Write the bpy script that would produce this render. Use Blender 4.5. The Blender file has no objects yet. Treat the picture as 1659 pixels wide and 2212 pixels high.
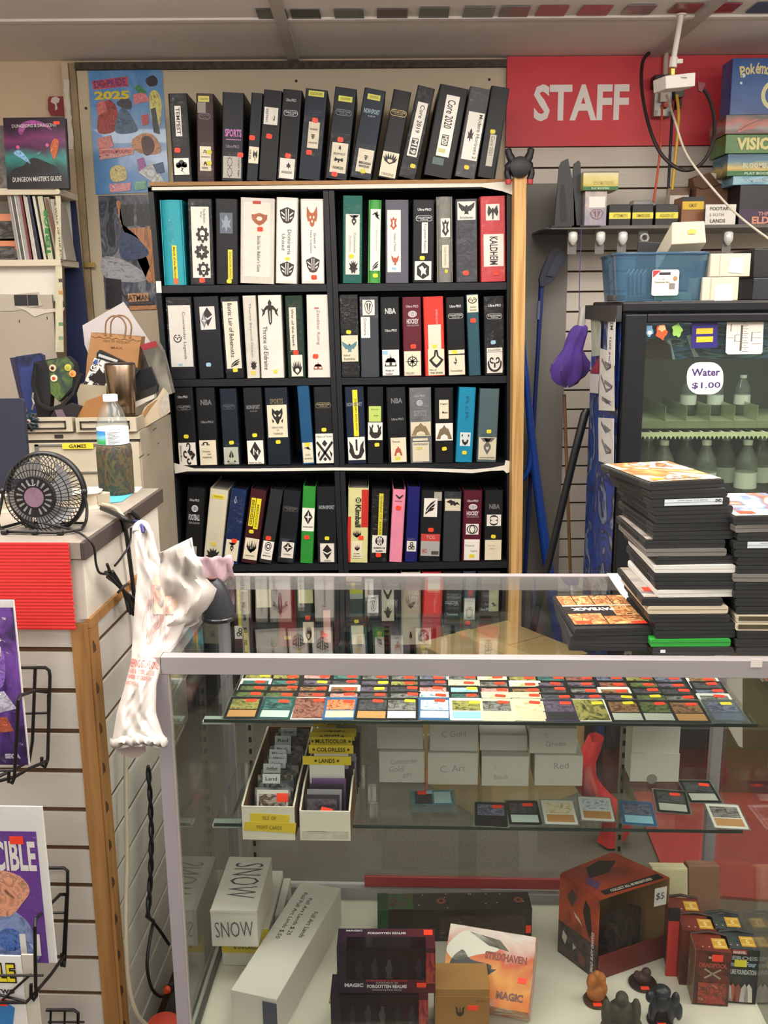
import bpy, bmesh, math, random
from mathutils import Vector, Matrix
C = bpy.context.scene.collection
rng = random.Random(7)
R = math.radians
# ------------------------------------------------------------------ camera
EYE = Vector((0, 0, 1.53)); FPX = 2050.0; W, H = 1659.0, 2212.0
_p, _y, _r = R(12.37), R(-0.76), R(-0.59)
_fw = Vector((-math.sin(_y)*math.cos(_p), math.cos(_y)*math.cos(_p), -math.sin(_p)))
_rt = Vector((math.cos(_y), math.sin(_y), 0)); _up = _rt.cross(_fw)
_R = math.cos(_r)*_rt + math.sin(_r)*_up; _U = -math.sin(_r)*_rt + math.cos(_r)*_up
cam = bpy.data.objects.new('camera', bpy.data.cameras.new('camera')); C.objects.link(cam)
cam.data.sensor_fit = 'HORIZONTAL'; cam.data.sensor_width = 36; cam.data.lens = FPX/W*36
cam.data.clip_start = .02
cam.matrix_world = Matrix(((_R.x, _U.x, -_fw.x, EYE.x), (_R.y, _U.y, -_fw.y, EYE.y), (_R.z, _U.z, -_fw.z, EYE.z), (0, 0, 0, 1)))
sc = bpy.context.scene; sc.camera = cam
# ------------------------------------------------------------------ light
sc.view_settings.view_transform = 'Standard'; sc.view_settings.look = 'None'
sc.view_settings.gamma = 1; sc.view_settings.use_curve_mapping = False
sc.view_settings.exposure = 0.28
sc.cycles.transparent_max_bounces = 24; sc.cycles.max_bounces = 14
wd = bpy.data.worlds.new('world'); sc.world = wd; wd.use_nodes = True
wd.node_tree.nodes['Background'].inputs[0].default_value = (1.0, .96, .9, 1)
wd.node_tree.nodes['Background'].inputs[1].default_value = .58
def lamp(x, y, sx, sy, power, z=2.385, col=(1, .95, .86)):
    l = bpy.data.lights.new('ceiling_or_fill_lamp', 'AREA'); l.shape = 'RECTANGLE'; l.size = sx; l.size_y = sy
    l.energy = power; l.color = col
    o = bpy.data.objects.new('ceiling_or_fill_lamp', l); o.location = (x, y, z); C.objects.link(o)
for lx in (-1.0, .5, 1.9):
    lamp(lx, -.7, .6, 1.2, 12)
    lamp(lx, 1.2, .6, 1.2, 12)
def uplight(x, y, power):      # unseen upward fill lamps, added to brighten the ceiling
    l = bpy.data.lights.new('ceiling_or_fill_lamp', 'AREA'); l.shape = 'RECTANGLE'; l.size = 1.3; l.size_y = .5; l.energy = power; l.color = (1, .95, .95)
    o = bpy.data.objects.new('ceiling_or_fill_lamp', l); o.location = (x, y, 2.12); o.rotation_euler = (math.pi, 0, 0); C.objects.link(o)
for lx in (-1.1, .4, 1.9): uplight(lx, 1.3, 34); uplight(lx, -.7, 7)
for lx in (-.9, .35, 1.6): lamp(lx, 2.3, .9, .4, 12)  # extra row added out of view to wash the upper back wall
# ------------------------------------------------------------------ pixel rays onto real planes
def ray(u, v): return _R*((u-W/2)/FPX) - _U*((v-H/2)/FPX) + _fw
def PY(u, v, Y): d = ray(u, v); return EYE + d*(Y/d.y)
def PZ(u, v, Z): d = ray(u, v); return EYE + d*((Z-EYE.z)/d.z)
def PX(u, v, X): d = ray(u, v); return EYE + d*(X/d.x)
# ------------------------------------------------------------------ materials
def lin(h):
    o = []
    for i in (0, 2, 4):
        c = int(h[i:i+2], 16)/255
        o.append(c/12.92 if c <= .04045 else ((c+.055)/1.055)**2.4)
    return (*o, 1)
_M = {}
def mat(h, rough=.6, metal=0, var=0, scale=30, bump=0, spec=.5, coat=0, sheen=0):
    k = (h, rough, metal, var, scale, bump, spec, coat, sheen)
    if k in _M: return _M[k]
    m = bpy.data.materials.new('m_'+h); m.use_nodes = True; _M[k] = m
    nt = m.node_tree; b = nt.nodes['Principled BSDF']
    b.inputs['Base Color'].default_value = lin(h); b.inputs['Roughness'].default_value = rough
    b.inputs['Metallic'].default_value = metal; b.inputs['Specular IOR Level'].default_value = spec
    b.inputs['Coat Weight'].default_value = coat; b.inputs['Coat Roughness'].default_value = .08
    b.inputs['Sheen Weight'].default_value = sheen
    if var or bump:
        tc = nt.nodes.new('ShaderNodeTexCoord'); n = nt.nodes.new('ShaderNodeTexNoise')
        n.inputs['Scale'].default_value = scale; n.inputs['Detail'].default_value = 4
        nt.links.new(tc.outputs['Object'], n.inputs['Vector'])
        if var:
            mr = nt.nodes.new('ShaderNodeMapRange'); mr.inputs[1].default_value = .3; mr.inputs[2].default_value = .7
            mr.inputs[3].default_value = 1-var; mr.inputs[4].default_value = 1+var
            hs = nt.nodes.new('ShaderNodeHueSaturation'); hs.inputs['Color'].default_value = lin(h)
            nt.links.new(n.outputs[0], mr.inputs[0]); nt.links.new(mr.outputs[0], hs.inputs['Value'])
            nt.links.new(hs.outputs[0], b.inputs['Base Color'])
        if bump:
            bp = nt.nodes.new('ShaderNodeBump'); bp.inputs['Strength'].default_value = bump; bp.inputs['Distance'].default_value = .002
            nt.links.new(n.outputs[0], bp.inputs['Height']); nt.links.new(bp.outputs[0], b.inputs['Normal'])
    return m
def art(seed, cols, scale=3, dist=1.5, grad=0, rough=.35, ax=2, const=False, coat=0, co='Generated'):
    k = ('art', seed, tuple(cols), scale, dist, grad, rough, ax, const)
    if k in _M: return _M[k]
    m = bpy.data.materials.new('art_%s' % seed); m.use_nodes = True; _M[k] = m
    nt = m.node_tree; b = nt.nodes['Principled BSDF']; b.inputs['Roughness'].default_value = rough
    b.inputs['Coat Weight'].default_value = coat
    tc = nt.nodes.new('ShaderNodeTexCoord'); mp = nt.nodes.new('ShaderNodeMapping'); n = nt.nodes.new('ShaderNodeTexNoise')
    mp.inputs['Location'].default_value = (seed*3.7, seed*1.3, seed*2.1)
    n.inputs['Scale'].default_value = scale; n.inputs['Distortion'].default_value = dist; n.inputs['Detail'].default_value = 5
    nt.links.new(tc.outputs[co], mp.inputs[0]); nt.links.new(mp.outputs[0], n.inputs['Vector'])
    cr = nt.nodes.new('ShaderNodeValToRGB'); e = cr.color_ramp
    if const: e.interpolation = 'CONSTANT'
    lo, hi = (.3, .7) if not grad else (.12, .88)
    while len(e.elements) < len(cols): e.elements.new(.5)
    for i, c in enumerate(cols):
        e.elements[i].position = lo+(hi-lo)*i/max(1, len(cols)-1); e.elements[i].color = lin(c)
    src = n.outputs[0]
    if grad:
        sp = nt.nodes.new('ShaderNodeSeparateXYZ'); nt.links.new(tc.outputs['Generated'], sp.inputs[0])
        mx = nt.nodes.new('ShaderNodeMix'); mx.inputs[0].default_value = grad
        nt.links.new(n.outputs[0], mx.inputs[2]); nt.links.new(sp.outputs[ax], mx.inputs[3]); src = mx.outputs[0]
    nt.links.new(src, cr.inputs[0]); nt.links.new(cr.outputs[0], b.inputs['Base Color'])
    return m
def paint(c, seed=0, scale=2.4):     # one printed colour with its own darker and lighter strokes
    f = lambda k: ''.join('%02x' % max(0, min(255, int(int(c[i:i+2], 16)*k+(12 if k > 1 else 0)))) for i in (0, 2, 4))
    return art(700+seed+int(c, 16) % 97, [f(.55), c, f(1.05), f(.8), f(1.3)], scale, 2)
def wood(h1, h2, ax=2, scale=3):
    k = ('wood', h1, h2, ax, scale)
    if k in _M: return _M[k]
    m = bpy.data.materials.new('wood'); m.use_nodes = True; _M[k] = m
    nt = m.node_tree; b = nt.nodes['Principled BSDF']; b.inputs['Roughness'].default_value = .6
    tc = nt.nodes.new('ShaderNodeTexCoord'); mp = nt.nodes.new('ShaderNodeMapping'); n = nt.nodes.new('ShaderNodeTexNoise')
    s = [60, 60, 60]; s[ax] = scale; mp.inputs['Scale'].default_value = s
    n.inputs['Scale'].default_value = 1; n.inputs['Detail'].default_value = 4; n.inputs['Distortion'].default_value = .6
    cr = nt.nodes.new('ShaderNodeValToRGB'); cr.color_ramp.elements[0].position = .35; cr.color_ramp.elements[1].position = .65
    cr.color_ramp.elements[0].color = lin(h1); cr.color_ramp.elements[1].color = lin(h2)
    nt.links.new(tc.outputs['Object'], mp.inputs[0]); nt.links.new(mp.outputs[0], n.inputs['Vector'])
    nt.links.new(n.outputs[0], cr.inputs[0]); nt.links.new(cr.outputs[0], b.inputs['Base Color'])
    return m
def glass(tint='fbfdfb', rough=.02, ior=1.5, milky=0, mh='ffffff', k2=0):
    k = ('glass', tint, rough, ior, milky, mh, k2)
    if k in _M: return _M[k]
    m = bpy.data.materials.new('glass'); m.use_nodes = True; _M[k] = m
    nt = m.node_tree; nt.nodes.clear(); out = nt.nodes.new('ShaderNodeOutputMaterial')
    t = nt.nodes.new('ShaderNodeBsdfTransparent'); t.inputs[0].default_value = lin(tint)
    g = nt.nodes.new('ShaderNodeBsdfGlossy'); g.inputs['Roughness'].default_value = rough
    fr = nt.nodes.new('ShaderNodeFresnel'); ge = nt.nodes.new('ShaderNodeNewGeometry'); mr = nt.nodes.new('ShaderNodeMapRange')
    mr.inputs[3].default_value = ior; mr.inputs[4].default_value = 1/ior   # a pane reflects alike on both faces
    nt.links.new(ge.outputs['Backfacing'], mr.inputs[0]); nt.links.new(mr.outputs[0], fr.inputs[0])
    mx = nt.nodes.new('ShaderNodeMixShader'); src = t.outputs[0]
    if k2:      # crinkled film
        tc = nt.nodes.new('ShaderNodeTexCoord'); n = nt.nodes.new('ShaderNodeTexNoise'); n.inputs['Scale'].default_value = 26; n.inputs['Distortion'].default_value = 1.5
        bp = nt.nodes.new('ShaderNodeBump'); bp.inputs['Strength'].default_value = 1; bp.inputs['Distance'].default_value = k2
        nt.links.new(tc.outputs['Object'], n.inputs['Vector']); nt.links.new(n.outputs[0], bp.inputs['Height']); nt.links.new(bp.outputs[0], g.inputs['Normal'])
    if milky:
        d = nt.nodes.new('ShaderNodeBsdfDiffuse'); d.inputs[0].default_value = lin(mh)
        m2 = nt.nodes.new('ShaderNodeMixShader'); m2.inputs[0].default_value = milky
        nt.links.new(t.outputs[0], m2.inputs[1]); nt.links.new(d.outputs[0], m2.inputs[2]); src = m2.outputs[0]
    nt.links.new(fr.outputs[0], mx.inputs[0]); nt.links.new(src, mx.inputs[1]); nt.links.new(g.outputs[0], mx.inputs[2])
    nt.links.new(mx.outputs[0], out.inputs[0])
    return m
def clean(name): return name
# ------------------------------------------------------------------ mesh builder
def rot2(p, a): c, s = math.cos(a), math.sin(a); return (p[0]*c-p[1]*s, p[0]*s+p[1]*c)
class MB:
    def __init__(s): s.v = []; s.f = []
    def add(s, vs, fs):
        n = len(s.v); s.v += [Vector(a) for a in vs]; s.f += [tuple(i+n for i in f) for f in fs]; return s
    def box(s, x0, x1, y0, y1, z0, z1):
        return s.add([(x0,y0,z0),(x1,y0,z0),(x1,y1,z0),(x0,y1,z0),(x0,y0,z1),(x1,y0,z1),(x1,y1,z1),(x0,y1,z1)],
                     [(0,3,2,1),(4,5,6,7),(0,1,5,4),(1,2,6,5),(2,3,7,6),(3,0,4,7)])
    def hexa(s, p):   # 8 points: bottom ring, top ring
        return s.add(p, [(0,3,2,1),(4,5,6,7),(0,1,5,4),(1,2,6,5),(2,3,7,6),(3,0,4,7)])
    def prism(s, poly, a, b, ax='y'):
        n = len(poly)
        def q(p, t): return {'y': (p[0], t, p[1]), 'z': (p[0], p[1], t), 'x': (t, p[0], p[1])}[ax]
        return s.add([q(p, a) for p in poly]+[q(p, b) for p in poly],
                     [tuple(range(n)), tuple(reversed(range(n, 2*n)))]+[(i, (i+1) % n, n+(i+1) % n, n+i) for i in range(n)])
    def flat(s, poly, y=0): return s.add([(p[0], y, p[1]) for p in poly], [tuple(range(len(poly)))])
    def quad(s, a, b, c, d): return s.add([a, b, c, d], [(0, 1, 2, 3)])
    def ring(s, outer, inner, y=0):
        n = len(outer)
        return s.add([(p[0], y, p[1]) for p in outer]+[(p[0], y, p[1]) for p in inner], [(i, (i+1) % n, n+(i+1) % n, n+i) for i in range(n)])
    def tube(s, pts, r, n=7, closed=False):
        pts = [Vector(p) for p in pts]; m = len(pts); rs = r if isinstance(r, (list, tuple)) else [r]*m
        up = None; rings = []
        for i, p in enumerate(pts):
            if closed: d = pts[(i+1) % m]-pts[i-1]
            else: d = pts[min(i+1, m-1)]-pts[max(i-1, 0)]
            d = d.normalized() if d.length > 1e-9 else Vector((0, 0, 1))
            if up is None: up = d.orthogonal().normalized()
            up = (up-d*up.dot(d)); up = up.normalized() if up.length > 1e-6 else d.orthogonal().normalized()
            sd = d.cross(up)
            rings.append([p+(up*math.cos(2*math.pi*k/n)+sd*math.sin(2*math.pi*k/n))*rs[i] for k in range(n)])
        vs = [q for g in rings for q in g]; fs = []
        for i in range(m if closed else m-1):
            j = (i+1) % m
            fs += [(i*n+k, i*n+(k+1) % n, j*n+(k+1) % n, j*n+k) for k in range(n)]
        if not closed: fs += [tuple(reversed(range(n))), tuple((m-1)*n+k for k in range(n))]
        return s.add(vs, fs)
    def lathe(s, prof, n=20, c=(0, 0, 0), ax='z'):
        vs = []; fs = []; m = len(prof)
        for r, z in prof:
            for k in range(n):
                a = 2*math.pi*k/n; x, y = r*math.cos(a), r*math.sin(a)
                vs.append({'z': (c[0]+x, c[1]+y, c[2]+z), 'y': (c[0]+x, c[1]+z, c[2]+y), 'x': (c[0]+z, c[1]+x, c[2]+y)}[ax])
        for i in range(m-1): fs += [(i*n+k, i*n+(k+1) % n, (i+1)*n+(k+1) % n, (i+1)*n+k) for k in range(n)]
        if prof[0][0] > 1e-5: fs.append(tuple(reversed(range(n))))
        if prof[-1][0] > 1e-5: fs.append(tuple((m-1)*n+k for k in range(n)))
        return s.add(vs, fs)
    def torus(s, c, R_, r, n=40, m=6, ax='y'):
        pts = []
        for k in range(n):
            a = 2*math.pi*k/n; x, y = R_*math.cos(a), R_*math.sin(a)
            pts.append({'y': (c[0]+x, c[1], c[2]+y), 'z': (c[0]+x, c[1]+y, c[2]), 'x': (c[0], c[1]+x, c[2]+y)}[ax])
        return s.tube(pts, r, m, True)
    def sheet(s, rows):
        nu = len(rows[0]); vs = [p for r in rows for p in r]
        return s.add(vs, [(i*nu+k, i*nu+k+1, (i+1)*nu+k+1, (i+1)*nu+k) for i in range(len(rows)-1) for k in range(nu-1)])
    def xf(s, M): s.v = [M @ p for p in s.v]; return s
def arc(cx, cy, r, a0, a1, n): return [(cx+r*math.cos(R(a0+(a1-a0)*i/n)), cy+r*math.sin(R(a0+(a1-a0)*i/n))) for i in range(n+1)]
def rrect(x0, x1, y0, y1, r, n=3):
    return arc(x1-r, y1-r, r, 0, 90, n)+arc(x0+r, y1-r, r, 90, 180, n)+arc(x0+r, y0+r, r, 180, 270, n)+arc(x1-r, y0+r, r, 270, 360, n)
def catmull(pts, k=5):
    pts = [Vector(p) for p in pts]; o = []
    for i in range(len(pts)-1):
        a = pts[max(i-1, 0)]; b = pts[i]; c = pts[i+1]; d = pts[min(i+2, len(pts)-1)]
        for j in range(k):
            t = j/k; o.append(.5*((2*b)+(c-a)*t+(2*a-5*b+4*c-d)*t*t+(3*b-a-3*c+d)*t**3))
    return o+[pts[-1]]
def blobby(pts, k=4):
    n = len(pts)
    if n < 5: return pts
    o = []
    for i in range(n):
        a, b, c, d = (Vector(pts[(i+j) % n]) for j in (-1, 0, 1, 2))
        for j in range(k):
            t = j/k; o.append(tuple(.5*((b*2)+(c-a)*t+(a*2-b*5+c*4-d)*(t*t)+(b*3-a-c*3+d)*(t**3))))
    return o
def mesh_of(name, mb, m, smooth=0):
    me = bpy.data.meshes.new(name); me.from_pydata([tuple(p) for p in mb.v], [], mb.f)
    for q in (m if isinstance(m, (list, tuple)) else [m]): me.materials.append(q)
    if smooth:
        me.polygons.foreach_set('use_smooth', [True]*len(me.polygons)); me.set_sharp_from_angle(angle=R(smooth))
    me.update(); return me
def part(name, mb, m, parent=None, label=None, loc=None, rot=None, smooth=0, bevel=0, solid=0, kind=None):
    o = bpy.data.objects.new(name, mesh_of(name, mb, m, smooth) if isinstance(mb, MB) else mb); C.objects.link(o)
    if parent: o.parent = parent
    if loc is not None: o.location = loc
    if rot is not None: o.rotation_euler = rot
    if label: o['label'] = label
    if kind: o['kind'] = kind
    if solid: q = o.modifiers.new('solid', 'SOLIDIFY'); q.thickness = solid; q.offset = 0
    if bevel: q = o.modifiers.new('bevel', 'BEVEL'); q.width = bevel; q.segments = 2; q.limit_method = 'ANGLE'
    return o
def tag(o, label, cat, group=None):
    o['label'] = label; o['category'] = cat
    if group: o['group'] = group
    return o
def thing(name, label, cat, loc=(0, 0, 0), rz=0, group=None, rot=None):
    o = bpy.data.objects.new(name, None); o.empty_display_size = .02; C.objects.link(o)
    o.location = loc; o.rotation_euler = rot if rot else (0, 0, rz); return tag(o, label, cat, group)
def single(name, mb, m, label, cat, loc=(0, 0, 0), rot=(0, 0, 0), group=None, **k):
    return tag(part(name, mb, m, None, None, loc, rot, **k), label, cat, group)
def struct(name, mb, m, **k): o = part(name, mb, m, **k); o['kind'] = 'structure'; return o
# ------------------------------------------------------------------ lettering (flat print, XZ plane facing -Y)
_T = {}
def text_geo(s, bold):
    k = (s, bold)
    if k not in _T:
        cu = bpy.data.curves.new('t', 'FONT'); cu.body = s; cu.resolution_u = 2; cu.offset = bold
        ob = bpy.data.objects.new('t', cu); C.objects.link(ob); me = bpy.data.meshes.new_from_object(ob)
        vs = [(v.co.x, v.co.y) for v in me.vertices]; fs = [tuple(p.vertices) for p in me.polygons]
        bpy.data.objects.remove(ob); bpy.data.meshes.remove(me); bpy.data.curves.remove(cu)
        x0 = min(v[0] for v in vs); x1 = max(v[0] for v in vs); y0 = min(v[1] for v in vs); y1 = max(v[1] for v in vs)
        _T[k] = ([((x-(x0+x1)/2)/(x1-x0), (y-(y0+y1)/2)/(y1-y0)) for x, y in vs], fs)
    return _T[k]
def txt_mb(s, w, h, cx=0, cz=0, y=0, deg=0, bold=.0, shear=0, mb=None):
    vs, fs = text_geo(s, bold); a = -R(deg); mb = mb or MB()
    return mb.add([(cx+q[0], y, cz+q[1]) for q in (rot2(((p[0]+shear*p[1])*w, p[1]*h), a) for p in vs)], fs)
def text(s, w, h, m, parent, cx=0, cz=0, y=-.001, deg=0, bold=.02, shear=0, **k):
    return part('lettering', txt_mb(s, w, h, cx, cz, y, deg, bold, shear), m, parent, **k)
# ------------------------------------------------------------------ emblems in a unit square
def sym(h): return list(h)+[(-x, z) for x, z in reversed(h) if abs(x) > 1e-6]
def circ(cx, cz, r, n=16): return [(cx+r*math.cos(2*math.pi*k/n), cz+r*math.sin(2*math.pi*k/n)) for k in range(n)]
def stroke(pts, w):
    L = []; Rr = []
    for i, p in enumerate(pts):
        a = pts[max(0, i-1)]; b = pts[min(len(pts)-1, i+1)]; dx, dz = b[0]-a[0], b[1]-a[1]; l = math.hypot(dx, dz) or 1
        ww = w[i] if isinstance(w, (list, tuple)) else w
        L.append((p[0]-dz/l*ww, p[1]+dx/l*ww)); Rr.append((p[0]+dz/l*ww, p[1]-dx/l*ww))
    return L+Rr[::-1]
def mir(ps): return ps+[[(-x, z) for x, z in p] for p in ps]
def gear(cx, cz, r, n=8):
    o = []
    for k in range(n):
        for da, rr in ((-.33, .78), (-.2, 1), (.2, 1), (.33, .78)):
            a = (k+da)*2*math.pi/n; o.append((cx+r*rr*math.cos(a), cz+r*rr*math.sin(a)))
    return o
def spiral(cx, cz, r0, r1, a0, a1, n=14): return [(cx+(r0+(r1-r0)*i/n)*math.cos(R(a0+(a1-a0)*i/n)), cz+(r0+(r1-r0)*i/n)*math.sin(R(a0+(a1-a0)*i/n))) for i in range(n+1)]
EM = {}   # name -> (dark polygons, polygons in the paper colour laid over them)
EM['cloud'] = ([circ(-.5,.2,.4), circ(0,.5,.45), circ(.45,.25,.4), [(-.8,-.1),(.8,-.1),(.8,.3),(-.8,.3)], [(-.1,-.2),(.3,-.2),(.05,-.55),(.6,-1),(-.25,-.5),(.0,-.45)]], [])
EM['gears'] = ([gear(0,.5,.52), gear(0,-.5,.52)], [gear(0,.5,.42), gear(0,-.5,.42), ])
EM['gear'] = ([gear(0,0,1)], [sym([(0,.42),(.12,.12),(.42,0),(.12,-.12),(0,-.42)])])
EM['gearskull'] = ([gear(0,0,1)], [circ(0,.1,.4), sym([(0,-.1),(.25,-.1),(.15,-.6),(0,-.6)])])
EM['helm'] = ([sym([(0,.75),(.3,.6),(.75,1),(.8,.3),(.55,-.3),(.35,-.45),(.15,-.9),(0,-1)]), *mir([[(.5,-.6),(.85,-.3),(.7,-.9)]])], mir([[(.15,.1),(.55,.35),(.4,0),(.2,-.1)]]))
EM['shield'] = ([sym([(0,1),(.6,.7),(.9,.75),(.85,0),(.5,-.6),(0,-1)])], [circ(0,.1,.36,6)])
EM['crest'] = ([sym([(0,1),(.35,.85),(.9,.6),(.8,-.2),(.45,-.85),(0,-1)])], [*mir([[(.1,.8),(.2,.78),(.16,-.7),(.08,-.7)], [(.3,.1),(.7,.45),(.75,.3),(.3,-.1)], [(.3,-.3),(.65,-.1),(.6,-.3),(.3,-.5)]])])
EM['fox'] = ([sym([(0,.35),(.3,.45),(.75,1),(.8,.1),(.6,-.4),(.4,-.3),(.3,-.7),(0,-.85)])], [circ(-.25,0,.12), circ(.25,0,.12), circ(0,-.35,.12)])
EM['star4'] = ([sym([(0,1),(.9,0),(0,-1)])], [sym([(0,.75),(.14,.14),(.7,0),(.14,-.14),(0,-.75)])])
EM['diamond'] = ([sym([(0,1),(.75,.2),(0,-.15)]), sym([(0,-.35),(.75,.0),(0,-1)])], [])
EM['ndiamond'] = ([sym([(0,1),(.85,0),(0,-1)])], [[(-.35,-.35),(-.35,.4),(.25,-.2),(.25,.1),(.42,.1),(.42,-.45),(-.2,.15),(-.2,-.35)]])
EM['flame'] = ([sym([(.32,-.15),(.45,.3),(.3,.75),(.4,1),(.55,.75),(.6,.45),(.95,.85),(.85,.2),(.95,-.3),(.55,-.85),(0,-1)])], [])
EM['flamecore'] = ([sym([(.12,-.15),(.12,1),(0,1)][::-1]), sym([(.32,-.35),(.5,.4),(.95,.9),(.85,.2),(.98,-.2),(.55,-.85),(0,-1)])], [sym([(0,-.1),(.3,-.3),(.28,-.5),(0,-.6)])])
EM['wheel'] = ([circ(0,0,.72,20), *[stroke([(0,0),(math.cos(R(45*k))*(1 if k % 2 == 0 else .85), math.sin(R(45*k))*(1 if k % 2 == 0 else .85))], [.09,.02]) for k in range(8)]], [])
EM['wheel'] = (EM['wheel'][0][:1], [circ(0,0,.58,20)], EM['wheel'][0][1:]+[circ(0,0,.2,10)])
EM['drop'] = ([sym([(.2,1),(.32,.35),(1,-.1),(.45,-.7),(0,-1)])], [sym([(0,.8),(.1,.3),(.6,-.12),(.25,-.45),(0,-.62)][::1])])
EM['pyramid'] = ([[(0,1),(.6,-.25),(0,-.1)], [(-.6,-.3),(.6,-.3),(0,-1)]], [[(-.05,.85),(-.5,-.2),(-.05,-.1)]])
EM['arch'] = ([sym([(0,1),(.25,.55),(.55,.4),(1,-1),(.55,-1),(0,-1)])], [sym([(0,-.3),(.4,-.55),(.5,-1),(0,-1)])])
EM['bird'] = ([sym([(0,.45),(.12,.3),(.45,.5),(1,1),(.9,.2),(.7,-.1),(.55,-.4),(.3,-.35),(.2,-.6),(.3,-.95),(0,-.85)]), circ(0,.4,.16,8)], [])
EM['axe'] = ([sym([(0,.55),(.12,.6),(.2,.35),(.75,.95),(.98,0),(.75,-.6),(.2,0),(.1,-1),(0,-1)])], [])
EM['sword'] = ([sym([(0,1),(.22,.75),(.16,.55),(.4,.5),(.75,.2),(1,.35),(.8,0),(.95,-.35),(.6,-.1),(.5,.15),(.25,.25),(.16,-.8),(0,-1)])], [sym([(0,.15),(.05,.1),(.05,-.75),(0,-.82)])])
EM['crown'] = ([sym([(0,.95),(.14,.1),(.4,1),(.45,.1),(.75,.75),(.7,0),(1,.3),(.75,-.5),(0,-1)])], [sym([(0,-.1),(.35,-.2),(.35,-.5),(0,-.75)])])
EM['eldrazi'] = ([sym([(0,1),(.12,.5),(.45,.9),(.4,.3),(.9,.6),(.6,-.1),(.95,-.3),(.5,-.5),(.35,-1),(0,-.75)])], [])
EM['tentacle'] = ([stroke(spiral(-.1,.75,.15,.35,200,-60), .09), stroke([(.2,.5),(-.05,.25),(.3,.05),(.75,-.1),(.3,-.5)], [.12,.2,.3,.25,.15]), stroke(spiral(-.1,-.65,.1,.35,40,330), .1), stroke(spiral(-.55,.05,.1,.4,20,300), .1)], [])
EM['omega'] = ([stroke(arc(0,.1,.45,-50,230,12), .16), [(-.9,-.55),(-.25,-.55),(-.25,-.25),(-.9,-.25)], [(.25,-.55),(.9,-.55),(.9,-.25),(.25,-.25)]], [])
EM['split'] = (mir([[(.06,1),(.5,.0),(.2,-.3),(.06,-.1)], [(.62,-.6),(.95,-.95),(.4,-.95)]]), [])
EM['swords'] = ([stroke([(-1,.8),(.7,-.9)], .13), stroke([(1,.8),(-.7,-.9)], .13), sym([(0,1),(.35,.65),(0,.35)]), sym([(0,-.6),(.25,-.8),(0,-1)]), *mir([[(.55,.05),(.95,-.3),(.8,-.7)]])], [])
EM['trident'] = ([sym([(0,1),(.12,.4),(.1,-.2),(.4,-.1),(.5,.6),(.95,1),(.8,.3),(.8,-.3),(.45,-.8),(0,-1)])], [])
EM['key'] = ([stroke(arc(0,-.1,.6,170,370,12), .22), sym([(.1,-.3),(.1,-1),(0,-1)][::-1]), *mir([[(.45,.3),(1,.6),(.95,.95),(.6,.9),(.75,.55)]])], [])
EM['dragonfly'] = ([stroke([(-1,.3),(-.3,.6),(.1,.1),(.9,-.5)], [.05,.2,.28,.05]), [(-.3,.5),(.3,1),(.5,.3),(.9,.4),(.4,-.1)]], [])
EM['globe'] = ([circ(0,0,.98,20)], [stroke(arc(x*2.2,0,1.5,180-35,180+35,6) if x > 0 else arc(x*2.2,0,1.5,-35,35,6), .07) for x in (.55,.85,-.55,-.85)]+[stroke([(0,.8),(0,-.8)],.05)])
EM['rings'] = ([circ(0,0,1,20)], [circ(0,0,.8,20)], [circ(0,0,.6,18)], [circ(0.05,0,.34,12)])
EM['oval'] = ([circ(0,0,1,20)], [[(x*.82,z*.82) for x,z in circ(0,0,1,20)]], [[(x*.55,z*.9) for x,z in circ(0,0,1,20)]], [[(x*.38,z*.72) for x,z in circ(0,0,1,20)], stroke([(-.5,0),(-.5,.01)],.01)])
EM['links'] = ([circ(0,.35,.7,18), circ(0,-.35,.7,18)], [[(x*.62,.35+z*.36) for x,z in circ(0,0,1,14)], [(x*.62,-.35+z*.36) for x,z in circ(0,0,1,14)]])
EM['wing'] = ([[(-.9,-1),(-.7,-.1),(0,.6),(.9,1),(.3,.35),(.8,.5),(.6,.1),(.1,-.1),(.7,-.05),(.4,-.4),(-.3,-.6)]], [stroke([(-.7,-.6),(-.2,.0),(.5,.5)], .05)])
EM['bat'] = ([[(-1,.4),(-.3,1),(0,.6),(.2,.7),(.3,.2),(.6,.4),(1,-.4),(.5,-.2),(.3,-.7),(.0,-.3),(-.3,-.6),(-.4,0)]], [])
EM['horns'] = ([sym([(0,-.2),(.25,.0),(.5,.5),(.95,.8),(.8,.1),(.5,-.3),(.25,-.9),(0,-1)])], [])
EM['triskele'] = ([circ(0,.45,.45), circ(-.42,-.35,.45), circ(.42,-.35,.45)], [circ(0,.5,.22,10), circ(-.45,-.4,.22,10), circ(.45,-.4,.22,10), circ(0,0,.14,8)])
EM['hand'] = ([sym([(0,-1),(.3,-.9),(.5,-.3),(.9,.2),(.75,.3),(.45,.1),(.5,.7),(.38,.7),(.25,.2),(.15,.9),(0,1)])], [])
EM['mask'] = ([sym([(0,.7),(.5,.9),(.95,.6),(.9,.0),(.5,-.3),(.35,-.9),(0,-1)])], mir([[(.2,.3),(.7,.5),(.6,.1),(.25,.05)]])+[sym([(0,-.2),(.12,-.5),(0,-.6)])])
EM['hexbeast'] = ([[(math.sin(R(60*k)), math.cos(R(60*k))) for k in range(6)]], [[(-.6,.35),(-.1,.6),(.2,.2),(.5,.35),(.35,-.1),(.5,-.5),(0,-.3),(-.3,-.65),(-.25,-.1)]])
EM['loop'] = ([sym([(.5,.55),(.95,1),(.55,1),(.3,.75),(.2,.45),(.45,.1),(.45,-.25),(.3,-.5),(0,-1)])], [sym([(0,-.1),(.18,0),(.2,-.2),(0,-.45)])])
EM['rune'] = ([sym([(0,.9),(.35,.5),(.35,.2),(.9,.45),(.6,-.1),(.85,-.55),(.25,-.4),(0,-1)])], [])
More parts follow.
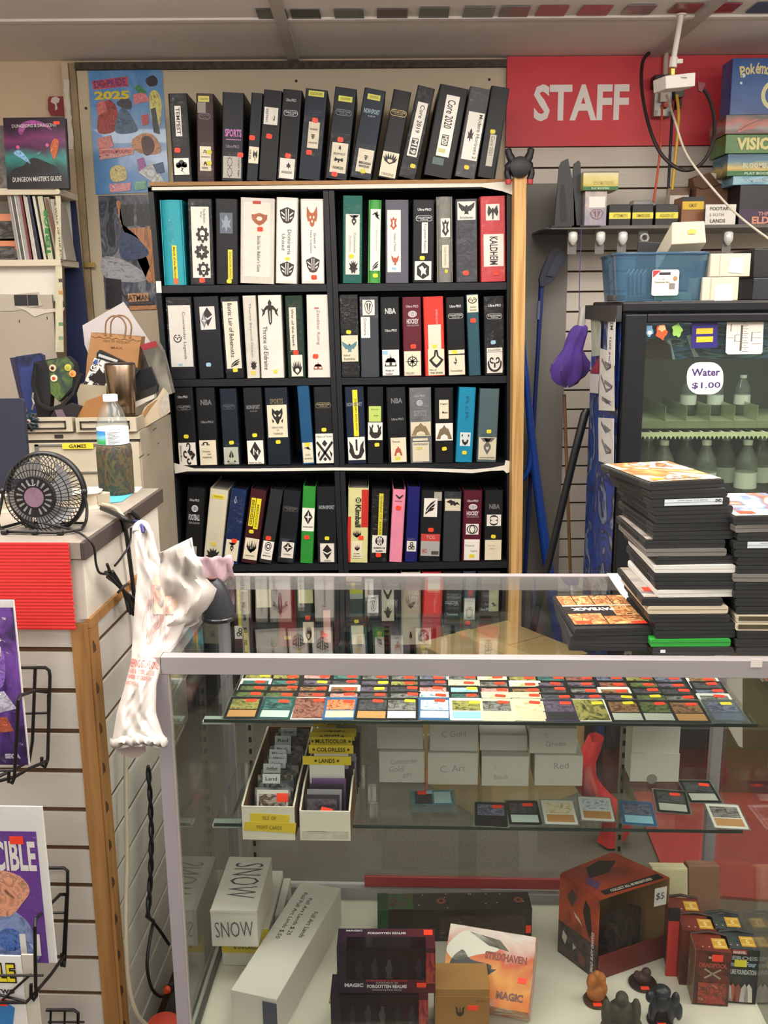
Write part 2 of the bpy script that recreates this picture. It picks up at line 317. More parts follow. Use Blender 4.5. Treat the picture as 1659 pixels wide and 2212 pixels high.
EM['arrowhead'] = ([sym([(0,1),(.35,.6),(.9,.8),(.55,0),(.9,-.4),(.4,-.7),(0,-1)])], [[(-.25,.45),(.25,.45),(.12,.0),(.3,-.3),(0,-.6),(-.3,-.3),(-.12,0)]])
EM['axis'] = ([sym([(0,1),(.5,.95),(.9,.3),(.6,-.6),(0,-1)])], [sym([(0,.85),(.42,.8),(.75,.3),(.5,-.5),(0,-.82)])], mir([[(.1,.7),(.5,.5),(.15,-.6),(.05,-.6)]]))
EM['swirl'] = ([stroke(arc(0,-.1,.85,160,380,16), [.05]+[.12]*15+[.05]), stroke(spiral(-.35,.3,.1,.38,0,300), .09), stroke(spiral(.35,.3,.1,.38,180,-120), .09), sym([(0,0),(.12,-.1),(.1,-.6),(0,-.6)])], [])
EM['castle'] = ([sym([(0,.5),(.12,.2),(.15,-.2),(.9,-.2),(.5,.3),(.9,-.6),(.9,-.8),(0,-.8)]), *mir([[(.08,1),(.14,.3),(.04,.3)]])], mir([[(.2,-.25),(.75,-.3),(.7,-.65),(.2,-.65)]]))
EM['planes'] = ([sym([(0,-1),(.18,-.3),(.18,.2),(.35,-.1),(.42,.9),(.5,.0),(.62,-.1),(.75,.6),(.85,.0),(.95,-.1),(.6,-.6),(.3,-.75)])+[(0,-.75)], sym([(0,1),(.12,.2),(.1,-.4),(0,-.5)])], [])
EM['creature'] = ([circ(0,.35,.4), sym([(0,.2),(.5,.1),(.6,-.5),(.35,-1),(.15,-.5),(0,-.6)])], [])
def emblem(name, cx, cz, w, h, dark, paper, parent, y=-.0012):
    for i, layer in enumerate(EM[name]):
        if not layer: continue
        mb = MB()
        for p in layer: mb.flat([(cx+x*w/2, cz+z*h/2) for x, z in p], y-i*.0002)
        part('emblem', mb, dark if i % 2 == 0 else paper, parent)
# ================================================================== SETTING
YW = 3.77
carpet = mat('49443d', .95, var=.28, scale=160, bump=.6)
struct('floor', MB().box(-2.4, 2.7, -1.9, YW+.05, -.05, 0), carpet)
ceilm = mat('dcd5cf', .8, var=.03, scale=3)
ce = struct('ceiling', MB().box(-2.4, 2.7, -1.9, YW+.05, 2.425, 2.48), ceilm)
seam = PZ(829, 40, 2.41).y
xb = [-2.4, -1.48, -.265, 1.06, 2.28, 2.7]; yb_ = [-1.9, -.4, .8, 2.0, seam, YW]
for i in range(5):
    for j in range(5):
        part('ceiling_panel', MB().box(xb[i]+.004, xb[i+1]-.004, yb_[j]+.004, yb_[j+1]-.004, 2.412, 2.424), ceilm, ce)
tb = mat('b3aaa4', .6)
for k, x in enumerate(xb[1:5]): struct('trim_%d' % (k+1), MB().box(x-.02, x+.02, -1.9, YW, 2.402, 2.412), tb)
struct('trim_5', MB().box(-2.4, 2.7, seam-.012, seam+.012, 2.405, 2.412), ceilm)
# row of coloured tags lying flat along the ceiling seam
patches = [(560,625,20,44,'4d4f49'),(632,695,22,43,'2e302e'),(724,787,21,42,'5c5f58'),(814,880,20,40,'5a4444'),(904,968,17,38,'5f645d'),(998,1064,15,37,'777670'),(1076,1138,14,36,'6f6f6a'),(1155,1218,13,34,'8a3a3e'),(1245,1310,13,33,'96323a'),(1340,1402,11,31,'807b77'),(1440,1500,8,28,'8a4a48'),(1516,1580,7,27,'963c40'),(1610,1672,6,28,'2e3a5a')]
ordn = ['first','second','third','fourth','fifth','sixth','seventh','eighth','ninth','tenth','eleventh','twelfth','thirteenth','fourteenth','fifteenth','sixteenth','seventeenth','eighteenth','nineteenth','twentieth','twenty-first']
for k, (a, b, v0, v1, c) in enumerate(patches):
    p = [PZ(a, v1, 2.408), PZ(b, v1, 2.408)]; sk = (829-(a+b)/2)*.035
    q = [PZ(b-sk*1.0, v0, 2.408), PZ(a-sk*1.0, v0, 2.408)]
    o = sum((x for x in p+q), Vector())/4; z = [x-o for x in p+q]
    single('ceiling_patch', MB().hexa([x+Vector((0,0,-.001)) for x in z]+[x+Vector((0,0,.001)) for x in z]), mat(c, .3, var=.15, scale=20),
           'flat coloured patch on the ceiling seam, %s from the left' % ordn[k], 'tag', o, group='tags along the ceiling seam')
# back wall: cream board on the left, white slat boards on the right
wb = struct('wall_back', MB().box(-2.4, 2.7, YW+.002, YW+.08, 0, 2.44), mat('d8c2a4', .8, var=.03, scale=4))
xs = PY(1092, 200, YW).x; xl = PY(178, 300, YW).x
cream = mat('cfc1a6', .7, var=.03, scale=3)
pn = part('wall_board', MB().box(xl, xs, YW-.012, YW+.001, .3, 2.385), cream, wb)
sm = mat('2a2320', .6)
for u, v in ((186,234),(183,430),(640,175),(1060,144),(1057,172)):
    p = PY(u, v, YW-.013); part('screw', MB().lathe([(.005,0),(.005,-.002),(0,-.003)], 8, p, 'y'), sm, wb)
x0, x1 = PY(160, 300, YW).x, PY(208, 300, YW).x
part('wall_trim', MB().box(xl-.05, xl-.026, YW-.03, YW, .3, 2.40), mat('cdbb9f', .7, var=.04), wb, 'cream trim board with torn white edge')
part('wall_trim', MB().box(xl-.024, xl-.002, YW-.02, YW, .3, 2.40), mat('a5916f', .8, var=.15, scale=18), wb)
tz = MB(); pts = []
for k in range(14):
    z = 2.34-.24*k/13; pts.append((xl-.028-(.012+.012*rng.random()), z))
tz.prism([(xl-.022-.008*rng.random(), 2.34-.24*k/13) for k in range(14)]+pts[::-1], YW-.034, YW-.031)
part('torn_plaster', tz, mat('d9d2c4', .9), wb)
part('latch_plate', MB().box(*[PY(184, 574, YW-.03).x, PY(206, 574, YW-.03).x], YW-.036, YW-.031, PY(190, 578, YW).z, PY(190, 568, YW).z), mat('c9a860', .4, .6), wb)
# dark gap under the ceiling and the slat boards
struct('trim_6', MB().box(xl, xs, YW-.03, YW-.013, 2.375, 2.40), mat('4c443c', .9, var=.4, scale=60))
zs0 = PY(1215, 1203, YW-.02).z
pitch = .0762*1.0
slat = mat('c9c0b4', .5, var=.03, scale=4); groove = mat('4a3627', .8)
zt = PY(1215, 640+100/2.968, YW-.02).z; zb2 = PY(1205, 640+1672/2.968, YW-.02).z
pitch = (zt-zb2)/13
part('slat_backing', MB().box(xs, 2.7, YW-.008, YW+.001, 0, 2.12), groove, wb)
sme = None
for k in range(-40, 20):
    z0 = zt+pitch*k
    if z0 < .02 or z0 > 2.1: continue
    if sme is None: sme = mesh_of('slat', MB().box(xs, 2.7, YW-.022, YW-.008, 0, pitch-.007), slat)
    part('slat', sme, None, wb, loc=(0, 0, z0+.0035))
struct('wall_left', MB().box(-2.45, -2.4, -1.9, YW+.05, 0, 2.41), mat('cfc2ad', .8))
struct('wall_right', MB().box(2.7, 2.75, -1.9, YW+.05, 0, 2.41), mat('cfc7ba', .8))
# red sign
ys = YW-.03
a = PY(1096, 122, ys); b = PY(1096, 317, ys)
sg = thing('wall_sign', 'long red sign board with white letters STAFF under the ceiling', 'sign', (a.x, ys, b.z))
wS, hS = 1.9, a.z-b.z
part('board', MB().box(0, wS, 0, .008, 0, hS), mat('d63c46', .5, var=.04, scale=5), sg)
c0 = PY(1152, 262, ys); c1 = PY(1360, 181, ys)
text('STAFF', c1.x-c0.x, c1.z-c0.z, mat('efe9e5', .5), sg, (c0.x+c1.x)/2-a.x, (c0.z+c1.z)/2-b.z, bold=.03)
c0 = PY(1564, 258, ys); c1 = PY(1577, 178, ys)
part('lettering', MB().box(c0.x-a.x, c0.x-a.x+.012, -.001, 0, c0.z-b.z, c1.z-b.z-.01), mat('dcd6d2', .5), sg)
# grey board behind the poles
a = PY(1138, 397, YW-.03); b = PY(1231, 397, YW-.03)
single('grey_board', MB().box(0, b.x-a.x, -.006, .006, 0, a.z), mat('7e7a74', .6, var=.03, scale=3), 'tall flat grey board standing against the slat wall', 'panel', (a.x, YW-.03, 0))
# ================================================================== BOOKCASES
YB = 3.41
blk = mat('17181b', .45, var=.08, scale=20); edge = mat('1f2125', .4, spec=.35)
ZR = [1.943, 1.6005, 1.2749, .9607, .5876, .262]
def shx(x, z): return x+(1.24-z)*.019
def bcase(xa, xb2, label):
    t = thing('bookcase', label, 'bookcase', (xa, YB, 0), group='black bookcases side by side')
    def sl(x0, x1):
        return MB().hexa([(shx(x, z)-xa, y, z) for z in (0, ZR[0]-.018) for x, y in ((x0, 0), (x1, 0), (x1, .33), (x0, .33))])
    part('side_panel', sl(xa, xa+.018), edge, t); part('side_panel', sl(xb2-.018, xb2), edge, t)
    for i, z in enumerate(ZR[1:]+[.06]):
        part('shelf', MB().box(shx(xa, z)+.019-xa, shx(xb2, z)-.019-xa, .003, .32, z-.026, z-.001), edge, t)
    z = ZR[0]-.015
    part('top_panel', MB().box(shx(xa, z)-xa, shx(xb2, z)-xa, 0, .33, z-.016, z), edge, t)
    part('back_panel', MB().hexa([(shx(x, zz)-xa, y, zz) for zz in (0, ZR[0]-.032) for x, y in ((xa+.002, .322), (xb2-.002, .322), (xb2-.002, .329), (xa+.002, .329))]), blk, t)
XA = PY(336, 620, YB).x; XM = PY(718, 620, YB).x; XE = PY(1106, 620, YB).x
XA += (1.595-1.24)*.019; XM += (1.595-1.24)*.019; XE += (1.595-1.24)*.019
bcase(XA, XM-.001, 'left black bookcase full of ring binders'); bcase(XM+.001, XE, 'right black bookcase full of ring binders')
single('cardboard_sheet', MB().box(XA-.005, XE+.01, YB-.01, YB+.33, 0, .0125), mat('a17a52', .8, var=.08), 'flat brown board lying on top of the bookcases', 'board', (0, 0, ZR[0]-.0135))
def strip(label, pts_top, pts_bot, Y):
    P = [PY(u, v, Y) for u, v in pts_top]+[PY(u, v, Y) for u, v in pts_bot[::-1]]; o = P[0]
    return single('paper_strip', MB().prism([(p.x-o.x, p.z-o.z) for p in P], -.001, .001), mat('e4ded2', .7, var=.04), label, 'paper strip', o, group='white paper edge strips')
strip('thin white paper strip along the front of the bookcase top', [(328,404),(520,402),(720,399),(900,397),(1040,396),(1085,393),(1107,392)], [(328,411),(520,409),(720,408),(900,406),(1040,404),(1085,413),(1107,421)], YB-.013)
strip('torn white paper strip hanging under the third binder row', [(376,1000),(420,1012),(560,1012),(720,1010),(900,1011),(1020,1014),(1060,1011),(1090,1005),(1092,994),(1101,996)], [(378,1023),(405,1018),(560,1018),(720,1016),(900,1017),(1020,1022),(1060,1017),(1088,1016),(1094,1022),(1100,1020)], YB-.006)
a = PY(343, 620, YB-.004)
single('white_tag', MB().box(-.009, .009, -.001, .001, -.02, .02), mat('e6e4de', .6), 'small white tag taped to the left bookcase edge', 'tag', a)
# ------------------------------------------------------------------ binders
PAP, CRM, INK, YEL, ORG, BLU = 'eee9df', 'e4dbc0', '231f20', 'e3d534', 'ff4326', '9cc4dc'
SIL = 'b9bcc0'
def mpaper(c): return mat(c, .35, coat=.25) if c in (PAP, CRM) else mat(c, .45)
pocket = glass('fafafa', .1, 1.36, 0, 'ffffff', .02)
def items_on(root, w, h, items, y0=-.0006):
    """print and stickers on an upright face w wide, h high; fractions from the left and from the top"""
    X = lambda f: (f-.5)*w
    Z = lambda f: h*(1-f)
    yb0 = y0
    for n_, it in enumerate(items):
        k = it[0]; y0 = yb0-.00022*n_
        if k == 'L':
            _, a, b, c, d, col = it
            part('paper_label', MB().box(X(a), X(c), y0-.0004, .0002, Z(d), Z(b)), mpaper(col), root)
        elif k == 't':
            _, s, a, b, c, d, deg, col = it[:8]
            ww, hh = (X(c)-X(a)), (Z(b)-Z(d))
            if deg in (90, -90): ww, hh = hh, ww
            text(s, ww, hh, mat(col, .5), root, (X(a)+X(c))/2, (Z(b)+Z(d))/2, y0-.0008, deg, it[8] if len(it) > 8 else .015)
        elif k == 'e':
            _, nm, a, b, c, d, dk, pp = it
            emblem(nm, (X(a)+X(c))/2, (Z(b)+Z(d))/2, X(c)-X(a), Z(b)-Z(d), mat(dk, .5), mat(pp, .5), root, y0-.0008)
        elif k in 'syb':
            c = {'s': ORG, 'y': YEL, 'b': BLU}[k]; cx, cz = X(it[1]), Z(it[2]); an = R(rng.uniform(-9, 9)); s = .85 if k == 's' else .75
            pl = [rot2(p, an) for p in rrect(-.0115*s, .0115*s, -.009*s, .009*s, .003, 1)]
            part('price_sticker', MB().prism([(cx+p[0], cz+p[1]) for p in pl], y0-.0016, y0-.0002), mat(c, .5), root)
        elif k == 'p':
            _, a, b, c, d = it
            part('clear_pocket', MB().quad((X(a), y0-.0048, Z(d)), (X(c), y0-.0048, Z(d)), (X(c), y0-.0048, Z(b)), (X(a), y0-.0048, Z(b))), pocket, root)
def UP(y, c=SIL, x0=.2, x1=.72): return ('t', 'Ultra·PRO', x0, y, x1, y+.032, 0, c, .02)
def COL(y, c=SIL, x0=.12, x1=.85): return ('C', x0, y, x1, y+.065, c)
def NBA(y, c=SIL): return ('t', 'NBA', .24, y, .82, y+.07, 0, c, .03)
def binder(px, zrow, col, label, items, group, kind='', var=.06, depth=.27):
    tl, tr, bl, br, yt, yb = px
    b = PY((bl+br)/2, yb, YB+.004); t = PY((tl+tr)/2, yt, YB+.004)
    w = (PY(br, yb, YB).x-PY(bl, yb, YB).x)*.955; dz = min(.297, t.z-zrow); lean = math.atan2((t.x-b.x)*dz/max(.1, b.z*0+t.z-zrow), dz)
    h = dz/math.cos(lean)-w*.5*abs(math.sin(lean))
    root = thing('ring_binder', label, 'binder', (b.x, YB+.006, zrow+.0008+w/2*abs(math.sin(lean))), group=group, rot=(0, lean, 0))
    m = mat(col, .42, var=var, scale=14, bump=.15, spec=.3)
    if 'r' in kind:
        pr = [(-w/2, .02)]+[(-w/2*math.cos(R(a)), .02-.02*math.sin(R(a))) for a in range(15, 180, 15)]+[(w/2, .02)]
        part('spine', MB().prism(pr, 0, h, 'z'), m, root, smooth=40)
    else:
        part('spine', MB().prism([(-w/2, .006), (-w/2+.002, .001), (-w/2+.006, 0), (w/2-.006, 0), (w/2-.002, .001), (w/2, .006)], 0, h, 'z'), m, root)
    for s in (-1, 1):
        x = s*(w/2-.0016)
        part('cover', MB().box(x-.0015, x+.0015, .0065, depth, 0, h), m, root)
    part('pages', MB().box(-w/2+.006, w/2-.006, .03, depth-.012, .006, h-.012), mat('2b2b2e' if 'w' not in kind else 'c9c4b8', .5), root)
    if 'p' in kind: items = list(items)+[('p', .04, .012, .96, .985)]
    its = []
    for it in items:
        if it[0] == 'C':   # badge: rounded frame with a word in it
            _, a, bb, c, d, cc = it
            X0, X1 = (a-.5)*w, (c-.5)*w; Z1, Z0 = h*(1-bb), h*(1-d); th = .0012
            o = rrect(X0, X1, Z0, Z1, (Z1-Z0)*.45); i2 = rrect(X0+th, X1-th, Z0+th, Z1-th, (Z1-Z0)*.4)
            part('badge', MB().ring(o, i2, -.0012), mat(cc, .35, .5), root)
            its.append(('t', "COLLECTORS", a+.07, bb+.013, c-.07, bb+.035, 0, cc, .03)); its.append(('t', 'ALBUM', a+.2, bb+.042, c-.2, bb+.054, 0, cc, .02))
        else: its.append(it)
    items_on(root, w, h, its, -.0004 if 'r' not in kind else -.0006)
    return root
K = '1b1c21'
G = 'binders standing on the bookcase top'
BT = lambda px, c, l, it, kind='': binder(px, ZR[0], c, l+', on the bookcase top', it, G, kind)
BT((356,410,373,416,202,391), '1d1e22', 'black ring binder with a storm cloud label at its foot', [('p',.1,.02,.85,.6),('L',.3,.14,.62,.48,PAP),('t','TEMPEST',.36,.16,.56,.46,90,INK),('s',.33,.64),('L',.1,.73,.88,.92,PAP),('e','cloud',.16,.745,.84,.91,'3a3634',PAP)])
BT((420,464,425,464,202,392), '3a2426', 'dark brown ring binder with yellow strip near its top', [('L',.12,.03,.75,.095,'d9cf66'),('t','COLLECTORS',.2,.05,.68,.075,0,'7a7430'),('L',.08,.10,.55,.22,'8d8a80'),('C',.15,.225,.8,.29,'6f6468'),('L',.18,.6,.82,.88,CRM),('e','omega',.35,.63,.6,.69,INK,CRM),('t','STRONGHOLD',.25,.71,.75,.73,0,INK),('e','arch',.38,.765,.6,.82,INK,CRM),('t','EXODUS',.3,.835,.65,.86,0,INK),('y',.72,.665),('y',.72,.79),('p',.05,.55,.95,.96)])
BT((479,528,477,525,200,392), '191c24', 'black ring binder lettered SPORTS in pink', [('t','SPORTS',.14,.41,.92,.5,0,'c77bbd',.035),('t','—',.2,.525,.9,.535,0,'c77bbd'),('t','Ultra·PRO',.2,.59,.82,.625,0,'9a86a0'),('L',.08,.72,.92,.97,'b9b5ad'),('e','gears',.14,.73,.64,.96,INK,'b9b5ad'),('t',"Urza's Saga",.76,.74,.86,.95,90,INK),('s',.88,.7),('p',.03,.68,.97,.98)])
BT((541,570,531,557,201,391), '1a1d24', 'thin black binder with a hammer emblem label', [('s',.3,.51),('L',.1,.61,.95,.8,CRM),('e','axe',.45,.64,.85,.77,INK,CRM),('t','URZA',.15,.65,.3,.76,90,INK)])
BT((573,607,557,598,195,390), '17181c', 'black binder with small white label high on its spine', [('L',.1,.19,.85,.38,PAP),('e','pyramid',.55,.26,.75,.34,INK,PAP),('t','DESTINY',.2,.21,.32,.36,90,INK),('s',.45,.51),('p',.08,.17,.9,.43)])
BT((608,657,597,640,194,388), '15161a', 'black binder with silver badge and a gem label at its foot', [UP(.1),COL(.225),('L',.1,.76,.88,.985,PAP),('e','rune',.42,.8,.7,.88,INK,PAP),('t','INVASION',.22,.9,.75,.93,0,INK),('s',.5,.73),('p',.02,.7,.97,.99)])
BT((661,708,643,692,193,386), '1a2331', 'navy binder with a long cream label held in clear tape', [('L',.15,.02,.85,.08,'d8d75a'),('t','COLLECTORS SERIES',.22,.035,.78,.065,0,'77762a'),('C',.2,.23,.85,.29,'3c4656'),('L',.28,.36,.78,.65,CRM),('t','PLANESHIFT',.35,.43,.7,.45,0,INK),('e','mask',.42,.49,.6,.55,INK,CRM),('t','APOCALYPSE',.34,.58,.72,.6,0,INK),('s',.55,.34),('s',.4,.7),('p',.08,.3,.95,.74)])
BT((724,772,702,750,190,388), '1b1f28', 'black binder with a white label of two axe emblems', [('L',.2,.09,.85,.15,'d8d75a'),('t','COLLECTORS',.3,.105,.75,.13,0,'77762a'),COL(.235,'7f848c',.14,.88),('L',.15,.6,.9,.93,CRM),('e','creature',.42,.62,.62,.68,INK,CRM),('t','PROPHECY',.25,.71,.8,.735,0,INK),('e','axe',.3,.76,.75,.82,INK,CRM),('t','NEMESIS',.28,.86,.78,.89,0,INK),('s',.5,.565),('s',.4,.95),('p',.05,.5,.97,.97)])
BT((785,838,755,803,193,387), '1b2434', 'navy binder with pale blue lettering and yellow top strip', [('L',.2,.06,.8,.12,'d8d75a'),('t','COLLECTION',.3,.075,.7,.1,0,'77762a'),('t','NON·SPORT',.14,.22,.88,.275,0,'8fa7b3',.04),('t','ALBUM',.35,.29,.7,.31,0,'8fa7b3'),('L',.2,.67,.93,.93,CRM),('e','mask',.5,.73,.68,.79,INK,CRM),('t','MERCADIAN',.3,.81,.86,.84,0,INK,.03),('t','MASQUES',.32,.85,.82,.88,0,INK,.03),('y',.55,.92),('p',.05,.62,.98,.985)])
BT((848,893,815,855,196,387), '16171b', 'black binder with a flame label at its foot', [('C',.05,.22,.95,.29,'b9a06c'),('L',.05,.7,.97,.985,CRM),('e','crown',.1,.705,.92,.84,INK,CRM),('t','ORIGINS',.16,.94,.86,.97,0,'6d6558')])
BT((898,947,859,898,188,388), '17181d', 'shiny black binder with a large M19 mark on its white strip', [('L',.22,.17,.8,.76,PAP),('t','Core 2019',.4,.2,.66,.5,90,INK,.01),('L',.33,.56,.72,.74,INK),('t','M19',.36,.57,.69,.73,90,PAP,.04),('y',.7,.86),('p',.03,.02,.97,.98)])
BT((954,1012,913,977,186,388), '1a1b1f', 'wide black binder with a torn long white strip', [('L',.36,.19,.66,.54,CRM),('L',.3,.1,.76,.77,PAP),('t','Core 2020',.38,.15,.66,.46,90,INK,.01),('L',.4,.53,.64,.65,'55524e'),('t','M20',.42,.54,.62,.64,90,PAP,.04),('L',.22,.79,.62,.87,'54686a'),('L',.35,.685,.6,.73,'d9d08f')])
BT((1016,1062,981,1027,190,388), '4a4a4d', 'grey black binder lettered Modern Horizons 2', [('L',.15,.27,.93,.8,PAP),('t','Modern Horizons 2',.68,.29,.86,.78,90,INK,.005),('e','rune',.24,.44,.58,.61,INK,PAP),('y',.5,.885),('p',.05,.02,.95,.98)])
BT((1063,1102,1030,1071,188,387), '1c1d21', 'rightmost black binder with a narrow grey handwritten label', [('y',.45,.49),('L',.35,.52,.7,.87,'c9c5b6'),('t','Core 2021',.42,.54,.62,.75,90,'55524c',.0)])
G = 'binders on the upper shelf'
B1 = lambda px, c, l, it, kind='': binder(px, ZR[1], c, l, it, G, kind)
B1((341,394,353,402,432,607), '2f9fae', 'turquoise round-backed binder with a tall yellow label', [('L',.45,.53,.66,.93,'e6cf2c'),('t','March of the Machine',.5,.55,.6,.92,90,'5a4a10'),('L',.46,.92,.66,.99,'f0662e'),('p',.36,.2,.62,.53)], 'r')
B1((403,459,410,464,430,612), '202126', 'black binder with white label of three gear emblems', [('L',.12,.09,.86,.92,PAP),('t','The Brothers',.62,.11,.72,.28,90,INK,.0),('t','War',.5,.14,.58,.22,90,INK,.0),('e','gearskull',.3,.31,.84,.51,'2e2422',PAP),('e','gear',.22,.52,.82,.71,'2e2422',PAP),('e','gearskull',.3,.73,.84,.91,'2e2422',PAP),('s',.5,.95),('p',.02,.01,.98,.99)])
B1((461,516,466,515,430,612), '1d1e23', 'black binder with a crumpled film patch and yellow strip', [('L',.2,.16,.78,.4,'5c6673'),('e','rune',.24,.17,.74,.39,'8f9cab','5c6673'),('L',.55,.59,.76,.94,'ddd044'),('t','DOCTOR WHO',.61,.62,.7,.92,90,'77701c'),('y',.6,.965)])
B1((520,593,517,593,428,616), 'd9d4ca', 'wide white binder with a brown shield emblem', [('L',.1,.05,.88,.92,'e7e2d6'),('L',.36,.035,.6,.07,'c0392b'),('e','shield',.3,.17,.82,.32,'a85c34','e7e2d6'),('s',.58,.36),('t',"Battle for Baldur's Gate",.5,.44,.6,.86,90,'3a3632',.0),('p',.02,.01,.97,.99)], 'w')
B1((597,644,594,642,427,614), 'dcd7ce', 'white binder lettered Dominaria United', [('L',.08,.03,.94,.97,PAP),('e','crest',.12,.11,.9,.3,'2e2523',PAP),('t','Dominaria',.54,.37,.72,.66,90,INK,.0),('t','United',.27,.42,.42,.61,90,INK,.0),('e','crest',.16,.74,.9,.92,'2e2523',PAP),('L',.45,.69,.65,.73,'d8cf3c')], 'w')
B1((649,699,650,702,430,610), 'dad5cd', 'white binder with an orange fox-shaped emblem', [('L',.06,.03,.95,.97,PAP),('e','fox',.2,.08,.78,.35,'b4613a',PAP),('t','Streets of',.55,.4,.66,.58,90,INK,.0),('t','New Capenna',.38,.37,.48,.64,90,INK,.0),('e','crest',.18,.68,.84,.87,'3a302c',PAP),('s',.55,.925)], 'w')
B1((739,785,739,783,423,612), '0e5f56', 'dark green binder with a white label of two beast emblems', [('L',.15,.21,.86,.9,PAP),('e','loop',.3,.22,.84,.34,INK,PAP),('t','Commander',.56,.42,.68,.66,90,'77736b',.0),('t','Bloomburrow',.34,.46,.44,.64,90,'a09c92',.0),('y',.45,.69),('e','eldrazi',.3,.73,.8,.89,INK,PAP),('p',.05,.1,.95,.98)])
B1((796,825,794,822,432,609), '4c9f4e', 'bright green round-backed binder with a dragon emblem', [('L',.15,.11,.95,.85,PAP),('e','dragonfly',.3,.13,.9,.27,'3a332f',PAP),('t','Modern Horizons',.6,.36,.72,.62,90,'9a968c',.0),('e','wing',.3,.73,.9,.85,INK,PAP),('y',.6,.91)], 'r')
B1((832,883,832,884,432,614), '5d5c69', 'slate grey binder with two orange shapes on a white label', [('L',.08,.12,.66,.87,PAP),('e','arrowhead',.18,.2,.52,.36,'b8573a',PAP),('t','Outlaws of Thunder',.36,.4,.46,.62,90,'6a655e',.0),('e','bird',.25,.66,.58,.79,'b8573a',PAP),('L',.26,.81,.46,.84,BLU)])
B1((891,940,890,938,432,614), '17181b', 'black binder with a white lettered strip and hexagon beast label', [UP(.1,'d9dadb',.22,.85),COL(.19,'d5d6d8',.14,.9),('L',.42,.27,.7,.64,PAP),('t','Forgotten Realms',.5,.29,.63,.62,90,INK,.0),('y',.45,.7),('L',.1,.74,.88,.97,PAP),('e','hexbeast',.16,.75,.82,.96,INK,PAP)])
B1((941,979,880+64,979,425,614), '85837c', 'grey film-covered binder with a black arrowhead label', [('L',.25,.25,.85,.47,PAP),('e','arrowhead',.3,.26,.8,.46,'2e2826',PAP),('L',.32,.56,.75,.83,'ddd6c2'),('t','Lost Caverns',.48,.59,.6,.8,90,'77736b',.0),('L',.5,.85,.68,.89,YEL)], 'rp')
B1((985,1030,985,1033,430,613), '43454b', 'charcoal binder with a black eagle emblem at its top', [('L',.08,.03,.92,.25,PAP),('e','bird',.12,.04,.88,.19,INK,PAP),('t','Strixhaven',.18,.205,.8,.235,0,'55514b'),('s',.45,.89),('p',.04,.01,.96,.99)])
B1((1037,1092,1038,1094,424,612), 'c8454b', 'red binder with an axe emblem and jagged black lettering', [('L',.22,.09,.76,.28,PAP),('e','axe',.27,.1,.72,.27,'2e2826',PAP),('L',.12,.44,.92,.82,PAP),('t','KALDHEIM',.36,.47,.68,.8,90,'3a302c',.02),('s',.6,.9),('p',.03,.01,.97,.99)])
G = 'binders on the second shelf'
B2 = lambda px, c, l, it, kind='': binder(px, ZR[2], c, l, it, G, kind)
B2((357,412,366,424,642,815), '202126', 'black binder with large white label lettered Commander Legends', [('L',.08,.1,.94,.85,'dedad2'),('t','Commander Legends',.58,.18,.72,.76,90,INK,.0),('e','swirl',.22,.43,.55,.55,INK,'dedad2'),('L',.36,.81,.52,.84,BLU),('p',.02,.02,.98,.86)])
B2((416,471,429,485,641,814), '1d1f25', 'black binder with a checkered film emblem label', [('L',.22,.12,.82,.4,'d6d4d0'),('e','diamond',.26,.13,.78,.36,'2e2c30','d6d4d0'),('e','star4',.24,.2,.5,.38,'77757a','d6d4d0'),('b',.42,.83)])
B2((475,515,487,528,641,814), '1b1c20', 'black binder lettered Ikoria: Lair of Behemoths', [('L',.1,.06,.92,.88,'e6e0cf'),('t','Ikoria: Lair of Behemoths',.36,.08,.6,.74,90,INK,.012),('e','wing',.3,.76,.88,.87,INK,'e6e0cf'),('y',.55,.9),('p',.02,.01,.98,.93)])
B2((521,553,533,562,639,815), 'd6d2c8', 'narrow white binder hand-lettered Theros Beyond Death', [('t','Theros Beyond Death',.4,.09,.62,.74,90,'8d8880',.0),('e','eldrazi',.3,.78,.85,.9,INK,PAP),('L',.3,.91,.7,.96,'d9cf66'),('p',.02,.01,.98,.99)], 'w')
B2((555,608,563,615,638,815), 'dfdad2', 'white binder with a black ornate sword emblem', [('e','sword',.12,.05,.88,.36,'2b2424','dfdad2'),('t','Throne of Eldraine',.16,.37,.36,.9,90,'3a3436',.0),('L',.55,.9,.72,.945,'d8cc50')], 'w')
B2((611,656,622,661,639,813), '1c3327', 'dark green binder with two white labels and a spiked crown', [('L',.2,.14,.6,.66,'e2dcce'),('t','War of the Spark',.3,.16,.46,.62,90,'3a3434',.02),('s',.5,.69),('L',.2,.72,.86,.985,'e2dcce'),('e','crown',.24,.78,.84,.97,INK,'e2dcce'),('p',.12,.06,.9,.7)])
B2((662,711,664,716,637,813), 'dcd7cf', 'white binder with faded red lettering and a small red castle', [('t','Zendikar Rising',.4,.18,.56,.6,90,'a07866',.0),('L',.34,.15,.52,.17,'b8655c'),('s',.35,.74),('e','castle',.24,.8,.66,.91,'a8482e','dcd7cf')], 'w')
B2((732,773,737,779,637,812), '1b1c1e', 'black film-covered binder with a blue crown emblem label', [('y',.45,.45),('L',.05,.49,.93,.81,CRM),('e','bird',.08,.56,.88,.7,'5d8791',CRM),('t','Guilds of',.12,.72,.5,.745,0,'77736b'),('t','Ravnica',.16,.76,.75,.79,0,'77736b'),('p',.02,.01,.98,.98)])
B2((777,816,779,821,641,821), '3d4149', 'slate binder with a grey oval emblem above a white name strip', [('L',.16,.04,.8,.23,PAP),('e','axis',.22,.05,.74,.22,'55524e',PAP),('L',.06,.25,.54,.51,PAP),('t','Dominaria',.2,.27,.36,.48,90,'55524e',.0),('p',.02,.01,.98,.26)])
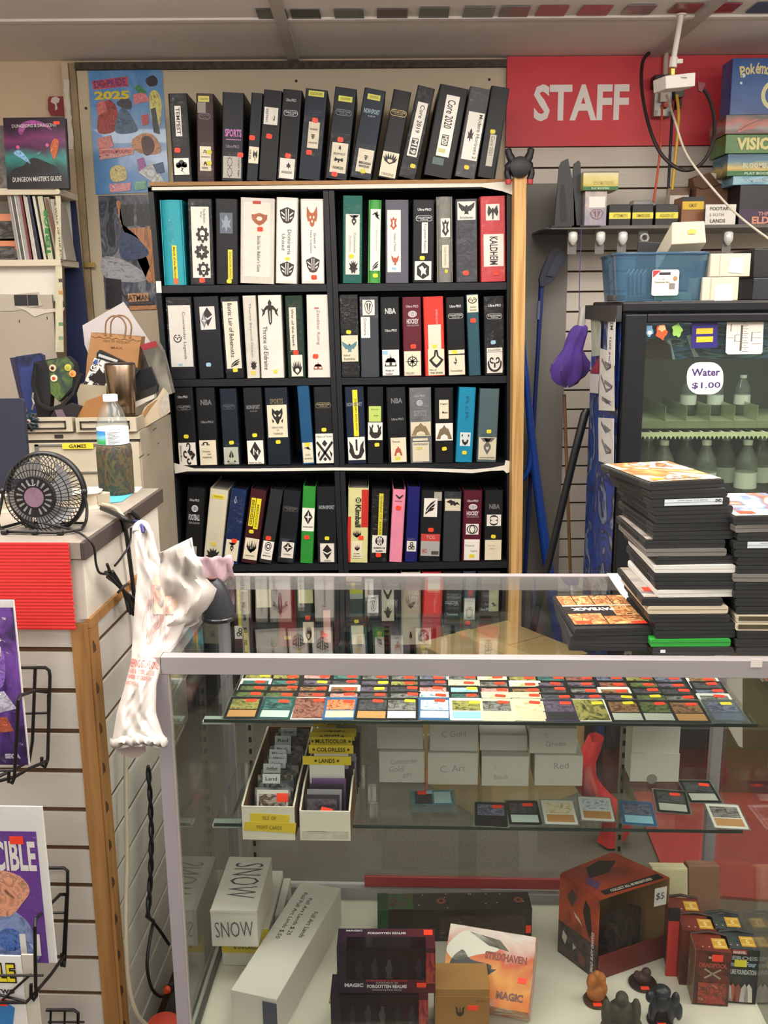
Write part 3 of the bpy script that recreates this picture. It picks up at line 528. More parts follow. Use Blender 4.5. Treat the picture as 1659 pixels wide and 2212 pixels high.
B2((818,865,824,866,642,815), '1d1e20', 'black binder with silver letters and a white label of three arches', [NBA(.14,'c9cacb'),UP(.4,'c9cacb',.22,.85),('L',.05,.66,.94,.985,PAP),('e','castle',.14,.7,.84,.89,'3a3634',PAP),('t','Rivals of',.22,.91,.66,.935,0,INK),('t','Ixalan',.22,.95,.6,.975,0,INK),('L',.06,.67,.34,.72,BLU)])
B2((868,910,871,913,642,817), '5d1d2b', 'burgundy binder with silver puck and a black ship wheel label', [UP(.1,'c8b7bb',.2,.85),('e','oval',.3,.17,.76,.255,'c9bfc1','a89da0'),('t','HOCKEY',.22,.27,.86,.335,0,'c9bfc1',.04),('t','CARD COLLECTION',.22,.345,.86,.365,0,'a89da0'),('s',.55,.62),('L',.05,.68,.94,.99,CRM),('e','wheel',.12,.72,.86,.9,INK,CRM),('t','IXALAN',.12,.945,.56,.975,0,'77736b')])
B2((911,960,918,963,641,818), 'd23b30', 'bright red binder with cream torn paper and a black drop emblem', [('t','SOUTHSIDE',.6,.16,.7,.36,-90,'e6b9ae',.0),('L',.2,.35,.84,.66,'ddd6c4'),('L',.38,.6,.62,.65,'d8cf50'),('L',.16,.66,.97,.99,CRM),('e','drop',.2,.67,.94,.9,INK,CRM),('t','War of',.2,.91,.56,.935,0,'55514b'),('t','THE SPARK',.24,.95,.9,.975,0,INK)])
B2((961,1004,967,1008,642,816), '17181a', 'black binder with silver badge and a small purple pyramid emblem', [UP(.1,'d5d6d8',.2,.82),COL(.205,'c9cacb',.1,.92),('L',.06,.67,.94,.72,CRM),('y',.4,.695),('L',.06,.735,.94,.99,CRM),('e','pyramid',.25,.75,.6,.86,'4a3f55',CRM),('t','Amonkhet',.14,.92,.8,.95,0,'77736b')])
B2((1005,1035,1013,1040,636,813), '2f5361', 'blue grey binder with a white label at its very top', [('L',.05,.01,.96,.22,CRM),('e','swirl',.12,.02,.88,.11,'3a3634',CRM),('t','Aether',.28,.145,.8,.165,0,'55514b'),('t','Revolt',.28,.18,.8,.2,0,'55514b'),('s',.5,.32)])
B2((1041,1092,1046,1091,640,815), '16171a', 'black glossy binder with a curled mask emblem, far right', [UP(.1,'d5d6d8',.22,.85),COL(.22,'c9cacb',.14,.9),('b',.45,.58),('L',.12,.65,.9,.7,PAP),('t','KALADESH',.2,.665,.8,.69,0,'55514b'),('L',.12,.705,.9,.97,PAP),('e','swirl',.14,.72,.88,.95,INK,PAP),('p',.02,.01,.98,.99)])
G = 'binders on the third shelf'
B3 = lambda px, c, l, it, kind='': binder(px, ZR[3], c, l, it, G, kind)
B3((372,417,385,428,838,1000), '1a1b1d', 'black binder with a black tentacle emblem label', [UP(.1),COL(.22,'8d8f92'),('y',.5,.62),('L',.05,.7,.95,.99,PAP),('e','tentacle',.25,.71,.92,.98,'2b2424',PAP),('t','Eldritch Moon',.12,.74,.22,.94,90,'55514b')])
B3((420,464,430,473,838,1002), '1b1c1e', 'black binder with a cream label and a horseshoe mark', [NBA(.15,'6f7174'),UP(.42,'8d8f92',.2,.86),('L',.05,.67,.92,.99,CRM),('e','omega',.12,.68,.62,.75,INK,CRM),('t','Shadows',.2,.8,.6,.825,0,'77736b'),('t','over',.45,.84,.65,.86,0,'77736b'),('t','Innistrad',.2,.875,.66,.9,0,'77736b')])
B3((467,516,482,520,840,1003), '1d2530', 'navy binder with a pair of facing triangles on pale green', [('C',.14,.2,.88,.27,'66707c'),('y',.55,.7),('L',.06,.76,.92,.985,'bcc2b0'),('e','split',.2,.8,.8,.96,INK,'bcc2b0'),('t','ZENDIKAR',.28,.965,.72,.98,0,'55514b'),('p',.02,.7,.97,.99)])
B3((520,568,533,575,838,1003), '1c1d20', 'black binder with a zigzag diamond emblem', [('t','NON·SPORT',.14,.22,.86,.275,0,'77797c',.04),('t','ALBUM',.32,.29,.7,.31,0,'77797c'),('y',.5,.61),('L',.06,.68,.92,.985,PAP),('e','ndiamond',.14,.69,.84,.95,INK,PAP),('t','Battle for Zen.',.12,.955,.8,.978,0,'55514b')])
B3((569,621,578,629,838,1003), '1a222c', 'navy binder with a horned beast label in its middle', [('t','SPORTS',.22,.14,.8,.21,0,'6d6348',.04),('L',.08,.22,.94,.64,CRM),('e','helm',.22,.26,.82,.47,INK,CRM),('t','DRAGONS',.24,.5,.74,.525,0,'77736b'),('t','OF',.45,.54,.56,.56,0,'77736b'),('t','TARKIR',.3,.58,.74,.605,0,'77736b'),('y',.5,.7)])
B3((633,675,653,680,834,1003), '1d4f78', 'leaning glossy blue binder with a small cream label', [('L',.1,.72,.95,.98,CRM),('L',.3,.72,.7,.77,YEL),('e','dragonfly',.2,.77,.8,.83,INK,CRM),('t','FATE',.3,.87,.7,.89,0,'77736b'),('t','REFORGED',.2,.915,.85,.935,0,'77736b')])
B3((677,716,682,723,836,1001), '1d1e21', 'black binder with a crossed blades emblem', [('C',.08,.2,.92,.27,'a89a78'),('y',.5,.55),('L',.02,.6,.98,.985,PAP),('t','Khans of Tarkir',.08,.625,.92,.65,0,'77736b'),('e','swords',.08,.68,.94,.96,'2b2424',PAP)])
B3((742,787,750,793,836,1003), '1a2338', 'navy binder with a long yellow strip down its spine', [('t','NON·SPORT',.08,.2,.88,.25,0,'77828c',.04),('L',.4,.04,.66,.64,'e8d92e'),('t','JOURNEY INTO NYX',.48,.15,.6,.56,90,'6d6516',.02),('L',.06,.65,.95,.95,PAP),('e','flamecore',.1,.68,.92,.94,'2b2424',PAP)])
B3((792,829,793,829,836,1003), '1a1b1d', 'black binder with a lime note above a flame emblem', [('L',.1,.25,.86,.45,'b9cf6a'),('t','Born of',.25,.28,.7,.3,0,'6d7f2a'),('t','Gods',.4,.36,.7,.38,0,'6d7f2a'),('L',.04,.46,.95,.69,PAP),('e','flame',.1,.48,.9,.67,'2b2424',PAP),('y',.6,.75)])
B3((830,879,839,882,837,1005), '1c1d1f', 'black binder with an orange horseshoe emblem', [NBA(.14,'77797c'),UP(.4,'8d8f92',.22,.86),('L',.14,.66,.94,.985,CRM),('t','Theros',.2,.7,.62,.725,0,'55514b'),('e','arch',.3,.77,.74,.9,'b3583a',CRM),('L',.34,.915,.62,.955,'d9cf50')])
B3((883,932,886,935,838,1006), '6d6e70', 'grey film-covered binder with a bronze mountain emblem', [('t','Ultra·PRO',.2,.09,.72,.125,0,'a8a9aa'),('e','oval',.32,.16,.62,.24,'b9babb','a8a9aa'),('L',.2,.3,.76,.37,'8d9092'),('t','COLLECTION',.24,.31,.72,.36,0,'66696b',.04),('L',.04,.45,.95,.64,CRM),('e','arch',.06,.46,.93,.63,'8f7b56',CRM),('L',.12,.67,.82,.7,CRM),('L',.1,.72,.86,.98,CRM),('t','GATECRASH',.14,.735,.8,.76,0,'55514b'),('L',.3,.78,.55,.82,'d8cc70')], 'p')
B3((937,981,939,981,838,1005), '19191b', "black binder with two white labels and a gateway emblem", [('L',.24,.16,.74,.41,CRM),('t',"Dragon's",.3,.2,.7,.23,0,INK),('t','Maze',.4,.31,.68,.34,0,INK),('L',.04,.47,.96,.7,PAP),('e','arch',.08,.49,.92,.68,'7d6c50',PAP),('y',.5,.81)])
B3((988,1033,983,1021,837,1005), '1a86ab', 'bright blue binder with a small black keyhole emblem', [('t','RtR',.42,.12,.62,.44,90,'17607c',.0),('L',.2,.6,.82,.78,'d9e0e0'),('e','key',.28,.62,.74,.77,'2b2424','d9e0e0'),('y',.5,.87)])
B3((1034,1083,1029,1073,840,1010), '4f6468', 'grey blue binder with a twisted arrow emblem, far right', [('y',.55,.58),('L',.06,.66,.95,.965,CRM),('e','loop',.1,.67,.9,.9,'6d6b6a',CRM),('t','AVACYN RESTORED',.12,.93,.9,.95,0,INK),('p',.02,.6,.98,.98)])
G = 'binders on the fourth shelf'
B4 = lambda px, c, l, it, kind='': binder(px, ZR[4], c, l, it, G, kind)
B4((400,447,396,435,1055,1216), '17181a', 'leftmost black binder with a silver football and lettering', [UP(.14,'c9cacb',.16,.72),('e','oval',.3,.22,.68,.31,'d5d6d8','8d8f92'),('t','FOOTBALL',.16,.34,.8,.42,0,'c9cacb',.03),('t','CARD COLLECTION',.18,.44,.8,.465,0,'a8a9aa'),('y',.3,.7),('L',.2,.76,.7,.95,'b9b4a4')])
B4((453,495,437,478,1058,1216), 'cfc9b2', 'cream binder with a yellow strip near its top', [('L',.15,.07,.82,.125,'e0cf3c'),('t','TRADITION',.24,.085,.74,.11,0,'8a7a1c'),('L',.35,.71,.62,.76,'d8c850'),('e','eldrazi',.1,.78,.9,.97,INK,'cfc9b2')], 'w')
B4((496,538,479,514,1057,1217), '1a2b55', 'blue binder with a cream curl emblem label', [('e','drop',.28,.1,.44,.2,'b9bcc8','1a2b55'),('L',.1,.68,.92,.96,CRM),('e','loop',.25,.72,.75,.84,INK,CRM),('s',.6,.69),('p',.03,.02,.97,.6)])
B4((541,578,519,555,1058,1218), '401a22', 'maroon binder with two tall yellow strips', [('L',.14,.12,.42,.5,'e3d42c'),('t','BESIEGED',.2,.15,.36,.48,90,'55500e',.02),('L',.46,.12,.76,.53,'e3d42c'),('t','MIRRODIN',.54,.2,.68,.5,90,'77700e',.02),('y',.4,.57),('L',.1,.66,.97,.95,CRM),('e','planes',.2,.67,.88,.86,INK,CRM),('t','MIRRODIN BESIEGED',.25,.89,.8,.905,0,INK)])
B4((578,619,558,587,1058,1219), '2b2b2f', 'charcoal binder with a ringed eye emblem', [('s',.45,.66),('L',.12,.7,.96,.95,PAP),('e','rings',.28,.71,.8,.83,INK,PAP),('t','SCARS OF',.3,.855,.76,.87,0,INK),('t','MIRRODIN',.22,.89,.86,.91,0,INK)])
B4((614,650,597,636,1060,1213), '1a1d24', 'black navy binder with a four-pointed star emblem', [('C',.06,.22,.92,.29,'77726a'),('L',.2,.71,.9,.93,PAP),('e','star4',.24,.715,.86,.85,INK,PAP),('t','RISE OF ELDRAZI',.34,.87,.76,.89,0,'55514b'),('p',.03,.62,.97,.98)])
B4((655,682,647,676,1051,1210), '2f8a35', 'bright green binder with a four-pointed star label', [('L',.03,.28,.97,.58,PAP),('e','star4',.12,.3,.88,.49,INK,PAP),('t','WORLDWAKE',.1,.515,.9,.535,0,INK),('s',.45,.66)])
B4((685,725,685,729,1052,1213), '1b1d21', 'black binder with a split diamond emblem', [('t','NON·SPORT',.1,.24,.9,.29,0,'9a9c9f',.03),('y',.5,.67),('L',.14,.74,.86,.985,PAP),('e','diamond',.18,.75,.82,.95,INK,PAP),('t','ZENDIKAR',.34,.96,.68,.975,0,'55514b'),('p',.03,.72,.97,.99)])
B4((749,800,749,795,1055,1215), 'd2cf94', 'pale yellow and red binder lettered Kimball', [('L',.66,.02,1.0,.52,'bf2b25'),('L',.0,.38,.16,1.0,'bf2b25'),('e','globe',.36,.12,.64,.2,INK,'d2cf94'),('t','Kimball',.36,.22,.64,.52,90,INK,.03),('e','planes',.24,.55,.68,.66,INK,'d2cf94'),('s',.66,.66),('L',.22,.72,.72,.94,CRM),('e','planes',.34,.75,.62,.84,INK,CRM),('t','ALARA',.3,.87,.62,.885,0,INK),('t','REBORN',.28,.905,.66,.92,0,INK)], 'w')
B4((801,845,797,837,1057,1217), '1a191a', 'black film-covered binder with yellow strip and globe emblem', [('L',.42,.06,.66,.66,'dcd23a'),('t','SHARDS OF ALARA',.49,.1,.6,.62,90,'55500e',.0),('L',.12,.63,.92,.87,PAP),('e','globe',.28,.64,.78,.77,INK,PAP),('t','SHARDS OF',.2,.79,.86,.815,0,INK,.03),('t','ALARA',.32,.83,.74,.855,0,INK,.03),('s',.5,.9),('p',.06,.03,.95,.99)])
B4((848,878,840,869,1058,1217), 'e28ba4', 'narrow pink binder with a small black horned emblem', [('e','horns',.2,.06,.86,.13,INK,'e28ba4'),('t','MORNINGTIDE',.2,.15,.76,.165,0,'77434f'),('s',.5,.25)])
B4((880,910,874,902,1052,1220), '1c1e66', 'deep blue binder with a three-lobed emblem', [('L',.1,.72,.86,.86,PAP),('e','triskele',.18,.725,.78,.85,INK,PAP),('p',.08,.66,.9,.95)])
B4((910,958,904,952,1060,1222), '1b1c1f', 'black binder with a winged emblem and a red and grey card', [('L',.6,.02,.95,.14,'a8a498'),('L',.14,.11,.76,.37,PAP),('e','wing',.18,.13,.72,.34,INK,PAP),('s',.5,.55),('L',.06,.61,.94,.71,'c2403a'),('t','TCG',.3,.63,.7,.68,0,'e0a8a0'),('L',.06,.71,.94,.92,'a9a8a4'),('t','3RD',.12,.82,.36,.88,0,'b33a34'),('L',.56,.85,.9,.9,'4a4845')])
B4((961,997,955,994,1063,1222), '33363b', 'charcoal binder with a black bat emblem at its top', [('L',.06,.1,.95,.27,CRM),('e','bat',.1,.11,.92,.22,INK,CRM),('p',.03,.02,.97,.28)])
B4((1000,1045,997,1039,1060,1223), '56192a', 'burgundy binder with a silver puck and an oval eye emblem', [UP(.13,'d9cfd1',.2,.78),('e','oval',.28,.19,.74,.27,'d9cfd1','b3a7aa'),('t','HOCKEY',.18,.29,.82,.35,0,'d9cfd1',.04),('t','CARD COLLECTION',.18,.36,.82,.38,0,'b3a7aa'),('L',.16,.47,.84,.62,PAP),('e','oval',.2,.48,.8,.61,INK,PAP),('L',.1,.69,.92,.985,PAP),('t','Future',.16,.76,.62,.79,0,'77736b',.0),('t','Sight',.44,.84,.8,.87,0,'77736b',.0),('L',.38,.9,.66,.95,YEL)])
B4((1047,1089,1044,1085,1060,1223), '1d1e20', 'rightmost black binder with a chain link emblem', [NBA(.19,'77797c'),('L',.12,.34,.9,.5,PAP),('e','links',.18,.35,.84,.49,INK,PAP),('y',.5,.65),('L',.05,.7,.95,.985,CRM),('t','Time Spiral',.2,.77,.62,.79,0,'77736b',.0),('t','Chaos',.3,.81,.62,.83,0,'77736b',.0)])
# fifth shelf: what shows through the glass of the display case
G = 'binders on the fifth shelf'
def B5(x, w, c, l, it, kind=''):
    h = .285; root = None
    p = PY(x, 1340, YB); q = PY(x+w, 1340, YB)
    px = (x, x+w, x, x+w, 0, 0)
    b = Vector(((p.x+q.x)/2, YB+.006, ZR[5]+.0008))
    root = thing('ring_binder', l+', fifth shelf', 'binder', b, group=G)
    ww = (q.x-p.x)*.95; m = mat(c, .38, var=.06, scale=14, bump=.15)
    part('spine', MB().prism([(-ww/2, .006), (-ww/2+.006, 0), (ww/2-.006, 0), (ww/2, .006)], 0, h, 'z'), m, root)
    for s in (-1, 1): part('cover', MB().box(s*(ww/2-.0016)-.0015, s*(ww/2-.0016)+.0015, .0065, .27, 0, h), m, root)
    part('pages', MB().box(-ww/2+.006, ww/2-.006, .03, .258, .006, h-.012), mat('2b2b2e', .5), root)
    items_on(root, ww, h, it)
B5(500, 46, '3f1820', 'maroon binder with yellow strip', [('L',.3,.02,.62,.7,'cfc23a'),('t','CONFLUX',.4,.1,.54,.5,90,'55500e'),('L',.1,.7,.8,.88,PAP),('e','triskele',.16,.72,.6,.86,INK,PAP)])
B5(552, 44, '1b1c1f', 'black binder with cream card', [('L',.05,.2,.8,.45,CRM)])
B5(600, 40, '7c1f26', 'dark red binder', [('L',.3,.85,.7,.9,'c9a860')])
B5(642, 38, '18201f', 'black binder with torn cream label', [('L',.1,.05,.55,.4,CRM),('L',.55,.1,.95,.4,'cfcf9a'),('s',.6,.6),('L',.3,.66,.95,.95,CRM),('e','crown',.4,.7,.85,.92,INK,CRM)])
B5(684, 40, '1d1e21', 'black binder with pink strip', [('L',.35,.5,.75,.95,'d9a8a0'),('s',.45,.85)])
B5(748, 44, '16322e', 'dark green binder with yellow and white labels', [('L',.1,.2,.85,.28,'b9c02c'),('L',.1,.28,.85,.35,'9aa39a'),('L',.15,.72,.85,.98,CRM),('y',.5,.66)])
B5(794, 26, '202328', 'slim black binder with grey emblem', [('L',.05,.3,.95,.55,'c5c5c2'),('e','axis',.15,.33,.85,.53,'55524e','c5c5c2')])
B5(820, 40, '1a1b1e', 'black binder with split emblem label', [('L',.1,.14,.8,.66,'cfcbb9'),('e','horns',.18,.2,.72,.36,INK,'cfcbb9'),('e','hand',.18,.46,.72,.62,INK,'cfcbb9')])
B5(866, 44, 'b8b29c', 'cream binder with pale crown emblem', [('t','Odyssey',.14,.1,.86,.16,0,'8d7a2c'),('e','planes',.2,.24,.8,.5,'8d8878','b8b29c'),('e','creature',.36,.8,.6,.92,INK,'b8b29c')], 'w')
B5(912, 42, 'b3262c', 'red binder with yellow strips', [('L',.2,.12,.85,.25,'d9cf3c'),('t','JUDGMENT',.6,.35,.7,.55,-90,'e0a8a0')])
B5(956, 42, '1a1b1e', 'black binder with silver badge', [('L',.7,.16,1.,.24,'b9c050'),('t','COLLECTORS',.1,.4,.8,.44,0,SIL),('t','Torment',.2,.56,.8,.6,0,SIL)])
B5(1000, 28, '3d4650', 'slate binder with linked rings label', [('L',.05,.36,.95,.66,'b5b6b8'),('e','links',.12,.5,.88,.64,'4a4a4e','b5b6b8'),('s',.4,.7)])
B5(1030, 52, '1b1c1e', 'black binder with pale green card', [('t','Ultra·PRO',.1,.5,.6,.54,0,SIL),('L',.5,.2,.92,.55,'c3c2a0'),('e','bat',.6,.42,.84,.5,INK,'c3c2a0')])
# ================================================================== LEFT COUNTER
def hit(u, v, P, N): d = ray(u, v); return EYE+d*((P-EYE).dot(N)/d.dot(N))
ROT = R(-3.5)
def frame(x, y, z=0, a=ROT): return Matrix.Translation((x, y, z)) @ Matrix.Rotation(a, 4, 'Z')
MC = frame(-.487, 1.55); MCi = MC.inverted()
nC = MC.to_3x3() @ Vector((0, -1, 0)); eC = MC.to_3x3() @ Vector((1, 0, 0)); oC = MC.translation
def CF(u, v, off=0): return MCi @ hit(u, v, oC+nC*off, nC)      # local point on the counter front (off = in front of it)
def CE(u, v, off=0): return MCi @ hit(u, v, oC+eC*off, eC)      # local point on the counter end
TOP = 1.146
ct = thing('display_counter', 'white slat-board counter with grey laminate top and wooden corner strip', 'counter', oC, ROT)
brown = mat('5b4028', .8, var=.15); white = mat('c3beb6', .5, var=.04, scale=5); wd1 = wood('875f33', 'a67a46')
part('core', MB().box(-1.1, -.0048, .0048, .45, 0, 1.115), brown, ct)
part('counter_top', MB().box(-1.12, .0, -.008, .47, 1.118, TOP), mat('8d857b', .45, var=.05, scale=60), ct)
part('edge_band', MB().box(.0005, .008, -.008, .47, 1.116, TOP-.001), mat('433a36', .5), ct, 'dark edge band')
zr = CE(192, 1350).z
part('end_panel', MB().box(-.0046, 0, 0, .45, zr+.012, 1.115).box(-.031, -.0047, 0, .0046, zr+.005, 1.115), mat('c6c0b4', .5, var=.06, scale=9), ct)
part('end_rail', MB().box(-.015, .006, 0, .45, zr-.004, zr+.012), wd1, ct, 'yellow wooden rail')
part('corner_strip', MB().box(-.03, -.001, -.003, .0005, 0, zr+.004), wd1, ct)
part('corner_strip', MB().box(-.012, .005, .001, .034, 0, zr-.005), wd1, ct)
z1 = CF(100, 1260+595/4.15).z; z6 = CF(125, 1700+1755/3.95).z; pc = (z1-z6)/9.0
npit = round((z1-z6)/.0762); pc = (z1-z6)/npit
f1 = mesh_of('slat', MB().box(-1.1, -.031, 0, .0047, .005, pc-.005), white)
f2 = mesh_of('slat', MB().box(-.0047, .0, .035, .45, .0055, pc-.0055), white)
for k in range(-6, npit+2):
    z = z1-pc*(k+1) if False else z1-pc*k
    if z-pc < 0: break
for k in range(-3, 20):
    z0 = z1-pc*k
    if z0 < .0 or z0 > 1.09: continue
    part('slat', f1, None, ct, loc=(0, 0, z0)) if z0+pc < 1.118 else part('slat', MB().box(-1.1, -.031, 0, .0047, z0+.005, 1.116), white, ct)
    if z0+pc < zr+.002: part('slat', f2, None, ct, loc=(0, 0, z0))
    elif z0 < zr-.01: part('slat', MB().box(-.0047, 0, .035, .45, z0+.0055, zr-.005), white, ct)
    if z0 < zr: part('slot_notch', MB().prism([(.001, z0-.006), (.014, z0-.006), (.014, z0+.004), (.004, z0+.016), (.001, z0+.016)], .0052, .0056, 'x'), mat('4a3218', .8), ct)  # dark brown notch shape at each slot in the corner strip
# red corrugated sheet
a, b = CF(-60, 1172, .012), CF(163, 1360, .012)
mb = MB(); n = 26; rows = []
for i in range(n*2+1):
    z = b.z+(a.z-b.z)*i/(n*2); yy = -.0112-(.0005 if i % 2 else 0)
    rows.append([(a.x, yy, z), (b.x+.0012*math.sin(i*1.7), yy, z)])
w = MC @ Vector((0, 0, 0))
single('red_sheet', mb.sheet(rows), mat('cf2c2b', .5), 'red corrugated plastic sheet hanging on the counter front', 'sheet', w, (0, 0, ROT), solid=.003)
# ------------------------------------------------------------------ comics on the counter front
def upright(name, label, cat, u0, v0, u1, v1, off, thick=.003, group=None, lean=0):
    """a flat upright thing on the counter front, seen between two pixels"""
    p, q = CF(u0, v0, off), CF(u1, v1, off)
    t = thing(name, label, cat, MC @ Vector(((p.x+q.x)/2, -off, q.z)), ROT, group, rot=(lean, 0, ROT))
    return t, q.x-p.x, p.z-q.z
def cover(t, w, h, m, thick=.003, nm='cover'): return part(nm, MB().box(-w/2, w/2, 0, thick, 0, h), m, t)
pur = art(11, ['17141c','241c33','4b2c78','7d4fb0','2a2140','b56a4a'], 3.2, 1.2, .35, .3)
t, w, h = upright('comic_book', 'comic book with black and purple cover in the upper wire rack', 'comic', -130, 1296, 64, 1652, .105)
cover(t, w, h, mat('dcdcda', .3), nm='backing_board')
part('cover', MB().box(-w/2, w/2-.002, -.001, 0, 0, h-.012), pur, t)
part('bag', MB().quad((-w/2, -.003, 0), (w/2, -.003, 0), (w/2, -.003, h), (-w/2, -.003, h)), pocket, t)
X0 = w/2
ap = mat('3a2a56', .5); wht = mat('e8e6e2', .4)
part('title_panel', MB().prism([(X0-.16, h-.036), (X0-.028, h-.026), (X0-.034, h-.055), (X0-.026, h-.068), (X0-.16, h-.075)], -.0016, -.0011), wht, t)
text('SONIC', .145, .032, mat('6b4a92', .4), t, X0-.103, h-.050, -.0018, bold=.09)
text('SONIC', .14, .026, mat('e8a033', .4), t, X0-.103, h-.050, -.0021, bold=.05)
part('title_banner', MB().box(X0-.16, X0-.028, -.0016, -.0011, h-.094, h-.078), wht, t)
part('title_banner', MB().box(X0-.16, X0-.030, -.0019, -.0016, h-.092, h-.080), mat('9c2b34', .4), t)
text('THE HEDGEHOG', .122, .008, wht, t, X0-.094, h-.086, -.0022, bold=.05)
text('™', .006, .004, wht, t, X0-.018, h-.03, -.0018)
text('SEGA', .026, .009, mat('b9b6c8', .4), t, X0-.026, .016, -.0018, bold=.06)
for q, c in (([(X0-.10,.20),(X0-.05,.17),(X0-.025,.20),(X0-.03,.14),(X0-.07,.13)],'8a63c4'), ([(X0-.08,.12),(X0-.03,.13),(X0-.012,.10),(X0-.05,.09)],'c7c6e0'), ([(X0-.09,.08),(X0-.03,.085),(X0-.02,.06),(X0-.07,.055)],'b0553c')):
    part('cover_art', MB().prism(blobby(q), -.0016, -.0011), paint(c), t)
t, w, h = upright('comic_book', 'comic book with purple cover and tall white letters in the lower wire rack', 'comic', -120, 1740, 123, 2080, .125)
cover(t, w, h, mat('e4e5e4', .25), nm='backing_board')
part('cover', MB().box(-w/2, w/2-.014, -.001, 0, 0, h-.045), mat('6a3f98', .35), t)
part('bag', MB().quad((-w/2, -.004, 0), (w/2, -.004, 0), (w/2, -.004, h), (-w/2, -.004, h)), pocket, t)
X0 = w/2-.014; Hc = h-.045
text('INVINCIBLE', .150, .056, wht, t, X0-.079, Hc-.045, -.0016, bold=.03)
for q, c in (([(X0-.12,.0),(X0-.10,.11),(X0-.075,.125),(X0-.05,.10),(X0-.025,.07),(X0-.02,0)],'7d8fc0'), ([(X0-.11,.0),(X0-.085,.07),(X0-.05,.085),(X0-.03,.04),(X0-.028,0)],'bcd0ea'), (circ(X0-.062,.045,.022,14),'4a6fb8'), ([(X0-.1,.1),(X0-.095,.15),(X0-.07,.175),(X0-.035,.165),(X0-.02,.14),(X0-.035,.115),(X0-.06,.09)],'d99a7c'), ([(X0-.105,.13),(X0-.1,.17),(X0-.07,.185),(X0-.065,.165),(X0-.08,.15),(X0-.085,.125)],'dfe6ea'), ([(X0-.12,.06),(X0-.09,.075),(X0-.085,.05),(X0-.11,.03)],'a8803e')):
    part('cover_art', MB().prism(blobby(q), -.0016-.00005*len(q), -.0011), paint(c), t)
text('11', .035, .042, wht, t, X0-.028, .036, -.0026, bold=.06)
part('price_sticker', MB().box(X0-.045, X0-.022, -.003, -.0022, Hc-.022, Hc-.008), mat(ORG, .5), t)
t, w, h = upright('comic_book', 'comic book with yellow and black lettering at the bottom edge of the picture', 'comic', -130, 2062, 71, 2330, .150)
cover(t, w, h, mat('e4e4e2', .3), nm='backing_board')
part('page_edge', MB().box(w/2, w/2+.022, .004, .007, 0, h), mat('c9c4b8', .5), t)
text('INVINCIBLE', .155, .040, mat('1d1a16', .4), t, w/2-.087, h-.032, -.001, bold=.09)
text('INVINCIBLE', .150, .035, mat('e6d531', .4), t, w/2-.087, h-.032, -.0014, bold=.03)
text('PAGE ONE OF VOLUME TEN TWO'[-6:], .05, .009, mat('35333a', .4), t, w/2-.04, h-.068, -.001, bold=.04)
part('cover_art', MB().prism([(w/2-.1, h-.16), (w/2-.09, h-.1), (w/2-.04, h-.085), (w/2-.018, h-.1), (w/2-.03, h-.16)], -.0012, -.0006), mat('3a7fc0', .4), t)
part('price_sticker', MB().box(w/2-.052, w/2-.03, -.002, -.0012, h-.096, h-.084), mat(ORG, .5), t)
# black wire racks
wire = mat('1b1716', .45, .3)
def wpath(pts): return [MC @ CF(u, v, o) for u, v, o in pts]
def rack(label, paths, r=.0022, hooks=()):
    o = MC @ Vector((-.2, -.02, .5)); t = thing('wire_rack', label, 'rack', o)
    for p in paths:
        q = [x-o for x in wpath(p)]
        part('wire', MB().tube(q, r*(1.35 if len(p) > 3 else 1), 7), wire, t, smooth=50)
    return t
rack('upper black wire rack holding the black and purple comic', [
    [(20,1442,.02),(98,1442,.02),(106,1448,.02),(108,1460,.02),(104,1600,.02),(103,1640,.03),(97,1658,.03),(90,1652,.03),(90,1636,.03)],
    [(76,1442,.02),(70,1600,.02),(63,1645,.02),(30,1662,.06),(-30,1690,.1)], [(20,1542,.02),(103,1540,.02)],
    [(106,1495,.02),(75,1492,.05),(45,1502,.13),(39,1512,.14),(38,1550,.14),(31,1680,.14),(26,1692,.14),(19,1690,.14),(19,1665,.14)],
    [(103,1643,.03),(60,1662,.09),(32,1678,.14),(-30,1694,.14)], [(-30,1665,.13),(30,1664,.13)],
    [(104,1500,.02),(104,1600,.022),(103,1640,.03)]])
rack('lower black wire rack holding the purple comic', [
    [(95,1875,.02),(138,1875,.02),(146,1881,.02),(146,1930,.02),(140,2075,.02),(139,2088,.03),(133,2086,.03),(133,2060,.03)],
    [(90,1972,.02),(138,1972,.02)], [(141,1932,.02),(130,1932,.03),(78,1985,.15),(75,2000,.16),(77,2130,.16),(79,2150,.16),(73,2160,.16),(67,2152,.16),(67,2126,.16)],
    [(138,2065,.03),(110,2105,.09),(80,2140,.16),(57,2165,.16),(-30,2165,.16)], [(-30,2107,.16),(93,2107,.16)], [(-30,2142,.15),(57,2164,.16)],
    [(-20,2112,.16),(32,2082,.03)], [(-20,2135,.16),(60,2082,.03)], [(5,2160,.16),(66,2105,.15)], [(-30,2095,.16),(8,2082,.03)],
    [(143,1935,.02),(136,2070,.02)]])
rack('lowest black wire rack just rising into the bottom edge', [
    [(100,2182,.02),(160,2182,.02),(169,2188,.02),(168,2260,.02)], [(110,2184,.02),(106,2260,.02)], [(140,2184,.02),(138,2260,.02)], [(104,2208,.02),(182,2208,.02)]])
# ------------------------------------------------------------------ things on the counter top
def CTOP(u, v, dz=0): return PZ(u, v, TOP+dz)
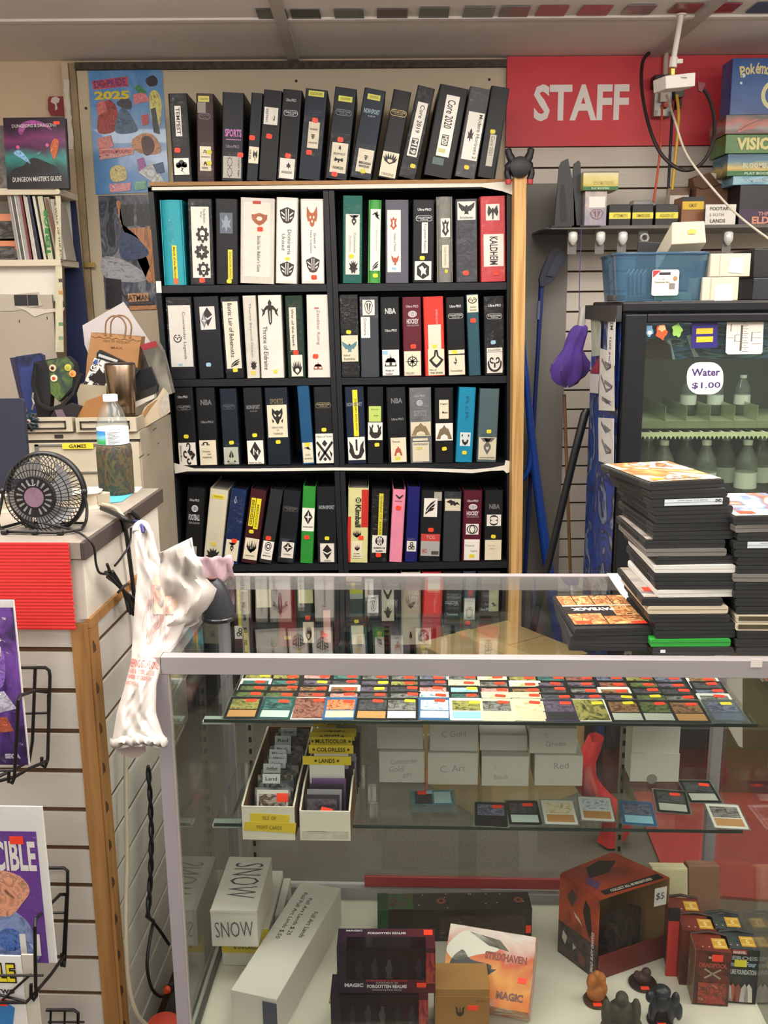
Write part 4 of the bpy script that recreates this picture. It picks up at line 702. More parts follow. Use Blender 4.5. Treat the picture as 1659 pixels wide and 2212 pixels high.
# fan
bp = CTOP(72, 1152); cpos = PY(88, 1068, bp.y+.02)
fan = thing('desk_fan', 'small black desk fan seen from behind on the counter', 'fan', cpos, rot=(R(-9), 0, R(-6)))
fb = mat('18181a', .4, spec=.4); zb = TOP-cpos.z; RF = .069
part('rim', MB().torus((0, .012, 0), RF, .0042, 48, 8), fb, fan, smooth=60).scale = (1, 2.0, 1)
g = MB()
for k in range(52):
    a = 2*math.pi*k/52; c, s = math.cos(a), math.sin(a)
    g.tube([(.037*c, -.024, .037*s), (.055*c, -.02, .055*s), (.066*c, -.004, .066*s), (RF*c, .012, RF*s)], .0008, 4)
for rr, yy in ((.047, -.0225), (.058, -.017)): g.torus((0, yy, 0), rr, .0009, 40, 4)
part('grille', g, fb, fan, smooth=60)
g = MB()
for k in range(52):
    a = 2*math.pi*k/52; c, s = math.cos(a), math.sin(a); g.tube([(.012*c, .044, .012*s), (.05*c, .04, .05*s), (RF*c, .016, RF*s)], .0007, 4)
part('grille', g, fb, fan)
g = MB()
for k in range(4):
    rows = []
    for i in range(5):
        r_ = .012+.048*i/4; rows.append([(r_*math.cos(R(90*k+d+8*i)), -.006+.02*(d+34)/68, r_*math.sin(R(90*k+d+8*i))) for d in (-34, -17, 0, 17, 34)])
    g.sheet(rows)
part('blade', g, mat('b9bbbd', .3, .6), fan, 'silver blades', smooth=60)
part('motor_housing', MB().lathe([(.0, -.026), (.036, -.026), (.0365, -.023), (.0365, -.018), (.022, .0), (0, .004)], 32, (0, 0, 0), 'y'), fb, fan, smooth=35)
g = MB()
for k in range(18):
    a = R(20*k+10)
    if 250 < (20*k+10) < 290: continue
    o = [rot2(p, a) for p in [(.0205, -.0011), (.0305, -.0022), (.0325, 0), (.0305, .0022), (.0205, .0011)]]
    g.flat(o, -.0263)
part('vent_slots', g, mat('8f9194', .35, .4), fan, 'pale vent slots')
part('label_disc', MB().lathe([(.0175, -.0268), (.0175, -.0262)], 24, (0, 0, 0), 'y'), mat('83677c', .45, var=.1, scale=200), fan)
part('clip', MB().tube([(-.006, -.029, .024), (-.004, -.030, .0215), (.004, -.030, .0215), (.006, -.029, .024)], .001, 5), mat('c9cacc', .25, .9), fan)
def fl(p): return Vector(p)
st = MB()
for s in (-1, 1):
    st.tube(catmull([(s*.072, .008, .002), (s*.078, .008, -.02), (s*.080, -.004, zb+.02), (s*.074, -.012, zb+.006)], 4), .0028, 6)
st.tube([(-.074, -.012, zb+.006), (-.055, -.03, zb+.0045), (.045, -.036, zb+.0045), (.074, -.012, zb+.006)], .0028, 6)
st.tube([(-.074, -.012, zb+.006), (-.06, .04, zb+.0045), (.06, .04, zb+.0045), (.074, -.012, zb+.006)], .0028, 6)
fan.rotation_euler = (0, 0, R(-6))
part('stand', st, fb, fan, smooth=60)
for x in (-.055, .0, .045): part('foot', MB().lathe([(.0045, -.005), (.0045, .005)], 10, (x, -.034, zb+.0047), 'x'), fb, fan)
for s in (-1, 1): part('pivot_knob', MB().lathe([(.005, 0), (.006, s*.004), (.004, s*.008)], 12, (s*.071, .01, .003), 'x'), fb, fan, smooth=40)
# dark navy panel standing behind the fan
p = CTOP(-60, 1082); q = PY(46, 862, p.y)
single('tablet_back', MB().prism(rrect(-.075, q.x-p.x-.0+.0, 0, q.z-TOP, .008), 0, .012), mat('1d2236', .5), 'dark navy rounded panel standing on the counter behind the fan', 'panel', (p.x, p.y, TOP+.0005), (R(-3), 0, 0))
# bottle
bt = CTOP(253, 1066)
b = thing('water_bottle', 'clear water bottle with white cap and patterned sleeve on the counter', 'bottle', bt, R(-20))
hB = (PY(248, 852, bt.y).z-TOP); rb = .0335; k = hB/.21
part('bottle_body', MB().lathe([(.03, .003*k), (rb*.93, .012*k), (rb*.93, .1*k), (rb*.95, .115*k), (rb*.95, .142*k), (rb*.9, .155*k), (.021, .182*k), (.0125, .194*k), (.0125, .2*k)], 28), glass('f0f5f5', .04, 1.52, .05), b, smooth=60)
part('cap', MB().lathe([(.0, .21*k), (.0142, .21*k), (.0148, .208*k), (.0148, .197*k), (.0138, .196*k)], 24), mat('ecebe8', .4), b, smooth=40)
lb = MB().lathe([(rb*.965, .108*k), (rb*.965, .142*k)], 32); part('bottle_label', lb, mat('dfe3e4', .35), b, smooth=60)
def wrap(a0, a1, z0, z1, r, n=8): return MB().sheet([[(r*math.sin(R(a0+(a1-a0)*i/n)), -r*math.cos(R(a0+(a1-a0)*i/n)), z) for i in range(n+1)] for z in (z0, z1)])
part('label_art', wrap(-55, 8, .109*k, .137*k, rb*.972), art(21, ['2f9a56','3fae62','7cc4e0','3f8fd0','3a86cc'], 2, .6, .75), b)
for i in range(9): part('lettering', wrap(16, 60-(i % 3)*9, (.1335-.0029*i)*k, (.1345-.0029*i)*k, rb*.973), mat('6a6d70', .5), b)
part('sleeve', MB().lathe([(rb*1.03, .0), (rb*1.08, .004*k), (rb*1.09, .09*k), (rb*1.05, .104*k), (rb*1.0, .106*k)], 30), art(5, ['2b221d','4d2c22','34453f','2f2a22','49502c','64422f','27322f','3d2620'], 2.2, 3, 0, .7), b, 'camouflage patterned sleeve', smooth=60)
part('water', MB().lathe([(0, .004), (rb*.9, .006*k), (rb*.9, .1*k), (0, .1*k)], 24), glass('a59a90', .05, 1.33), b)
def patch(name, label, cat, pix, z, m, thick=.0006, group=None):
    P = [PZ(u, v, z) for u, v in pix]; o = sum(P, Vector())/len(P)
    return single(name, MB().prism([(p.x-o.x, p.y-o.y) for p in P], 0, thick, 'z'), m, label, cat, o, group=group)
patch('note_card', 'cyan note card under the water bottle', 'card', [(205,1070),(287,1066),(263,1084),(225,1087)], TOP+.0008, mat('4fb4c8', .5))
patch('paper_sheet', 'white paper slip beside the water bottle', 'paper', [(190,1052),(308,1052),(296,1064),(184,1066)], TOP+.0002, mat('d6d4cf', .6))
# power strip and cables
p, q = CTOP(-40, 1108), CTOP(212, 1098); dx = q-p; L = dx.length; an = math.atan2(dx.y, dx.x)
ps = thing('power_strip', 'beige power strip lying behind the fan', 'power strip', p, an)
part('body', MB().prism(rrect(0, L, 0, .05, .012), 0, .03, 'z'), mat('b9b09c', .45), ps, bevel=.006)
part('end_cap', MB().prism([(L-.001, .006), (L+.02, .018), (L+.02, .03), (L-.001, .044)], .004, .026, 'z'), mat('a8a08c', .5), ps)
def EP(u, v, off): return MC @ CE(u, v, off)
cab = mat('171617', .45)
def cord(label, pts, r, m=None, name='cable', n=5, group=None):
    o = pts[0]; return single(name, MB().tube(catmull([p-o for p in pts], n), r, 7), m or cab, label, 'cable', o, smooth=60, group=group)
cord('thick black cable running off the counter edge behind the bag', [CTOP(220,1098,.012), CTOP(245,1108,.012), CTOP(275,1124,.006), EP(291,1130,.016), EP(297,1118,.02), EP(280,1104,.012)], .0048)
cord('black cable dropping down the counter end', [EP(262,1112,.012), EP(272,1150,.012), EP(281,1215,.012), EP(290,1290,.012), EP(300,1400,.014)], .0042)
cord('beige cable draped over the counter edge', [CTOP(222,1090,.014), CTOP(250,1098,.014), CTOP(262,1112,.01), EP(268,1122,.02)], .0042, mat('a79d88', .5))
cord('thin black fan cord looping to its tied bundle', [cpos+Vector((.01,-.03,-.045)), CTOP(150,1143,.006), CTOP(185,1160,.006), EP(203,1182,.018), EP(207,1215,.016), EP(214,1236,.016), EP(228,1240,.016)], .0022)
cord('thin black cord rising from the tied bundle to the counter edge', [EP(248,1222,.016), EP(262,1205,.016), EP(280,1175,.02), EP(283,1140,.02)], .0022)
o = EP(262, 1262, .02); t = thing('cord_bundle', 'tied bundle of folded black cord on the counter end', 'cord', o)
for i, (a, c) in enumerate([((228,1236),(288,1328)),((235,1232),(282,1326)),((243,1234),(278,1322)),((232,1246),(290,1318)),((240,1248),(296,1308)),((231,1240),(309,1310)),((246,1244),(305,1300))]):
    m_ = ((a[0]+c[0])/2-1, (a[1]+c[1])/2-2)
    part('strand', MB().tube(catmull([EP(*a, .018+.003*(i % 3))-o, EP(264+i*.8, 1272+i, .022+.003*(i % 2))-o, EP(*c, .02+.004*(i % 3))-o], 5), .0031, 6), cab, t, smooth=60)
part('tie', MB().tube([EP(255, 1280, .024)-o, EP(268, 1266, .03)-o, EP(276, 1262, .024)-o], .0028, 6), cab, t)
part('strand', MB().tube([EP(231, 1218, .02)-o, EP(240, 1240, .022)-o, EP(262, 1268, .024)-o], .0028, 6), cab, t)
# cords hanging low between counter and case
cord('pale beige cord hanging down along the counter end', [EP(272,1600,.02), EP(272,1700,.02), EP(274,1850,.02), EP(272,2000,.02), EP(278,2120,.02), EP(296,2190,.03), EP(330,2225,.05)], .0042, mat('b3aa93', .5))
def twist(side, n=26):
    P = []
    for i in range(n):
        f = i/(n-1); v = 1655+f*325; u = 320+8*math.sin(f*3)-2*f
        P.append(EP(u+3.0*math.sin(f*26+side*math.pi), v, .03+.003*math.cos(f*26+side*math.pi)))
    return P
o = EP(320, 1700, .03); t = thing('twisted_cord', 'black cord twisted on itself that ends in a loop near the floor', 'cord', o)
part('strand', MB().tube([p-o for p in twist(0)+[EP(345,2010,.03), EP(365,2040,.03)]], .0034, 6), cab, t, smooth=60)
part('strand', MB().tube([p-o for p in twist(1)]+[p-o for p in catmull([EP(332,1990,.03), EP(322,2040,.03), EP(318,2090,.03), EP(328,2135,.03), EP(350,2153,.03), EP(372,2140,.03)], 5)], .0034, 6), cab, t, smooth=60)
o = EP(362, 2138, .03); t = thing('plug', 'black plug with orange end on the looped cord', 'plug', o)
part('body', MB().tube([EP(378,2128,.04)-o, EP(362,2138,.035)-o], [.008, .010], 10), mat('2a2422', .5), t); part('tip', MB().tube([EP(362,2138,.035)-o, EP(357,2141,.032)-o], [.009, .006], 10), mat('f0592f', .4), t, 'orange tip')
o = PZ(380, 2330, 0); o = MC @ CE(352, 2205, .06)
single('red_bottle_cap', MB().lathe([(0, .0), (.03, -.004), (.036, -.02), (.036, -.3), (0, -.3)], 20), mat('b8402f', .5), 'red topped container on the floor between counter and case', 'container', o, smooth=40)
# ------------------------------------------------------------------ hanging white plastic bag
rows = [(1136,296,318,1.66),(1150,289,331,1.65),(1172,288,336,1.64),(1205,292,345,1.62),(1245,296,378,1.60),(1290,292,400,1.58),(1340,289,404,1.56),(1385,286,384,1.54),(1430,283,352,1.485),(1480,270,338,1.445),(1540,252,337,1.415),(1585,245,352,1.40),(1598,241,364,1.395),(1612,247,360,1.395)]
def brow(v):
    for a, c in zip(rows, rows[1:]):
        if a[0] <= v <= c[0]: f = (v-a[0])/(c[0]-a[0]); return [a[i]+(c[i]-a[i])*f for i in (1, 2, 3)]
    return rows[-1][1:] if v > rows[-1][0] else rows[0][1:]
def bagpt(s, v, back=0):
    l, r_, Y = brow(v); dep = .02+.05*min(1, max(0, (v-1140)/300))*(1 if v < 1560 else 1.1)
    fold = .006*math.sin(s*15+v*.010)+.006*math.sin(s*8-v*.03+1)+.004*abs(math.sin(v*.045+s*6))+.003*math.sin(v*.11-s*19)+.002*math.sin(v*.19+s*31)
    e = math.sin(math.pi*min(1, max(0, s)))
    y = Y-dep*.5*e**.7+fold*e if not back else Y+dep*.28*e**.7+fold*.4*e
    return PY(l+(r_-l)*s, v+2.2*math.sin(s*7+1)+1.2*math.sin(s*17) if v > 1590 else v, y)
bo = bagpt(.5, 1200); mb = MB(); R1 = []
vs = [1136+ (1614-1136)*i/70 for i in range(71)]
for v in vs: R1.append([bagpt(j/32, v)-bo for j in range(33)]+[bagpt(1-j/32, v, 1)-bo for j in range(1, 32)]+[bagpt(0, v)-bo])
bag = thing('plastic_bag', 'white plastic shopping bag hanging between counter and glass case', 'bag', bo)
plas = mat('c3bdb8', .42, var=.03, scale=25, bump=.25); plas.node_tree.nodes['Principled BSDF'].inputs['Subsurface Weight'].default_value = 0
part('sheet', mb.sheet(R1), plas, bag, smooth=70)
hem = [bagpt(j/24, 1600+2.5*math.sin(j*.9)+1.5*math.sin(j*2.3))-bo+Vector((0, -.003-.0015*math.sin(j*1.7), 0)) for j in range(25)]
hm = MB().sheet([[p+Vector((0, -.004, .010)) for p in hem], [p+Vector((0, -.009, .002+.002*math.sin(i*1.9))) for i, p in enumerate(hem)], [p+Vector((0, -.002, -.006)) for p in hem]])
part('hem', hm, plas, bag, smooth=70, solid=.0012)
inn = MB().sheet([[PY(250+(315-250)*s/8, 1606+(v_)*(.55+.45*math.sin(math.pi*(s/8)**1.3)), 1.40)-bo for s in range(9)] for v_ in (0, 15, 32)])
part('lining', inn, mat('b3a39f', .6), bag, smooth=60)
def onbag(s_, w, h, u, v, col, bold=.02, deg=0):
    vs_, fs = text_geo(s_, bold); P = []
    for x, z in vs_:
        uu, vv = rot2((x*w, -z*h), R(deg)); uu += u; vv += v; l, r_, _ = brow(vv)
        P.append(bagpt(min(.97, max(.02, (uu-l)/(r_-l))), vv)-bo+Vector((0, -.0022, 0)))
    part('lettering', MB().add(P, fs), mat(col, .5), bag)
onbag('KEEPING STORE-ONE', 66, 17, 310, 1433, 'd8615c', .0, 6); onbag('THIS PLASTIC BAG IS', 58, 10, 306, 1450, 'e09a94', .02, 7); onbag('DANGER TO CHILDREN', 56, 9, 300, 1462, 'dc8c86', .03, 8); onbag('RECYCLE', 30, 7, 285, 1474, 'dc8c86', .02, 8); onbag('PLEASE RETURN', 40, 8, 318, 1418, 'e4aaa4', .02, 6)
pk = MB()
for i in range(9):
    P = [(.22+.06*i+.05*math.sin(i+k*.9), 1262+k*16) for k in range(9)]
    pk.tube([bagpt(s_, v)-bo+Vector((0, -.0025, 0)) for s_, v in P], .0006, 4)
part('printed_lines', pk, mat('dba9a2', .6), bag)
part('print_patch', MB().sheet([[bagpt(.38+.55*i/8, v)-bo+Vector((0, -.0018, 0)) for i in range(9)] for v in (1246, 1262, 1278, 1294, 1310, 1326)]), mat('e3c0ac', .5), bag, smooth=60)
part('handle', MB().tube(catmull([PY(294,1150,1.65)-bo, PY(296,1138,1.66)-bo, PY(306,1131,1.665)-bo, PY(316,1138,1.66)-bo, PY(320,1152,1.65)-bo], 4), .007, 8), plas, bag, smooth=60)
p = PY(306, 1146, 1.63)
single('blue_hook', MB().tube([PY(309,1150,1.64)-p, PY(307,1138,1.645)-p, PY(303,1128,1.68)-p, PY(292,1126,1.72)-p], .0032, 8), mat('2a2f78', .4), 'small blue hook that carries the white bag', 'hook', p)
# crumpled second bag over the case corner
top_ = [(340,1196),(352,1186),(375,1176),(398,1168),(414,1161),(419,1166)]; 
outl = [(346,1192),(380,1174),(414,1161),(420,1196),(434,1212),(438,1240),(470,1272),(446,1322),(430,1316),(427,1347),(370,1364),(346,1340)]
co = PY(385, 1260, 1.56); g = []
for i in range(15):
    f = i/14; a = (346-4*f, 1194+150*f)
    rr = catmull([Vector((414,1161,0)), Vector((421,1196,0)), Vector((437,1216,0)), Vector((440,1243,0)), Vector((468,1272,0)), Vector((447,1315,0)), Vector((429,1330,0)), Vector((427,1347,0)), Vector((380,1363,0))], 4)
    e = rr[min(len(rr)-1, int(f*(len(rr)-1)))]
    row = []
    for j in range(17):
        s_ = j/16; u = a[0]+(e.x-a[0])*s_; v = a[1]+(e.y-a[1])*s_
        Y = 1.575-.03*math.sin(math.pi*s_)+.016*math.sin(s_*9+f*7)+.010*math.sin(f*15-s_*6)+.006*math.sin(s_*21+f*3)
        row.append(PY(u, v, Y)-co)
    g.append(row)
single('plastic_bag', MB().sheet(g), plas, 'crumpled white bag flap flaring over the corner of the glass case', 'bag', co, smooth=75, solid=.0012)
co = PZ(462, 1243, .985)
g = [[Vector((co.x-.040+.078*j/12+.002*math.sin(i*2+j), co.y+.004+.004*math.sin(j*1.3+i*.8)+(.012 if j > 9 else 0), .9716+.052*i/6*(1+.03*math.sin(j*1.9))))-co for j in range(13)] for i in range(7)]
single('mauve_bag', MB().sheet(g), mat('ab8f97', .5), 'thin mauve plastic bag standing at the back of the case top', 'bag', co, smooth=70, solid=.002)
# barcode scanner
sp = PZ(478, 1336, .972); s = thing('barcode_scanner', 'dark grey barcode scanner standing on the glass case top', 'scanner', sp, R(20))
dg = mat('262a2e', .4)
hh = PY(478, 1243, sp.y).z-.972
mb = MB(); RR = []
for i in range(9):
    f = i/8; a = f*math.pi/2; RR.append([( (-.004-.012*f)+ .030*math.cos(a*.96)*math.cos(t_)*(1.0), .026*math.cos(a*.96)*math.sin(t_), hh*math.sin(a)**.9) for t_ in [2*math.pi*k/20 for k in range(21)]])
part('head', mb.sheet(RR), dg, s, smooth=70)
part('handle', MB().tube([(-.03, 0, hh*.75), (-.07, .01, hh*.7), (-.11, .02, hh*.55)], [.02, .017, .015], 12), dg, s, smooth=60)
part('rim', MB().lathe([(.031, .0), (.032, .006), (.030, .008)], 20, (-.004, 0, 0)), mat('15171a', .3), s)
part('button', MB().lathe([(.009, 0), (.009, .002), (0, .003)], 16, (-.014, -.006, hh*.975)), mat('6a4a4a', .4), s, 'maroon button')
# ================================================================== CABINET BEHIND THE COUNTER
YC = 2.9; XC = PY(299, 905, YC).x
def CB(u, v, Y=YC): return PY(u, v, Y)-Vector((XC, YC, 0))
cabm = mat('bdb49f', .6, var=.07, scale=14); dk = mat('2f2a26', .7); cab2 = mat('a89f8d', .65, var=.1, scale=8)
cb = thing('drawer_cabinet', 'worn cream cabinet with small label-holder drawers behind the counter', 'cabinet', (XC, YC, 0))
xl_ = CB(46, 940).x; zA, zB, zC_ = CB(150, 902).z, CB(150, 932).z, CB(150, 950).z
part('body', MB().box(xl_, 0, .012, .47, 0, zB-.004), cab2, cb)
part('top_rail', MB().box(xl_-.002, 0, 0, .012, zC_, zB-.006), cabm, cb)
part('dark_gap', MB().box(xl_+.002, -.002, .004, .012, zC_-.01, zC_), dk, cb)
dr = part('drawer', MB().box(xl_+.004, -.004, 0, .012, .6, zC_-.009), cabm, cb)
p, q = CB(75, 960), CB(232, 1022)
fr = MB(); th = .006
for a in ((p.x, p.x+th*2, q.z, p.z), (q.x-th*2, q.x, q.z, p.z), (p.x, q.x, q.z, q.z+th), (p.x, q.x, p.z-th, p.z)): fr.box(a[0], a[1], -.004, -.0005, a[2], a[3])
part('label_holder', fr, mat('8f8b85', .4, .5), dr)
p, q = CB(135, 957), CB(203, 969)
part('label', MB().box(p.x, q.x, -.006, -.0045, q.z, p.z), mat('e3cf37', .5), dr, 'yellow label')
text('GAMES', (q.x-p.x)*.55, (p.z-q.z)*.62, mat('3a3420', .5), dr, (p.x+q.x)/2, (p.z+q.z)/2, -.0066, bold=.02)
p, q = CB(118, 939), CB(137, 946); part('plate', MB().box(p.x, q.x, -.003, -.0005, q.z, p.z), dk, cb)
for (a, b2) in ((38, 160), (165, 297)):
    p, q = CB(a, 902), CB(b2, 931); d = part('drawer', MB().box(p.x, q.x, -.012, .002, q.z, p.z), cabm, cb, 'small drawer with dark framed label slot')
    c0, c1 = CB(a+10, 909), CB(b2-14, 925); f_ = MB(); w_ = .004
    for r_ in ((c0.x, c1.x, c0.z-w_, c0.z), (c0.x, c1.x, c1.z, c1.z+w_), (c0.x, c0.x+w_, c1.z, c0.z), (c1.x-w_, c1.x, c1.z, c0.z)): f_.box(r_[0], r_[1], -.016, -.0125, r_[2], r_[3])
    part('slot_frame', f_, dk, d)
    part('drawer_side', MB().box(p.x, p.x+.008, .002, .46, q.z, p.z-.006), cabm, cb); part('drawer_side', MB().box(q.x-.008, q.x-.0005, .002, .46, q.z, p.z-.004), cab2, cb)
for (u, v, l) in ((300,990,30),(318,985,12),(340,960,10),(330,930,22)): 
    pp = PX(u, v, XC)-Vector((XC, YC, 0)); part('scratch', MB().box(.0003, .0012, pp.y, pp.y+l*.0022, pp.z, pp.z+.003), mat('4c443c', .8), cb)
ZT = zB-.002
def on(u, Y): return Vector((PY(u, 850, Y).x, Y, ZT))
# tumbler
c = on(263, 2.98); h = PY(263, 787, 2.98).z-ZT
t = thing('steel_tumbler', 'brushed steel tumbler standing on the cream cabinet', 'tumbler', c)
part('cup', MB().lathe([(.034, 0), (.037, .006), (.0375, h*.35), (.039, h*.36), (.0475, h-.002), (.0465, h), (.044, h-.004), (.036, .02), (0, .02)], 32), mat('a08c78', .28, 1), t, smooth=40)
part('lid', MB().lathe([(.0455, h-.004), (.046, h+.003), (.04, h+.005), (0, h+.004)], 28), mat('2b2a28', .4), t, smooth=40)
# foam board sheet
Y = 3.33; P = [PY(u, v, Y) for u, v in ((178,703),(267,652),(333,752),(300,830),(205,800),(183,745))]; o = P[0]
single('foam_board', MB().prism([(p.x-o.x, p.z-o.z) for p in P], 0, .005), mat('c3bec0', .6), 'white board tilted on its corner behind the kraft bag', 'board', o)
# kraft bag
Y = 3.22; kr = mat('a77b50', .75, var=.06, scale=20, bump=.2)
P = [PY(u, v, Y) for u, v in ((197,719),(305,728),(296,800),(280,880),(180,870),(188,775))]; o = P[0]
t = thing('paper_bag', 'brown kraft paper bag with twisted handles on the cabinet', 'bag', o)
part('bag_body', MB().prism([(p.x-o.x, p.z-o.z) for p in P], 0, .06), kr, t)
edge_ = [PY(197+108*i/12, 719+9*i/12+(2 if i % 2 else -2), Y-.002) for i in range(13)]
part('torn_rim', MB().sheet([[p-o for p in edge_], [p-o-Vector((0, .001, .012)) for p in edge_]]), kr, t)
for k, (a, c_) in enumerate((((228,719),(271,724)),((239,720),(283,726)))):
    pts = [PY(a[0], a[1]+6, Y-.004)-o, PY(a[0]+1, 697, Y-.006)-o, PY(a[0]+12, 684-k, Y-.006)-o, PY((a[0]+c_[0])/2+4, 683-k, Y-.006)-o, PY(c_[0]-6, 690, Y-.006)-o, PY(c_[0]+1, 706, Y-.006)-o, PY(c_[0]-2, c_[1]+4, Y-.004)-o]
    part('handle', MB().tube(catmull(pts, 4), .0028, 6), mat('8f6a4a', .7), t, smooth=60)
text('GET IT TODAY', .09, .008, mat('7a5433', .7), t, .082, -.03, -.001, 5); text('MAX', .04, .008, mat('7a5433', .7), t, .082, -.05, -.001, 5)
def slab(name, label, cat, pix, Y, m, th=.01, parts=(), group=None):
    P = [PY(u, v, Y) for u, v in pix]; o = P[0]
    t = thing(name, label, cat, o, group=group)
    part('cover', MB().prism([(p.x-o.x, p.z-o.z) for p in P], 0, th), m, t)
    for nm, px_, m2, dy in parts:
        Q = [PY(u, v, Y-dy) for u, v in px_]; part(nm, MB().prism([(p.x-o.x, p.z-o.z) for p in Q], -dy, -dy+.0006), m2, t)
    return t, o
slab('book', 'dark book leaning behind the steel tumbler', 'book', [(209,762),(215,756),(285,790),(300,800),(280,830),(205,800)], 3.12, mat('232724', .4), .02, [('cover_band', [(214,764),(255,778),(252,783),(212,770)], mat('b9bcbc', .5), .001)])
slab('comic_book', 'white comic with black splash art beside the tumbler', 'comic', [(177,838),(204,773),(244,785),(240,840)], 3.06, art(31, ['e2e0dc','d8d6d2','2a2426','e0dedb','8a3a3e'], 3, 2.5, 0, .4, const=True), .004, [('emblem', [(205,776),(212,778),(210,787),(203,785)], mat('3a5a9c', .4), .001), ('cover_art', [(190,815),(205,808),(215,796),(222,806),(236,800),(232,824),(220,838),(212,828),(200,824)], mat('241f20', .4), .0016)])
slab('slim_box', 'long grey box with red end leaning against the bookcase', 'box', [(303,745),(336,736),(350,760),(372,850),(348,858)], 3.2, art(33, ['6a665c','8f8a80','55524a','7a766c'], 2, 1, .5), .05, [('end_label', [(303,745),(336,736),(342,748),(309,757)], mat('8f2430', .5), .001)])
slab('folder', 'grey folder standing between the kraft bag and the slim box', 'folder', [(296,795),(318,745),(350,800),(345,870),(292,870)], 3.3, mat('7d7a78', .6), .01)
slab('disc_case', 'black disc case tilted behind the tumbler', 'case', [(291,805),(325,792),(342,835),(296,860)], 3.14, mat('202226', .3), .02)
slab('disc_case', 'white-edged disc case lying lowest beside the tumbler', 'case', [(292,868),(333,852),(334,860),(293,880)], 3.02, mat('c6c2b8', .4), .03)
slab('disc_case', 'dark disc case in the middle of the pile beside the tumbler', 'case', [(292,850),(340,832),(338,848),(292,866)], 3.05, mat('2a2724', .4), .03)
slab('cardboard_flap', 'torn carton end with pale paper beside the tumbler', 'carton', [(302,905),(312,880),(340,858),(352,838),(362,848),(367,890),(310,925)], 3.0, mat('b3a48c', .7, var=.1, scale=12), .01, [('newspaper', [(342,870),(358,845),(364,850),(367,885),(345,902)], mat('a39c90', .7, var=.15, scale=90), .001), ('kraft_edge', [(305,898),(318,878),(340,862),(322,886),(310,905)], mat('8f6a40', .7), .0016)])
slab('small_carton', 'beige carton lid behind the clear bottle', 'carton', [(164,832),(230,836),(230,880),(170,880)], 3.02, mat('b5a98e', .7), .12)
slab('tan_divider', 'tan curved divider board behind the clear bottle', 'divider', [(165,902),(178,880),(186,866),(222,853),(232,856),(232,903)], 2.935, mat('96693a', .6, var=.06), .006)
t, o = slab('navy_book', 'navy book leaning at the left end of the cabinet', 'book', [(31,772),(36,770),(84,763),(93,768),(110,905),(60,905)], 3.05, art(41, ['1a1d3a','23305f','2e3f7a','181a30','4a5f9a'], 2, 1, .3), .02, [('spine', [(21,773),(31,772),(60,904),(52,904)], mat('2a2640', .5), .001)])
t, o = slab('crossbody_bag', 'dark bag with green art and round pins on the cabinet', 'bag', [(73,782),(95,778),(144,770),(160,785),(163,800),(157,840),(128,868),(110,850),(105,905),(82,905),(70,840)], 2.99, mat('14151a', .7), .04, [('flap', [(98,780),(144,770),(160,788),(156,835),(128,867),(110,850),(106,800)], art(43, ['1b2334','252f40','3d5230','5a7236','2a3a34'], 2.2, 1, 0, .5), .002)])
for i, (u, v, c, d) in enumerate(((114,795,'d8b79a','2a2422'),(117,817,'e0cdb0','b3452f'),(147,794,'b9b052','9aa040'),(157,807,'d99a55','c07a3a'))):
    p = PY(u, v, 2.986)-o; part('pin', MB().lathe([(0, -.004), (.0105, -.003), (.011, 0)], 18, p, 'y'), mat(c, .35), t, smooth=50); part('pin_centre', MB().lathe([(0, -.005), (.0055, -.0042)], 12, p, 'y'), mat(d, .35), t)
part('strap', MB().tube([PY(u, v, 2.96)-o for u, v in ((78,785),(72,830),(84,872),(110,885),(138,876),(160,850),(176,808))], .008, 6), mat('121216', .8), t, smooth=60)
part('chain', MB().tube([PY(u, v, 2.95)-o for u, v in ((72,848),(70,862),(73,872),(69,885))], .003, 6), mat('b9b4aa', .3, .8), t)
slab('dark_cloth', 'dark cloth lying in the small drawer', 'cloth', [(105,905),(118,885),(150,872),(175,880),(165,905)], 2.93, mat('221a1e', .85), .03, [('grey_fold', [(118,886),(134,884),(145,905),(125,905)], mat('6a5a66', .7), .001)])
slab('tan_flap', 'tan board edge at the left end of the small drawer', 'board', [(38,875),(50,862),(62,905),(38,905)], 2.93, mat('8a6436', .7), .006)
# tentacled eye ornament on the drawer
o = PY(63, 910, YC-.02); t = thing('eye_ornament', 'dark teal ornament of curled tentacles round an eye on the drawer', 'ornament', o)
for k in range(8):
    a = R(45*k+12); c, s_ = math.cos(a), math.sin(a)
    part('tentacle', MB().tube(catmull([(0, 0, 0), (.014*c, -.004, .014*s_), (.023*c-.004*s_, -.003, .023*s_+.004*c), (.028*c+.003*s_, 0, .028*s_-.003*c)], 4), [.006]*6+[.005]*3+[.0045]*4, 6), mat('22363c', .4, .2), t, smooth=60)
part('eyeball', MB().lathe([(.009, -.004), (.007, -.010), (0, -.012)], 16, (0, 0, 0), 'y'), mat('8f7a70', .3), t, smooth=60); part('pupil', MB().lathe([(.003, -.0118), (0, -.0135)], 10, (0, 0, 0), 'y'), mat('3a1a1a', .3), t)
